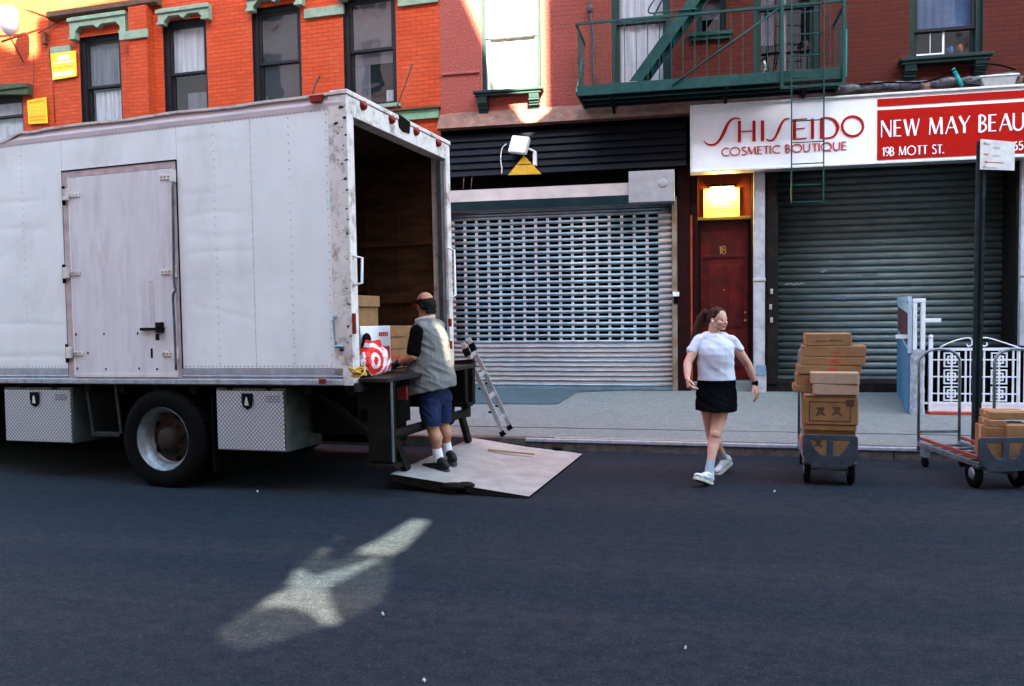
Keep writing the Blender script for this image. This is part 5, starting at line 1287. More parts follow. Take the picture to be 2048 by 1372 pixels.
sbk.build('side_bracket', M_steelb, TR, bevel=.004)
sbr = MB(TF); a_ = TFI@wy(900, 835, 9.3); sbr.box(2.10, q[0].x+.02, 2.2, 2.30, 1.0, 1.05); sbr.bar((q[5].x+.02, 2.3, q[5].z), (q[5].x-.02, 2.32, .12), .02, .02, up=(0, 1, 0)); sbr.build('bracket_arm', M_steelb, TR)

# whip wires on the far roof edge
for k, (pa, pb, pc_) in enumerate((((790, 212), (812, 165), (824, 128)), ((622, 186), (631, 168), (640, 152)))):
    pts = [TF@hit(TF, *p, 1, BW-.02 if k == 0 else 1.0) for p in (pa, pb, pc_)]
    if k: pts = [TF@hit(TF, *p, 1, .1) for p in (pa, pb, pc_)]
    MB().tube([pts[0]+V((0, 0, -.06)), pts[1], pts[2]], [.008, .006, .010], 6).build('whip_aerial', pm('wire_brown', (.05, .035, .03), None, 9), TR)

# ---------------------------------------------------------------- cargo
M_card = pm('cardboard', (.25, .135, .06), (.20, .105, .046), 9, .8, bump=.12, bscale=30, dirt=(.22, .11, .05), dscale=5, damt=.3)
M_cardd = pm('brown_carton', (.24, .115, .045), (.18, .085, .035), 9, .8, bump=.12, bscale=30)
M_cardp = pm('pale_carton', (.36, .24, .165), (.31, .205, .14), 9, .8, bump=.1, bscale=30)
M_tape = pm('parcel_tape', (.42, .27, .13), (.36, .22, .1), 20, .35)
M_ink = pm('print_black', (.045, .028, .02), (.06, .035, .025), 30, .7)
M_redink = pm('print_red', (.50, .03, .02), None, 30, .6)
M_seam = pm('carton_seam', (.12, .06, .025), None, 30, .8)
def carton(M, w, d, h, label, group=None, mat=None, tape=True, seam=True, marks=(), open_=False, name='cardboard_box'):
    """box standing at the origin of M: w along x, d along y (front face at y=0), h high"""
    m = MB(M); bl = .004*noise.noise(V((w*9, h*7, 1)))
    m.box(-w/2, w/2, 0, d, 0, h)
    o = m.build(name, mat or M_card, None, label=label, cat='box', group=group, bevel=.007)
    if seam:
        s = MB(M); s.box(-w/2+.01, w/2-.01, d/2-.002, d/2+.002, h, h+.0012); s.build('flap_seam', M_seam, o)
    if tape:
        s = MB(M); s.box(-w/2-.0012, w/2+.0012, d/2-.025, d/2+.025, h+.0002, h+.0022); s.box(-w/2-.0022, -w/2-.0006, d/2-.025, d/2+.025, h*.45, h-.002); s.box(w/2+.0006, w/2+.0022, d/2-.025, d/2+.025, h*.45, h-.002); s.build('tape', M_tape, o)
    for kind, q in marks:
        s = MB(M)
        if kind == 'frame':
            a, b, c, e, t = q
            for r_ in ((a, b, c, c+t), (a, b, e-t, e), (a, a+t, c+t, e-t), (b-t, b, c+t, e-t)): s.box(r_[0], r_[1], -.0025, -.0006, r_[2], r_[3])
            s.build('printed_frame', M_ink, o)
        elif kind == 'red': a, b, c, e = q; [s.box(a+(b-a)*i/5, a+(b-a)*(i+.7)/5, -.0025, -.0006, c+.004*(i % 2), e) for i in range(5)]; s.build('red_print', M_redink, o)
        elif kind == 'char':
            cx, cz, z_ = q
            u_ = z_/2
            for k, (a_, b_) in enumerate((((-.9, .75), (.9, .75)), ((0, 1), (0, .1)), ((-.5, .35), (.55, .35)), ((-.1, .3), (-.9, -.9)), ((.1, .3), (.9, -.9)), ((-.55, -.35), (.5, -.35)), ((.45, 1), (.6, .1)))):
                ribbon(s, [(cx+a_[0]*u_, cz+a_[1]*u_), (cx+b_[0]*u_, cz+b_[1]*u_)], z_*.13, -.0025-.0002*k, -.0006)
            s.build('printed_sign', M_ink, o)
        elif kind == 'ink': a, b, c, e = q; s.box(a, b, -.0025, -.0006, c, e); s.build('printed_line', M_ink, o)
    return o
def intruck(px0, px1, pyt, pyb, u, d, zb=None):
    a_ = hit(TF, px0, pyb, 0, u); b_ = hit(TF, px1, pyb, 0, u); t = hit(TF, (px0+px1)/2, pyt, 0, u)
    return a_.y, b_.y, (zb if zb is not None else (a_.z+b_.z)/2), t.z
def tbox(y0, y1, z0, z1, u, d, lab, **k):
    M = TF@Matrix.Translation((u, (y0+y1)/2, z0))@Matrix.Rotation(R(90), 4, 'Z'); return carton(M, abs(y1-y0), d, z1-z0, lab, 'cartons stacked inside the truck', **k)
FZ = 1.046
y0, y1, z0, z1 = intruck(745, 838, 652, 735, 1.75, .5)
tbox(y0, y1, FZ, z1, 1.75, .5, 'wide brown carton with an orange edge standing inside the truck behind the man', mat=M_cardd, marks=[('red', (-.1, .1, .09, .13)), ('ink', (-.2, .2, .32, .335)), ('ink', (-.15, .25, .2, .208))])
y0, y1, _, z2 = intruck(720, 764, 613, 651, 1.7, .4); tbox(y0-.12, y0-.005, FZ, FZ+.42, 1.9, .4, 'tall carton just inside the truck at the left, behind the white box') if False else None
ya, yb, _, zc = intruck(718, 764, 614, 651, 1.66, .4)
tbox(ya, yb, FZ, FZ+.38, 1.62, .4, 'carton at the foot of the small stack just inside the truck', mat=M_cardd)
tbox(ya, yb, FZ+.382, zc, 1.62, .4, 'square tan carton in the middle of the small stack inside the truck')
ya, yb, za, zb = intruck(711, 760, 591, 605, 1.66, .4)
tbox(ya, yb, zc+.002, zb, 1.66, .4, 'flat tan carton on top of the small stack inside the truck')
# white box and red and white bag on the tail shelf
q0 = hit(TF, 722, 700, 0, 1.93); q1 = hit(TF, 782, 700, 0, 1.93); zt = hit(TF, 750, 652, 0, 1.93).z
Mw = TF@Matrix.Translation((1.93, (q0.y+q1.y)/2, FZ))@Matrix.Rotation(R(90), 4, 'Z')
w = q1.y-q0.y; h = zt-FZ
wb = MB(Mw); wb.box(-w/2, w/2, 0, .35, 0, h); wbo = wb.build('white_box', pm('white_card', (.72, .70, .70), (.64, .62, .62), 9, .6), label='white printed box on the truck tail behind the red bag', cat='box', bevel=.006)
s = MB(Mw)
for i in range(5): s.box(.05+i*.04, .05+i*.04+.03, -.003, -.0006, h-.10, h-.06)
s.box(.12, w/2-.03, -.003, -.0006, h-.33, h-.20)
s.build('red_print', M_redink, wbo)
s = MB(Mw); s.box(-.12, .04, -.003, -.0006, h-.26, h-.14); s.build('brown_print', M_cardd, wbo)
s = MB(Mw); s.ell((-w/2-.02, -.05, h-.22), (.05, .03, .11)); s.ell((-w/2+.03, -.045, h-.12), (.07, .03, .06)); s.ell((-w/2-.02, -.05, .14), (.05, .04, .14)); s.build('black_bag', M_chas, label='small black bag hanging between the white box and the corner post', cat='bag')
M_bagr = pm('bag_red', (.62, .022, .015), (.52, .02, .014), 12, .3)
M_bagw = pm('bag_white', (.78, .66, .66), None, 12, .3)
# plastic bag: lumpy sack, two materials in rings
q0 = hit(TF, 717, 742, 0, 2.02); q1 = hit(TF, 769, 742, 0, 2.02); zt = hit(TF, 735, 684, 0, 2.02).z
bc = V((2.04, (q0.y+q1.y)/2, (FZ+zt)/2)); bw = (q1.y-q0.y)/2; bh = (zt-FZ)/2
bag = MB(TF); n, m = 140, 100
for i in range(m+1):
    t = i/m
    for k in range(n):
        a = 2*pi*k/n; c, s_ = cos(a), sin(a)
        prof_ = (.55+.45*sin(pi*min(1, t*1.25))**.6) if t > .02 else .5
        if t > .8: prof_ *= 1-.22*(t-.8)/.2
        r = 1+.16*noise.noise(V((c*1.8, s_*1.8, t*3.4)))+.05*noise.noise(V((c*6, s_*6, t*9)))
        x = .10*prof_*r*abs(c)**.8*(1 if c > 0 else -1); y = bw*prof_*r*abs(s_)**.8*(1 if s_ > 0 else -1)
        topc = .06*sin(a*2+1)*max(0, t-.6)/.4
        bag.v.append(V((bc.x+x, bc.y+y, FZ+.003+(zt-FZ)*(t+topc*.9))))
cy1, cz1 = bc.y-bw*.45, bc.z-bh*.1; cy2, cz2 = bc.y+bw*.75, bc.z-bh*.75; cy3, cz3 = bc.y+.2*bw, bc.z+bh*.1
for i in range(m):
    for k in range(n):
        a, b = i*n+k, i*n+(k+1) % n; f = [a, b, b+n, a+n]
        c = sum((bag.v[j] for j in f), V())/4
        d1 = math.hypot(c.y-cy1, c.z-cz1)/bw; d2 = math.hypot(c.y-cy2, c.z-cz2)/bw; d3 = math.hypot((c.y-cy3)*2, c.z-cz3)/bw
        wht = (.16 < d1 < .3 or .5 < d1 < .66 or .95 < d1 < 1.05) if c.y < bc.y+.15*bw else ((.28 < d2 < .46) or .7 < d2 < .85 or d3 < .38)
        bag.f.append(f); bag.mi.append(1 if wht else 0); bag.sm.append(True)
bag.f.append(list(range(n))[::-1]); bag.mi.append(0); bag.sm.append(False)
bag.f.append([m*n+k for k in range(n)]); bag.mi.append(0); bag.sm.append(False)
bag.build('plastic_bag', [M_bagr, M_bagw], label='red plastic bag with white rings on the truck tail shelf', cat='bag')
# yellow rope on the corner
rp_ = MB(TF); random.seed(4); c = hit(TF, 697, 722, 0, 2.13)
pts = [(2.12+.03*random.random()+.10*random.random(), c.y+random.uniform(-.05, .16), 1.06+random.random()*.10) for k in range(16)]
rp_.tube(spl(pts, 6), .009, 6); rp_.build('rope', pm('yellow_rope', (.50, .30, .04), (.38, .2, .03), 30, .7), label='tangled yellow rope on the tail of the truck beside the corner post', cat='rope')
# slat on the platform
p, q = pq(.33, .80, .012), pq(.75, .66, .012)
a_ = hit(I4, 976, 903, 2, .10); b_ = hit(I4, 1069, 912, 2, .07)
MB().bar(a_+V((0, 0, .02)), b_+V((0, 0, .02)), .03, .014).build('wooden_slat', pm('slat_wood', (.30, .19, .09), (.22, .14, .07), 30, .7, stretch=(.2, 1, 1)), label='thin wooden slat lying on the lowered tail lift platform', cat='slat', bevel=.002)
# ================================================================ sign pole by the kerb
pb_ = V((2.87, 9.58, 0)); pb_.z = swz(pb_.y)
Y = pb_.y
ptop = wy(1962, 283, Y); pbot = wy(1951, 880, Y)
pole = thing('street_sign_post', 'dark green channel post with a white and red parking sign by the kerb', 'sign post', Matrix.Translation((pbot.x, Y, pb_.z)))
M_pole = pm('pole_green', (.006, .012, .015), (.004, .007, .009), 16, .6, spec=.2, dirt=(.05, .07, .08), dscale=9, damt=.5)
m = MB(); n = 2
b = V((pbot.x, Y, pb_.z)); t = V((ptop.x, Y, ptop.z))
for (ox, w, oy, d) in ((0, .034, 0, .006), (-.030, .03, .012, .03), (.030, .03, .012, .03)):
    m.bar(b+V((ox, -oy+.0, 0)), t+V((ox, -oy, 0)), w, .006 if ox == 0 else .024, up=(0, 1, 0))
z = pb_.z+.2
while z < t.z-.05:
    f = (z-b.z)/(t.z-b.z); c = b.lerp(t, f); m.lathe([(.008, -.0036), (0, -.0036)], (c.x, c.y, c.z), 1, 6); z += .05
m.build('post', M_pole, pole)
q = [wy(*p, Y-.05) for p in ((1961, 278), (2030, 284), (2029, 341), (1960, 339))]
m = MB(); m.v = []; d = V((0, .006, 0)); m.add([p for p in q]+[p+d for p in q], [(0, 1, 2, 3), (7, 6, 5, 4), (0, 4, 5, 1), (1, 5, 6, 2), (2, 6, 7, 3), (3, 7, 4, 0)])
pl = m.build('sign_plate', pm('plate_white', (.80, .79, .76), None, 12, .35), pole, bevel=.002)
def Q(u, v, o): return q[0].lerp(q[1], u).lerp(q[3].lerp(q[2], u), v)+V((0, -o, 0))
m = MB()
def qr(u0, v0, u1, v1, o=.0015, mi=0): m.add([Q(u0, v0, o), Q(u1, v0, o), Q(u1, v1, o), Q(u0, v1, o)], [(3, 2, 1, 0)], mi)
qr(.20, .735, .68, .765); m.add([Q(.10, .75, .0015), Q(.2, .70, .0015), Q(.2, .80, .0015)], [(2, 1, 0)])
for r_, (a, b_, mi) in enumerate(((.10, .34, 1), (.38, .62, 1), (.10, .30, 0), (.36, .58, 1), (.08, .5, 1))):
    v = (.12, .22, .46, .50, .9)[r_]; k = int((b_-a)/.05)
    for i in range(k): qr(a+.05*i, v, a+.05*i+.035, v+.06, .0015, mi)
m.build('sign_print', [pm('pole_red', (.55, .12, .05), None, 20, .5), pm('pole_pink', (.62, .45, .42), None, 20, .5)], pl, recalc=False, weld=False)
m = MB(); 
for v in (.12, .88): p = Q(.03, v, 0); m.tube([p+V((.03, -.012, 0)), p+V((.03, .04, 0))], .01, 6)
m.build('bolt', M_alum, pole)

# ================================================================ white stair gate with fret panels
GYw = 11.58
def gw(px, py, y=GYw): return wy(px, py, y)
gz = swz(GYw)
M_gate = pm('gate_white', (.74, .74, .77), (.64, .64, .67), 12, .4, dirt=(.3, .22, .18), dscale=8, damt=.3)
gl = gw(1857, 800).x; gzb = gw(1900, 807).z; gzt = gw(1900, 698).z; bw_ = gw(1984, 800).x-gl
G = thing('stair_gate', 'white iron gate with square fret panels in front of the grey shutter', 'gate', Matrix.Translation((gl, GYw, gz)))
m = MB(); x0 = gl; x1 = gl+2.45; y = GYw
def vb(x, z0, z1, w=.022): m.box(x-w/2, x+w/2, y-w/2, y+w/2, z0, z1)
m.box(x0, x1, y-.016, y+.016, gzt-.02, gzt+.014); m.box(x0, x1, y-.017, y+.017, gzb-.015, gzb+.02); m.box(x0, x1, y-.012, y+.012, gz+.03, gzb-.016)
vb(x0+.02, gz+.0, gzt+.14, .045); m.ell((x0+.02, y, gzt+.16), (.032, .032, .03), 10); vb(x0-.18, gz+.45, gzt+.25, .05); m.ell((x0-.18, y, gzt+.27), (.034, .034, .032), 10)
m.box(x0-.4, x0-.205, y-.02, y+.02, gzt+.14, gzt+.19); m.box(x0-.155, x0-.003, y-.012, y+.012, gzb-.01, gzb+.015)
def fret(cx):
    H = gzt-.03-gzb-.02; s = H/3; k = 0
    for i in range(3):
        cz = gzb+.02+s*(i+.5); a = s*.43
        def sqr(r, ox, oz, t=.016):
            e = .0007*(k % 4)
            m.box(cx+ox-r, cx+ox+r, y-.010-e, y+.010+e, cz+oz+r-t, cz+oz+r); m.box(cx+ox-r, cx+ox+r, y-.010-e, y+.010+e, cz+oz-r, cz+oz-r+t)
            m.box(cx+ox-r, cx+ox-r+t, y-.0095-e, y+.0095+e, cz+oz-r+t, cz+oz+r-t); m.box(cx+ox+r-t, cx+ox+r, y-.0095-e, y+.0095+e, cz+oz-r+t, cz+oz+r-t)
        sqr(a*.55, 0, 0)
        sqr(a*.52, -a*.48, a*.48); k = 1; sqr(a*.52, a*.48, a*.48); k = 2; sqr(a*.52, -a*.48, -a*.48); k = 3; sqr(a*.52, a*.48, -a*.48); k = 0
        m.box(cx-.007, cx+.007, y-.0085, y+.0085, cz+a, cz+s*.5+.002); m.box(cx-.007, cx+.007, y-.0085, y+.0085, cz-s*.5-.0, cz-a)
        m.box(cx-.24, cx-a, y-.0085, y+.0085, cz-.008, cz+.008); m.box(cx+a, cx+.24, y-.0085, y+.0085, cz-.008, cz+.008)
c1 = gw(1903, 750).x; c2 = gw(1998, 750).x
for c in (c1, c2, c2+(c2-c1)): fret(c)
for px in (1877, 1931, 1968, 2026, 2038): vb(gw(px, 750).x, gzb+.02, gzt-.02, .020)
for px in (1862, 1938, 2032, 2046): vb(gw(px, 750).x+.014, gzb+.02, gzt-.02, .012)
m.build('gate_leaf', M_gate, G)
m = MB()
def W_(px, py): p = gw(px, py); return (p.x, y, p.z)
m.tube([W_(*p) for p in spl([(1880, 694), (1905, 683), (1932, 676), (1942, 678), (1944, 688), (1937, 693), (1933, 688)], 4)], .009, 6)
m.tube([W_(*p) for p in spl([(2046, 698), (2010, 686), (1980, 677), (1966, 676), (1962, 682), (1966, 692), (1974, 690), (1973, 685)], 4)], .009, 6)
m.build('scroll', M_gate, G)
m = MB(); m.box(gl-.02, gl+2.5, GYw-.12, GYw+.1, gz-.02, gz+.028); m.build('red_curb', pm('red_curb_paint', (.40, .045, .02), (.3, .035, .02), 9, .7), G)
m = MB(); m.box(gl+.05, gl+2.4, GYw+.35, GYw+1.6, gz-.02, gz+.80); m.box(gl-.12, gl+.05, GYw+.14, GYw+.3, gz-.02, gz+.75); m.build('stair_well', M_black, G)
# side panel with stone pillar
pn_ = thing('side_wall', 'blue painted side board on a rough stone pillar left of the white gate', 'low wall', Matrix.Translation((2.9, 12.4, gz)))
SB = Matrix.Translation((2.79, 11.5, 0))@Matrix.Rotation(R(-9), 4, 'Z')@Matrix.Translation((-2.79, -11.5, 0))
xb = 2.79
def sx_(px, py): p = hit(I4, px, py, 0, xb); return p.y, p.z
zt_f = sx_(1800, 650)[1]
m = MB(SB); m.prism([(11.50, swz(11.5)), (13.45, swz(13.4)), (13.45, 1.22), (11.50, 1.02)], 0, xb-.03, xb); m.build('board', pm('blue_board', (.07, .16, .27), (.045, .11, .18), 3, .6, dirt=(.05, .07, .09), dscale=4, damt=.6, stretch=(1, 1, .5)), pn_, bevel=.004)
m = MB(SB); m.prism([(11.50, 1.024), (13.45, 1.224), (13.45, 1.72), (11.50, 1.62)], 0, xb-.025, xb-.005); m.box(xb-.035, xb+.01, 11.46, 11.52, 1.0, 1.70); m.box(xb-.035, xb+.01, 11.5, 13.47, 1.68, 1.74)
m.build('upper_board', pm('pale_blue_trim', (.36, .42, .50), (.27, .32, .38), 6, .6), pn_, bevel=.004)
m = MB(SB); m.prism([(11.66, 1.10), (13.3, 1.26), (13.3, 1.6), (11.66, 1.52)], 0, xb-.032, xb-.0255); m.build('maroon_panel', pm('maroon_panel', (.10, .03, .035), (.06, .02, .025), 8, .6), pn_)
m = MB(); random.seed(8)
px0 = 2.82; gzz = swz(11.5); z = gzz
N = 14
vs = []
for i in range(N+1):
    for k in range(12):
        a = 2*pi*k/12; r = .085+.012*noise.noise(V((cos(a)*3, sin(a)*3, i*1.7)))
        sx = min(1, max(-1, cos(a)*1.5)); sy = min(1, max(-1, sin(a)*1.5))
        vs.append((px0+.05+sx*r, 11.55+sy*r*1.1, gzz-.01+(1.06-gzz)*i/N))
m.add(vs, [(i*12+k, i*12+(k+1) % 12, (i+1)*12+(k+1) % 12, (i+1)*12+k) for i in range(N) for k in range(12)]+[tuple(range(N*12, N*12+12))], 0, False)
m.build('pillar', pm('rough_stone', (.44, .44, .48), (.24, .24, .27), 9, .9, bump=.9, bscale=14, dirt=(.12, .12, .13), dscale=7, damt=.6), pn_)
m = MB(); m.box(px0+.0, px0+.05, 11.52, 11.58, 1.05, 1.66); m.box(px0+.10, px0+.15, 11.52, 11.58, 1.05, 1.66); m.box(px0-.002, px0+.152, 11.515, 11.585, 1.66, 1.71); m.box(px0+.151, px0+.34, 11.53, 11.57, 1.40, 1.45)
m.build('post', M_gate, pn_, bevel=.004)

# ================================================================ hand trucks
M_ha = pm('cart_aluminium', (.24, .26, .28), (.13, .15, .17), 14, .42, metal=.65, rvar=.1, dirt=(.12, .10, .12), dscale=8, damt=.5)
M_nose = pm('cast_nose', (.05, .06, .08), (.028, .035, .05), 10, .55, metal=.35, dirt=(.07, .06, .07), dscale=7, damt=.6)
M_redrail = pm('red_rail', (.30, .05, .03), (.2, .04, .03), 8, .5)
def cart_parts(T, full=True, rl_=1.14, hh=1.14):
    M = T.matrix_world.copy() if False else WM[T.name]
    W2 = .235; L = rl_
    n = MB(M)                                         # nose plate, upright at the front, two shaped holes
    z0, z1 = .17, .475
    out = [(-W2, z1-.02), (-W2+.02, z1), (W2-.02, z1), (W2, z1-.02), (W2, z0+.12), (W2-.03, z0+.05), (W2-.10, z0+.005), (-W2+.10, z0+.005), (-W2+.03, z0+.05), (-W2, z0+.12)]
    hl = [(-.17, z1-.05), (-.03, z1-.05), (-.03, z0+.12), (-.075, z0+.115), (-.125, z0+.17)]
    hr = [(-x, z) for x, z in hl][::-1]
    for y in (-.045, -.02): v_, f_ = holed(I4, out, [hl, hr], y); n.add(v_, f_)
    for lp_ in (out, hl, hr):
        k = len(lp_); n.add([(x, -.045, z) for x, z in lp_]+[(x, -.02, z) for x, z in lp_], [(i, (i+1) % k, (i+1) % k+k, i+k) for i in range(k)])
    n.box(-W2, W2, -.019, .10, z0+.02, z0+.045)
    n.build('nose_plate', M_nose, T, bevel=.005)
    d = MB(M)
    for x in (-W2+.03, W2-.03): d.box(x-.018, x+.018, .0, L, .20, .245)
    for i in range(6): d.box(-W2+.048, W2-.048, .10+i*.19, .135+i*.19, .205, .23)
    d.build('deck_frame', M_ha, T, bevel=.004)
    r = MB(M)
    for x in (-W2+.03, W2-.03): r.bar((x, .02, .285), (x, L-.05, .285), .02, .03)
    r.build('side_rail', M_redrail, T)
    h = MB(M); zz = [(-W2+.03, .15), (-W2+.03, hh-.02)]+[(-(W2-.03)*cos(R(a)), hh+.0+.13*sin(R(a))) for a in range(0, 181, 15)]+[(W2-.03, hh-.02), (W2-.03, .15)]
    h.tube([(x, L, z) for x, z in zz], .015, 8)
    h.box(-W2+.045, W2-.045, L-.012, L+.012, .33, .36); h.box(-W2+.045, W2-.045, L-.010, L+.010, .62, .64) if False else None
    h.build('handle', M_ha, T)
    for sx in (-1, 1):
        w = MB(M); w.lathe([(.06, -.025), (.105, -.028), (.122, -.018), (.126, 0), (.122, .018), (.105, .028), (.06, .025)], (sx*(W2-.045), .12, .127), 0, 24)
        wo = w.build('wheel', M_rub, T)
        w = MB(M); w.lathe([(0, -.03), (.03, -.03), (.058, -.02), (.06, 0), (.058, .02), (.03, .03), (0, .03)], (sx*(W2-.045), .12, .127), 0, 16); w.build('wheel_hub', M_galv, wo)
        w = MB(M); w.bar((sx*(W2-.045)+.0, .12, .127), (sx*(W2-.045), .2, .21), .10, .01, up=(1, 0, 0)); w.build('wheel_bracket', M_chas, T)
    a = MB(M); a.tube([(-W2+.05, .12, .127), (W2-.05, .12, .127)], .010, 8); a.build('axle', M_galv, T)
    for sx in (-1, 1):
        w = MB(M); w.lathe([(0, -.016), (.045, -.018), (.052, -.01), (.052, .01), (.045, .018), (0, .016)], (sx*(W2-.05), L-.10, .053), 0, 18); wo = w.build('caster', M_rub, T)
        w = MB(M); w.box(sx*(W2-.05)-.028, sx*(W2-.05)+.028, L-.15, L-.05, .108, .199); w.build('caster_fork', M_galv, T)
def cart(x, y, rz, z, label, **k):
    T = thing('hand_truck', label, 'hand truck', Matrix.Translation((x, y, z))@Matrix.Rotation(rz, 4, 'Z'), 'hand trucks standing by the kerb')
    cart_parts(T, **k); return T
cA = wy(1660, 935, 7.86); CA = cart(cA.x, 7.88, R(-4), .0, 'hand truck carrying the tall stack of cartons, facing the viewer in the road')
n1 = wy(1996, 930, 7.95); l1 = wy(1885, 800, 8.98)
ang = math.atan2(-(l1.x-(n1.x+.03)), 8.98-7.95)
CB = cart(n1.x+.035, 7.93, ang, .0, 'flat hand truck with empty handle loop left of the sign post, cartons at its nose', hh=1.06)
l2 = wy(2013, 800, 8.95)
CC = cart(l2.x+.33, 7.93, ang, .0, 'rightmost hand truck, only its handle loop in view behind the sign post', hh=1.06)
MA = WM[CA.name]; MBt = WM[CB.name]
def onc(M, x, y, z, rz=0): return M@Matrix.Translation((x, y, z))@Matrix.Rotation(R(rz), 4, 'Z')
# stack on the first hand truck, sizes measured from the photo
GA = 'cartons stacked on the hand truck'
S_ = 1/640.0                                        # metres per pixel of the enlarged crop, at the stack
def col(x0, x1): return ((x0+x1)/2-372)*S_, (x1-x0)*S_
def zz_(y): return .475+(893-y)/652.0
x, w = col(235, 520)
carton(onc(MA, x, .10, .25), w, .45, .245, 'lowest carton of the tall stack, seen through the nose plate holes', GA, marks=[('char', (-.10, .12, .07))])
carton(onc(MA, x+.0, .07, .497), w*1.02, .42, .055, 'thin flat carton squeezed under the big printed carton', GA, mat=M_cardd, tape=False)
carton(onc(MA, x+.005, .06, .554), w*1.05, .42, .255, 'big carton printed with a black frame, middle of the tall stack', GA, mat=M_cardd, tape=False,
       marks=[('frame', (-.19, .17, .03, .215, .009)), ('char', (-.09, .12, .085)), ('char', (.05, .125, .085)), ('ink', (.13, .20, .17, .235))])
carton(onc(MA, x+.0, .055, .811), w*1.0, .42, .018, 'open flaps lying on the big printed carton', GA, tape=False, seam=False)
zt_ = .831
x, w = col(285, 532); carton(onc(MA, x, .04, zt_, 1), w, .17, .098, 'pale small carton directly on the printed carton, lower of two', GA, mat=M_cardp)
x, w = col(268, 533); carton(onc(MA, x, .035, zt_+.10, -1), w, .18, .105, 'pale small carton with a taped top, upper of two at the front', GA, mat=M_cardp)
z = zt_
for (a, b_, h, rz, lab, mk) in ((180, 548, .072, 1, 'widest flat carton behind the two pale ones, lowest of the flat cartons', ()),
        (190, 552, .098, -1, 'second flat carton from the bottom behind the pale ones', (('red', (-.2, -.1, .03, .05)),)),
        (205, 562, .083, 2, 'flat carton with red print just above the two pale ones', (('red', (-.02, .08, .02, .05)),)),
        (222, 582, .078, 0, 'flat carton with red print, third from the top of the stack', (('red', (-.02, .06, .02, .05)),)),
        (226, 584, .100, -1, 'flat orange brown carton, second from the top of the stack', (('red', (-.02, .06, .03, .045)),)),
        (250, 508, .112, 2, 'smallest carton on the very top of the tall stack', (('ink', (-.12, -.02, .04, .048)), ('ink', (0, .12, .045, .052))))):
    x, w = col(a, b_); carton(onc(MA, x, .235 if w > .45 else .24, z, rz), w, .30, h, lab, GA, marks=mk); z += h+.002
# cartons on the second hand truck
GB = 'cartons on the flat hand truck'
Y2 = 8.0
def bx2(px0, px1, pyt, pyb, y, d, lab, rz=0, mat=None, z0=None):
    a_ = wy(px0, pyb, y); b_ = wy(px1, pyb, y); t = wy((px0+px1)/2, pyt, y)
    zb = a_.z if z0 is None else z0
    carton(Matrix.Translation(((a_.x+b_.x)/2, y, zb))@Matrix.Rotation(R(rz), 4, 'Z'), b_.x-a_.x, d, t.z-zb, lab, GB, mat=mat); return t.z
zA = bx2(1972, 2012, 855, 876, 8.06, .3, 'low carton at the left end of the flat hand truck load', mat=M_cardd, z0=.25)
zB = bx2(2014, 2066, 851, 905, 8.02, .3, 'tall carton right of the low ones on the flat hand truck', z0=.25)
zC = bx2(1978, 2014, 841, 856, 8.07, .28, 'small carton in the middle of the flat hand truck load', z0=zA+.002)
zD = bx2(1981, 2065, 825, 842, 8.12, .30, 'wide carton on top of the flat hand truck load', z0=max(zC, zB)+.002 if False else zC+.002)

# ================================================================ folding ladder leaning by the tail lift
LD = thing('step_ladder', 'narrow aluminium ladder leaning beside the lowered tail lift', 'ladder', Matrix.Translation((-2.15, 9.6, swz(9.6))))
n0 = wy(1008, 878, 9.45); n0.z = swz(9.45); n1_ = wy(1022, 863, 9.85); n1_.z = swz(9.85)
t0 = wy(925, 686, 9.45); t1 = wy(937, 676, 9.85)
m = MB()
for a_, b_ in ((n0, t0), (n1_, t1)): m.bar(a_+V((0, 0, .03)), b_, .055, .022, up=(0, 1, 0))
m.build('rail', M_alum, LD, bevel=.003)
for k, f in enumerate((.16, .40, .63, .84)):
    a_ = n0.lerp(t0, f); b_ = n1_.lerp(t1, f); m = MB(); m.bar(a_, b_, .05, .022, up=(1, 0, .3)); m.build('rung', M_alum, LD, bevel=.003)
for a_, b_ in ((n0, t0), (n1_, t1)):
    d = (b_-a_).normalized(); m = MB(); m.bar(a_+V((0, 0, .012)), a_+d*.07, .07, .045, up=(0, 1, 0)); m.build('rubber_foot', M_rub, LD, bevel=.006)
    m = MB(); m.bar(a_.lerp(b_, .86), a_.lerp(b_, .94), .075, .05, up=(0, 1, 0)); m.build('hinge', M_chas, LD, bevel=.006)
    for f in (.27, .52):
        c = a_.lerp(b_, f)+V((-.03, 0, -.01)); m = MB(); m.ell(c, (.03, .014, .014), 8); m.build('clip', M_chas, LD)
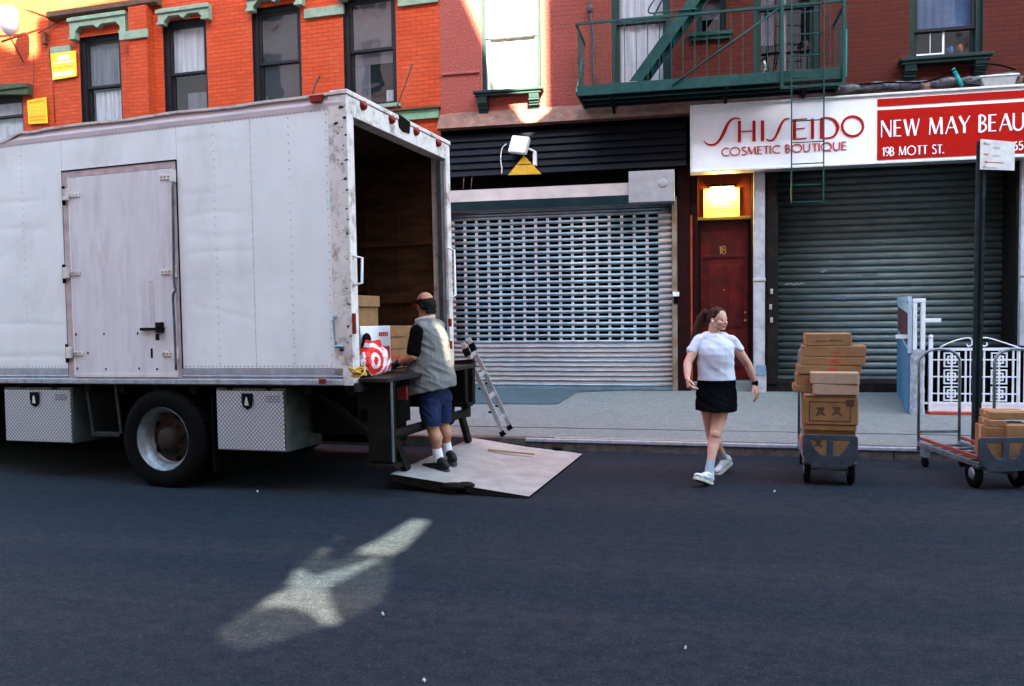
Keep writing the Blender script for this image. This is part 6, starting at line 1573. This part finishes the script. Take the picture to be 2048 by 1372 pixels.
# ================================================================ people
def mk_body(name, prims, voxel, mats, paint, parent=None, wr=0, wf=9, smooth=4, keep=None, cut=None):
    """one continuous surface grown from overlapping tapered limbs"""
    mb = MB()
    def addball(c, r, M=None, seg=16):
        n, h = seg, seg//2+2; vs = [V((0, 0, r[2]))]
        for i in range(1, h):
            t = pi*i/h
            vs += [V((r[0]*sin(t)*cos(2*pi*k/n), r[1]*sin(t)*sin(2*pi*k/n), r[2]*cos(t))) for k in range(n)]
        vs.append(V((0, 0, -r[2]))); e = len(vs)-1
        fs = [(0, 1+k, 1+(k+1) % n) for k in range(n)]+[(e, e-n+(k+1) % n, e-n+k) for k in range(n)]
        fs += [(1+i*n+k, 1+(i+1)*n+k, 1+(i+1)*n+(k+1) % n, 1+i*n+(k+1) % n) for i in range(h-2) for k in range(n)]
        mb.add([V(c)+(M@v if M else v) for v in vs], fs)
    for p in prims:
        if p[0] == 'c':                                # tapered limb
            _, a, b, ra, rb = p; a, b = V(a), V(b); d = b-a
            seg = 12 if max(ra, rb) < .02 else 18
            addball(a, (ra,)*3, None, seg); addball(b, (rb,)*3, None, seg)
            if d.length > 1e-5:
                q = d.to_track_quat('Z', 'Y').to_matrix()
                vs = [e+q@V((r*cos(2*pi*k/seg), r*sin(2*pi*k/seg), 0)) for e, r in ((a, ra), (b, rb)) for k in range(seg)]
                mb.add(vs, [(k, (k+1) % seg, (k+1) % seg+seg, k+seg) for k in range(seg)]+[tuple(range(seg))[::-1], tuple(range(seg, 2*seg))])
        elif p[0] == 'e': addball(p[1], p[2], p[3] if len(p) > 3 else None, 20)
        elif p[0] == 'l':                              # loft of elliptical rings (c, right, fwd, rx, ry)
            rings = p[1]; n = 32; vs = []
            for (c, rt, fw_, rx, ry) in rings:
                c, rt, fw_ = V(c), V(rt), V(fw_); vs += [c+rt*rx*cos(2*pi*k/n)+fw_*ry*sin(2*pi*k/n) for k in range(n)]
            N = len(rings)
            mb.add(vs, [(i*n+k, i*n+(k+1) % n, (i+1)*n+(k+1) % n, (i+1)*n+k) for i in range(N-1) for k in range(n)]+[tuple(range(n))[::-1], tuple(range((N-1)*n, N*n))])
    me = bpy.data.meshes.new(name+'_raw'); me.from_pydata(mb.v, [], mb.f)
    bm = bmesh.new(); bm.from_mesh(me); bmesh.ops.recalc_face_normals(bm, faces=bm.faces); bm.to_mesh(me); bm.free()
    tmp = bpy.data.objects.new('raw', me); COL.objects.link(tmp)
    md = tmp.modifiers.new('r', 'REMESH'); md.mode = 'VOXEL'; md.voxel_size = voxel; md.use_smooth_shade = True
    if smooth: sm = tmp.modifiers.new('s', 'SMOOTH'); sm.factor = .5; sm.iterations = smooth
    dg = bpy.context.evaluated_depsgraph_get(); dg.update()
    me2 = bpy.data.meshes.new_from_object(tmp.evaluated_get(dg)); bpy.data.objects.remove(tmp); bpy.data.meshes.remove(me)
    if wr:
        nrm = [v.normal.copy() for v in me2.vertices]; dims = [v.co.copy() for v in me2.vertices]
        for v, nv, p in zip(me2.vertices, nrm, dims):
            e = p.z+.55*p.x; g_ = noise.noise(V((p.x*wf*.5, p.y*wf*.5, e*wf*1.5))); f = .6*noise.noise(V((p.x*wf*.8, p.y*wf, p.z*wf*.55)))+.8*(1-abs(g_)*4)*.35+.3*noise.noise(V((p.x*wf*2.6, p.y*wf*2, p.z*wf*1.1)))
            v.co = p+nv*(f*wr)
    if keep or cut:
        b2 = bmesh.new(); b2.from_mesh(me2)
        for (pc, pn) in (cut or []):
            g = b2.verts[:]+b2.edges[:]+b2.faces[:]
            bmesh.ops.bisect_plane(b2, geom=g, plane_co=pc, plane_no=pn, clear_outer=True)
        b2.to_mesh(me2); b2.free()
    for m in mats: me2.materials.append(m)
    for f in me2.polygons:
        f.use_smooth = True
        if paint: f.material_index = paint(f.center)
    me2.name = name
    W = WM[parent.name] if parent else I4
    me2.transform(W.inverted())
    o = bpy.data.objects.new(name, me2); COL.objects.link(o)
    if parent: o.parent = parent
    WM[o.name] = W.copy()
    return o

def hand(pr, wrist, d, pn, th, curl=25, s=1.0, thumb_curl=20, spread=1.0):
    """palm, four unequal bent fingers and a thumb. d: along the hand, pn: palm side, th: thumb side"""
    d, pn = V(d).normalized(), V(pn); pn = (pn-d*pn.dot(d)).normalized(); th_ = d.cross(pn); th_ = th_ if th_.dot(V(th)) > 0 else -th_
    w = V(wrist); K = []
    for i, (off, ln) in enumerate(((.030, .088), (.010, .092), (-.010, .088), (-.028, .080))):
        k = w+d*ln*s+th_*off*s; K.append(k)
        pr.append(('c', w+d*.012*s+th_*off*.55*s, k, .0145*s, .0115*s))
    pr.append(('c', K[0], K[3], .0115*s, .010*s)); pr.append(('c', w+d*.045*s+th_*.016*s, w+d*.045*s-th_*.018*s, .015*s, .014*s))
    for i, (ls, r) in enumerate((((.040, .024, .018), .0088), ((.045, .028, .020), .0090), ((.041, .026, .019), .0086), ((.032, .020, .016), .0076))):
        p = K[i]; ang_ = R(curl*(.7+.12*i)); dr = (d+th_*(.10, .03, -.05, -.14)[i]*spread).normalized()
        for j, l in enumerate(ls):
            dr = (Matrix.Rotation(ang_, 3, dr.cross(pn).normalized())@dr).normalized()
            q = p+dr*l*s; pr.append(('c', p, q, r*s*(1-.08*j), r*s*(.93-.08*j))); p = q
    b = w+d*.022*s+th_*.022*s; dr = (d*.75+th_*.62+pn*.28).normalized()
    q = b+dr*.042*s; pr.append(('c', b, q, .0135*s, .0108*s))
    dr = (dr+pn*.15+d*.35).normalized(); q2 = q+dr*.030*s; pr.append(('c', q, q2, .0105*s, .0095*s))
    dr = (dr+pn*.12+d*.3).normalized(); pr.append(('c', q2, q2+dr*.024*s, .0095*s, .008*s))

def skinmat(name, a, b):
    m = pm(name, a, b, 14, .65, spec=.12, rvar=.06, dirt=(a[0]*.9, a[1]*.6, a[2]*.55), dscale=16, damt=.35)
    bs_ = m.node_tree.nodes['Principled BSDF']; bs_.inputs['Subsurface Weight'].default_value = .08; bs_.inputs['Subsurface Radius'].default_value = (.02, .008, .004)
    return m
M_skinw = skinmat('skin_fair', (.58, .33, .25), (.50, .27, .20))
M_skinm = skinmat('skin_tan', (.42, .21, .13), (.35, .165, .10))
M_lip = pm('lip', (.36, .11, .10), None, 20, .45)
M_brow = pm('brow', (.22, .11, .08), None, 20, .9, spec=.05)
M_eye = pm('eye_white', (.12, .06, .045), None, 20, .9, spec=.03)
M_iris = pm('eye_dark', (.02, .012, .01), None, 20, .9, spec=.03)
def hairmat(name, a, b):
    return pm(name, a, b, 60, .7, spec=.12, bump=.6, bscale=110, stretch=(1, 1, .12), lo=.3, hi=.7)
M_hairw = hairmat('hair_brown', (.055, .022, .012), (.014, .007, .005))
M_hairm = hairmat('hair_black', (.008, .006, .0055), (.004, .003, .003))

def head(pr, c, fwd, up, s=1.0, jaw=1.0, female=True):
    """head with brow, nose, lips, chin, ears; c = centre of the skull, returns frame"""
    f = V(fwd).normalized(); u = (V(up)-f*V(up).dot(f)).normalized(); r = f.cross(u)
    M3 = Matrix((r, f, u)).transposed(); P = lambda x, y, z: V(c)+M3@V((x*s, y*s, z*s))
    pr.append(('e', P(0, -.012, .022), (.074*s, .092*s, .086*s), M3))
    pr.append(('e', P(0, .030, -.035), (.056*s, .055*s, .070*s), M3))
    pr.append(('e', P(0, .052, -.088), (.026*s*jaw, .024*s, .020*s), M3))
    pr.append(('c', P(-.048, .0, -.062), P(-.014, .058, -.088), .018*s*jaw, .017*s)); pr.append(('c', P(.048, .0, -.062), P(.014, .058, -.088), .018*s*jaw, .017*s))
    pr.append(('c', P(-.034, .066, .008), P(.034, .066, .008), .013*s, .013*s))
    for q in (-1, 1):
        pr.append(('e', P(q*.036, .058, -.032), (.022*s, .018*s, .020*s), M3))
        pr.append(('e', P(q*.030, .066, -.010), (.0125*s, .009*s, .0075*s), M3))
        pr.append(('e', P(q*.077, -.008, -.018), (.009*s, .020*s, .032*s), M3))
    pr.append(('c', P(0, .080, -.004), P(0, .104, -.038), .0075*s, .0105*s)); pr.append(('c', P(-.013, .090, -.041), P(.013, .090, -.041), .0085*s, .0085*s))
    pr.append(('c', P(-.018, .080, -.063), P(.018, .080, -.063), .0075*s, .0075*s)); pr.append(('c', P(-.015, .079, -.071), P(.015, .079, -.071), .008*s, .008*s))
    return P, M3
def facepaint(P, M3, c, s=1.0):
    Mi = M3.transposed(); c = V(c)
    def fn(p):
        q = Mi@(p-c)/s
        if q.y > .045:
            for k in (-1, 1):
                if ((q.x-k*.030)/.0115)**2+((q.z+.010)/.0052)**2 < 1: return 3 if abs(q.x-k*.030) > .0055 else 4
                if ((q.x-k*.031)/.018)**2+((q.z-.012-.004*(1-abs(abs(q.x)-.03)/.02))/.0036)**2 < 1: return 2
            if (q.x/.022)**2+((q.z+.067)/.0085)**2 < 1 and q.y > .07: return 1
        return 0
    return fn

# ---------------------------------------------------------------- woman crossing the road
YB = 8.02
def w_(px, py, y): return wy(px, py, y)
WO = thing('person', 'woman in white T-shirt and black shorts with ponytail striding across the road', 'person', Matrix.Translation((w_(1428, 968, YB).x, YB, 0)))
hc = w_(1437, 638, YB+.01); hs = 1.0
hf = V((.70, -.71, -.02)); pr = []
hP, hM = head(pr, hc, hf, (.03, 0, 1), .98)
neck = w_(1427, 672, YB+.02)
pr.append(('c', hc+V((-.035, .0, -.06)), neck+V((0, .01, -.01)), .052, .058)); pr.append(('c', neck, neck+V((0, .01, -.08)), .06, .085))
shR, shL = w_(1396, 685, YB+.0), w_(1466, 687, YB+.02)
hpR, hpL = w_(1413, 778, YB+.03), w_(1451, 778, YB)
chest = w_(1431, 712, YB); belly = w_(1432, 755, YB); pelv = w_(1432, 790, YB+.01)
pr += [('e', chest, (.130, .080, .13)), ('e', belly, (.112, .078, .12)), ('e', pelv, (.135, .088, .10)), ('e', chest+V((-.055, -.045, -.0)), (.052, .045, .055)), ('e', chest+V((.06, -.045, -.0)), (.052, .045, .055)),
       ('c', shR+V((.04, 0, -.01)), shL-V((.04, 0, .01)), .046, .046)]
elR, wrR = w_(1375, 727, YB-.10), w_(1375, 757, YB-.22)
elL, wrL = w_(1496, 729, YB+.12), w_(1511, 768, YB+.16)
for s_, e_, h_ in ((shR, elR, wrR), (shL, elL, wrL)):
    pr += [('c', s_+V((0, 0, -.02)), s_.lerp(e_, .5), .038, .043), ('c', s_.lerp(e_, .5), e_, .045, .038), ('c', e_, e_.lerp(h_, .35), .038, .037), ('c', e_.lerp(h_, .35), h_, .037, .024)]
hand(pr, wrR, w_(1378, 775, YB-.26)-wrR, V((.9, .35, .1)), V((.3, -1, .3)), curl=72, s=.98)
hand(pr, wrL, w_(1518, 800, YB+.13)-wrL, V((-.75, .5, .1)), V((-.2, -1, .1)), curl=24, s=.98)
knL, anL = w_(1431, 868, 7.90), w_(1419, 937, 7.80)
knR, anR = w_(1424, 872, 8.14), w_(1446, 913, 8.36)
for h_, k_, a_ in ((hpL, knL, anL), (hpR, knR, anR)):
    mid = h_.lerp(k_, .5)
    pr += [('c', h_+V((0, .01, 0)), mid, .078, .076), ('c', mid, k_, .076, .054), ('e', k_+V((0, -.012, 0)), (.052, .052, .056))]
    c1 = k_.lerp(a_, .30)+V((.0, .022, 0)); pr += [('c', k_, c1, .050, .056), ('c', c1, k_.lerp(a_, .65), .056, .040), ('c', k_.lerp(a_, .65), a_, .040, .032)]
fR = V((-.72, -.62, -.15)).normalized()
def foot(pr_, an, heel, toe, r0=.026, r1=.02):
    toe = heel.lerp(toe, .82)
    pr_ += [('c', an, heel, .034, .028), ('c', heel, toe, r0, r1), ('c', an.lerp(heel, .4), heel.lerp(toe, .6), .030, .024)]
heelL, toeL = w_(1419, 962, 7.79), w_(1396, 950, 7.60)
heelL.z = max(heelL.z, .045)
heelR, toeR = w_(1455, 923, 8.42), w_(1433, 941, 8.25)
toeR.z = max(.035, toeR.z)
foot(pr, anL, heelL, toeL); foot(pr, anR, heelR, toeR)
fp_ = facepaint(hP, hM, hc, .98)
body = mk_body('body', pr, .0042, [M_skinw, M_lip, M_brow, M_eye, M_iris], fp_, WO, smooth=2)
# hair: cap over the skull, hair line, ponytail
hr_ = []
hr_.append(('e', hP(0, -.024, .032), (.079, .092, .086), hM)); hr_.append(('e', hP(0, -.055, -.005), (.070, .060, .075), hM))
hr_.append(('c', hP(-.05, .02, .075), hP(.05, .02, .075), .022, .022)); hr_.append(('c', hP(-.062, .0, .03), hP(-.062, -.04, .0), .022, .024)); hr_.append(('c', hP(.062, .0, .03), hP(.062, -.04, .0), .022, .024))
tail = [w_(1417, 627, YB+.06), w_(1409, 624, YB+.09), w_(1402, 637, YB+.10), w_(1394, 656, YB+.09), w_(1387, 673, YB+.07), w_(1379, 690, YB+.04)]
rr = [.028, .030, .045, .040, .025, .006]
for i in range(5): hr_.append(('c', tail[i], tail[i+1], rr[i], rr[i+1]))
hr_.append(('c', tail[2]+V((.03, 0, .0)), tail[4]+V((.05, 0, .02)), .028, .008)); hr_.append(('c', tail[1], tail[3]+V((-.02, .02, 0)), .024, .012))
mk_body('hair', hr_, .005, [M_hairw], None, WO, wr=.0035, wf=34, smooth=3)
m = MB(); m.tube([tail[0]+V((.0, .0, .034)), tail[0]+V((0, -.03, .0)), tail[0]+V((0, 0, -.034)), tail[0]+V((0, .03, 0))], .008, 6, closed=True); m.build('hair_tie', M_chas, WO)
m = MB(); p = hP(-.082, .004, -.02) if (hP(-.082, 0, 0)-CAM).length < (hP(.082, 0, 0)-CAM).length else hP(.082, .004, -.02)
m.ell(p, (.009, .009, .011), 10); m.tube([p, p+V((.006, -.006, -.02))], .004, 6); m.build('earbud', M_white, WO)
# T-shirt
M_tee = pm('tee_white', (.56, .57, .64), (.47, .48, .56), 5, .95)
X_, Yv = V((1, 0, 0)), V((0, 1, 0))
def ring(px0, px1, py, y, ry, dz=0): a_, b_ = w_(px0, py, y), w_(px1, py, y); c = (a_+b_)/2; c.z += dz; return (c, (b_-a_).normalized(), Yv, (b_-a_).length/2*.96, ry)
ts = [('l', [ring(1393, 1473, 760, YB, .128), ring(1394, 1471, 752, YB, .125), ring(1394, 1470, 738, YB, .122), ring(1393, 1471, 722, YB-.005, .126), ring(1391, 1471, 708, YB-.005, .132), ring(1391, 1471, 695, YB, .124), ring(1394, 1469, 683, YB+.01, .100), ring(1402, 1458, 675, YB+.02, .082), ring(1410, 1447, 670, YB+.02, .070)]),
      ('c', w_(1399, 681, YB), w_(1384, 701, YB-.04), .056, .054), ('c', w_(1463, 681, YB+.02), w_(1477, 698, YB+.055), .055, .053),
      ('c', w_(1401, 681, YB+.01), w_(1461, 682, YB+.02), .060, .060), ('c', w_(1413, 676, YB+.01), w_(1446, 676, YB+.02), .062, .062)]
dR = (elR-shR).normalized(); dL = (elL-shL).normalized()
tee = mk_body('t_shirt', ts, .006, [M_tee], None, WO, wr=.013, wf=8, smooth=3, cut=[(w_(1432, 759.5, YB), V((0, 0, -1)))])
# hem and collar
m = MB(); r = .0; c = neck+V((0, .005, -.004)); m.tube([c+V((.070*cos(2*pi*k/20), .062*sin(2*pi*k/20), .004-.018*(sin(2*pi*k/20) < 0)*abs(sin(2*pi*k/20)))) for k in range(20)], .008, 6, closed=True); m.build('collar', M_tee, WO)
# shorts
def ring(px0, px1, py, y, ry, dz=0): a_, b_ = w_(px0, py, y), w_(px1, py, y); c = (a_+b_)/2; return (c, (b_-a_).normalized(), Yv, (b_-a_).length/2, ry)
M_sho = pm('shorts_black', (.002, .002, .003), (.0035, .0035, .005), 9, .95, spec=.02)
thL, thR = w_(1449, 818, 7.94), w_(1411, 819, 8.08)
sh_ = [('l', [ring(1391, 1474, 821, YB-.03, .185), ring(1391, 1474, 800, YB-.01, .160), ring(1393, 1473, 775, YB+.01, .130), ring(1396, 1470, 756, YB, .112)])]
mk_body('shorts', sh_, .006, [M_sho], None, WO, wr=.010, wf=11, smooth=2, cut=[(w_(1432, 820.5, YB), V((-.06, 0, -1)))])
# socks, shoes, watch
M_sock = pm('sock_grey', (.34, .38, .44), (.26, .3, .36), 40, .9)
M_shoe = pm('shoe_grey', (.52, .56, .56), (.28, .34, .36), 22, .6, lo=.45, hi=.55)
M_sole = pm('shoe_sole', (.55, .53, .46), (.4, .4, .36), 20, .7)
M_solek = pm('sole_dark', (.05, .05, .05), None, 20, .8)
def shoe(parent, an, heel, toe, mats, sole, upm, sck=None):
    d = (toe-heel).normalized(); sd = d.cross(V((0, 0, 1))).normalized(); up = sd.cross(d).normalized()
    M3 = Matrix((sd, d, up)).transposed(); L = (toe-heel).length; c = lambda y, z, x=0: heel+M3@V((x, y, z))
    P = [('e', c(-.012, .012), (.038, .042, .040), M3), ('c', c(0, .03), an.lerp(heel, .35), .040, .042), ('e', c(.06, .012), (.040, .075, .036), M3), ('c', c(.02, .035), c(.11, .018), .036, .032), ('e', c(L*.62, .0), (.045, .075, .030), M3), ('e', c(L-.01, -.004), (.040, .045, .024), M3)]
    o = mk_body('shoe', P, .005, [upm], None, parent, smooth=2, cut=[(c(0, -.020), -up)])
    m = MB(Matrix.Translation(heel)@M3.to_4x4())
    pts = [(0, -.058), (.026, -.048), (.037, -.015), (.034, .04), (.042, L*.55), (.046, L*.75), (.034, L+.02), (.012, L+.038), (-.014, L+.036), (-.036, L+.015), (-.045, L*.72), (-.038, L*.45), (-.034, .04), (-.036, -.015), (-.024, -.048)]
    m.prism([(x, y) for x, y in pts], 2, -.046, -.018, 0); m.prism([(x*.97, y*.985) for x, y in pts], 2, -.052, -.0465, 1)
    m.build('sole', [sole, M_solek], o, bevel=.004)
    m = MB(); 
    for k in range(4): y = .045+.022*k; m.tube([c(y, .046-.10*(y-.045), -.018), c(y+.006, .054-.12*(y-.045)), c(y, .046-.10*(y-.045), .018)], .004, 5)
    m.build('laces', M_white, o)
    return o
shoe(WO, anL, heelL, toeL, None, M_sole, M_shoe); shoe(WO, anR, heelR, toeR, None, M_sole, M_shoe)
for a_, k_ in ((anL, knL), (anR, knR)):
    d = (k_-a_).normalized(); mk_body('sock', [('c', a_-d*.03, a_+d*.075, .040, .039)], .005, [M_sock], None, WO, wr=.002, wf=60, smooth=1)
d = (wrL-elL).normalized(); mk_body('watch', [('c', wrL-d*.022, wrL-d*.006, .030, .030)], .004, [M_chas], None, WO, smooth=1)
m = MB(Matrix.Translation(wrL-d*.014+V((.012, -.022, .0)))); m.box(-.018, .018, -.012, .006, -.02, .02); m.build('watch_face', [M_chas], WO, bevel=.005)

# ---------------------------------------------------------------- man at the tail of the truck
YM = 7.62
MO = thing('person', 'balding man in grey vest and blue shorts standing on the tail lift platform', 'person', Matrix.Translation((w_(880, 935, YM).x, YM, .12)))
hc = w_(850, 608, YM); hf = V((-.80, .58, -.18)); pr = []
hP, hM = head(pr, hc, hf, (-.10, 0, 1), 1.05, 1.15)
neck = w_(851, 636, YM+.01)
pr.append(('c', hc+V((.012, -.01, -.04)), neck, .064, .068)); pr.append(('c', neck, neck+V((.02, 0, -.07)), .068, .10))
shF, shN = w_(836, 664, YM-.16), w_(876, 655, YM+.14)       # his left arm is the one nearer us
chest = w_(862, 700, YM); belly = w_(858, 745, YM); pelv = w_(862, 790, YM)
pr += [('e', chest, (.15, .20, .19)), ('e', belly, (.13, .15, .15)), ('e', pelv, (.125, .15, .12)), ('c', shF+V((.02, .03, 0)), shN-V((.02, .03, 0)), .075, .075)]
el, wr_ = w_(826, 712, YM-.22), w_(795, 727, YM-.16)
pr += [('c', shF, shF.lerp(el, .5), .062, .056), ('c', shF.lerp(el, .5), el, .056, .047), ('c', el, el.lerp(wr_, .4), .047, .045), ('c', el.lerp(wr_, .4), wr_, .045, .031)]
el2, wr2 = w_(838, 706, YM+.24), w_(808, 726, YM+.18)
pr += [('c', shN, el2, .060, .047), ('c', el2, wr2, .046, .030)]
hpN, hpF = w_(858, 800, YM-.08), w_(882, 796, YM+.10)
kN, aN = w_(866, 858, YM-.10), w_(877, 914, YM-.07)
kF, aF = w_(886, 850, YM+.12), w_(895, 900, YM+.17)
for h_, k_, a_ in ((hpN, kN, aN), (hpF, kF, aF)):
    pr += [('c', h_, h_.lerp(k_, .5), .095, .082), ('c', h_.lerp(k_, .5), k_, .080, .062)]
    c1 = k_.lerp(a_, .32)+V((.018, -.01, 0)); pr += [('c', k_, c1, .060, .064), ('c', c1, k_.lerp(a_, .7), .064, .042), ('c', k_.lerp(a_, .7), a_, .042, .037)]
hlN, toN = w_(889, 935, YM-.12), w_(850, 930, YM-.02); hlF, toF = w_(906, 920, YM+.12), w_(888, 915, YM+.30)
foot(pr, aN, hlN, toN); foot(pr, aF, hlF, toF)
mk_body('body', pr, .0055, [M_skinm, M_lip, M_brow, M_eye, M_iris], facepaint(hP, hM, hc, 1.05), MO, smooth=2)
hr_ = [('e', hP(0, -.033, -.006), (.0845, .087, .084), hM), ('c', hP(-.035, -.072, -.082), hP(.035, -.072, -.082), .024, .024), ('c', hP(-.074, .02, .028), hP(-.070, -.03, .03), .018, .022), ('c', hP(.074, .02, .028), hP(.070, -.03, .03), .018, .022), ('c', hP(-.070, -.01, .012), hP(-.066, -.05, -.03), .022, .024), ('c', hP(.070, -.01, .012), hP(.066, -.05, -.03), .022, .024), ('c', hP(-.035, -.075, -.045), hP(.035, -.075, -.045), .026, .026)]
mk_body('hair', hr_, .005, [M_hairm], None, MO, wr=.003, wf=50, smooth=2)
# sun visor: band and red peak
m = MB(Matrix.Translation(hP(0, 0, .03))@hM.to_4x4())
n = 24; R1 = [( .082*sin(2*pi*k/n)*1.03, .010+.098*cos(2*pi*k/n)*1.02) for k in range(n)]
for z0, z1 in ((-.008, .02),):
    m.add([(x, y, z0) for x, y in R1]+[(x*.99, y*.99, z1) for x, y in R1], [(k, (k+1) % n, (k+1) % n+n, k+n) for k in range(n) if R1[k][1] > .075 and R1[(k+1) % n][1] > .075], 0, True)
bb = [(.078*sin(R(a)), .02+.088*cos(R(a))) for a in range(-75, 76, 10)]; bo_ = [(.092*sin(R(a)), .045+.145*cos(R(a))) for a in range(-75, 76, 10)]
q = len(bb); m.add([(x, y, .0) for x, y in bb]+[(x, y, -.022) for x, y in bo_]+[(x, y, -.006) for x, y in bb]+[(x, y, -.028) for x, y in bo_], [(k, k+1, k+1+q, k+q) for k in range(q-1)]+[(k+2*q, k+1+2*q, k+1+3*q, k+3*q) for k in range(q-1)]+[(k+q, k+1+q, k+1+3*q, k+3*q) for k in range(q-1)], 1, True)
m.build('sun_visor', [M_chas, pm('visor_red', (.28, .015, .02), (.1, .01, .012), 30, .5)], MO)
# dark shirt sleeve, collar, vest
M_dsh = pm('dark_shirt', (.003, .0027, .0027), (.002, .0018, .0018), 9, .95, spec=.04)
sl_ = [('c', shF, shF.lerp(el, .78), .078, .072), ('c', shN, shN.lerp(el2, .7), .076, .068)]
mk_body('shirt', sl_, .006, [M_dsh], None, MO, wr=.006, wf=16, smooth=2, cut=None)
M_vest = pm('vest_grey', (.165, .165, .155), (.11, .11, .104), 70, .95, bump=.2, bscale=120, dirt=(.12, .12, .11), dscale=3, damt=.4)
def ringm(px0, px1, py, ry, y=YM, tilt=0): a_, b_ = w_(px0, py, y), w_(px1, py-tilt, y); c = (a_+b_)/2; return (c, (b_-a_).normalized(), Yv, (b_-a_).length/2, ry)
vs_ = [('l', [ringm(797, 912, 793, .25, tilt=22), ringm(799, 911, 775, .25, tilt=18), ringm(808, 908, 755, .24, tilt=10), ringm(818, 903, 730, .235, tilt=4), ringm(827, 899, 705, .225), ringm(831, 896, 685, .22), ringm(832, 893, 668, .21), ringm(836, 886, 655, .19), ringm(838, 876, 645, .12), ringm(840, 866, 639, .085)]), ('c', w_(842, 660, YM-.13), w_(874, 655, YM+.12), .088, .085)]
mk_body('vest', vs_, .0065, [M_vest], None, MO, wr=.016, wf=9, smooth=2, cut=[(w_(797, 790, YM), V((-.20, 0, -1)))])
m = MB(); c = neck+V((-.005, 0, .0)); m.tube([c+V((.082*cos(2*pi*k/18), .080*sin(2*pi*k/18), .020*cos(2*pi*k/18)-.004)) for k in range(18)], .020, 8, closed=True); m.build('collar', pm('collar_pale', (.58, .56, .56), (.5, .48, .48), 12, .9), MO)
# vest seams and pocket
# shorts
M_blue = pm('shorts_blue', (.006, .013, .055), (.003, .007, .03), 14, .85, dirt=(.03, .05, .16), dscale=6, damt=.5)
ss_ = [('c', pelv+V((0, 0, .0)), hpN, .155, .115), ('c', pelv, hpF, .15, .115), ('c', hpN, w_(863, 842, YM-.10), .112, .100), ('c', hpF, w_(884, 834, YM+.11), .108, .095), ('c', w_(863, 842, YM-.10), w_(863.5, 852, YM-.10), .100, .098), ('c', w_(884, 834, YM+.11), w_(884.5, 843, YM+.11), .095, .094)]
mk_body('shorts', ss_, .006, [M_blue], None, MO, wr=.010, wf=12, smooth=2, cut=[(w_(866, 849, YM-.1), V((-.10, 0, -1)))])
# glove with fingers
M_glove = pm('glove_blue', (.020, .032, .065), (.014, .022, .045), 30, .8)
gp_ = []; hand(gp_, wr_, w_(770, 732, YM-.12)-wr_, V((.1, .0, -1)), V((.2, .9, .1)), curl=22, s=1.12)
gp_.append(('c', wr_, wr_+(el-wr_).normalized()*.03, .034, .038)); mk_body('glove', gp_, .005, [M_glove], None, MO, smooth=1)
gp_ = []; hand(gp_, wr2, w_(785, 733, YM+.2)-wr2, V((.1, .0, -1)), V((.2, -.9, .1)), curl=22, s=1.12)
gp_.append(('c', wr2, wr2+(el2-wr2).normalized()*.03, .034, .038)); mk_body('glove', gp_, .005, [M_glove], None, MO, smooth=1)
M_bshoe = pm('black_shoe', (.005, .0055, .006), (.003, .0035, .004), 20, .5)
shoe(MO, aN, hlN, toN, None, M_solek, M_bshoe); shoe(MO, aF, hlF, toF, None, M_solek, M_bshoe)
M_wsock = pm('white_sock', (.66, .62, .66), (.56, .52, .56), 50, .9)
for a_, k_ in ((aN, kN), (aF, kF)):
    d = (k_-a_).normalized(); mk_body('sock', [('c', a_-d*.06, a_+d*.075, .050, .048)], .005, [M_wsock], None, MO, wr=.003, wf=60, smooth=1)

# ================================================================ edges are softened last
for o, w in BEVELS:
    b = o.modifiers.new('bevel', 'BEVEL'); b.width = w; b.segments = 2; b.limit_method = 'ANGLE'; b.angle_limit = R(40)
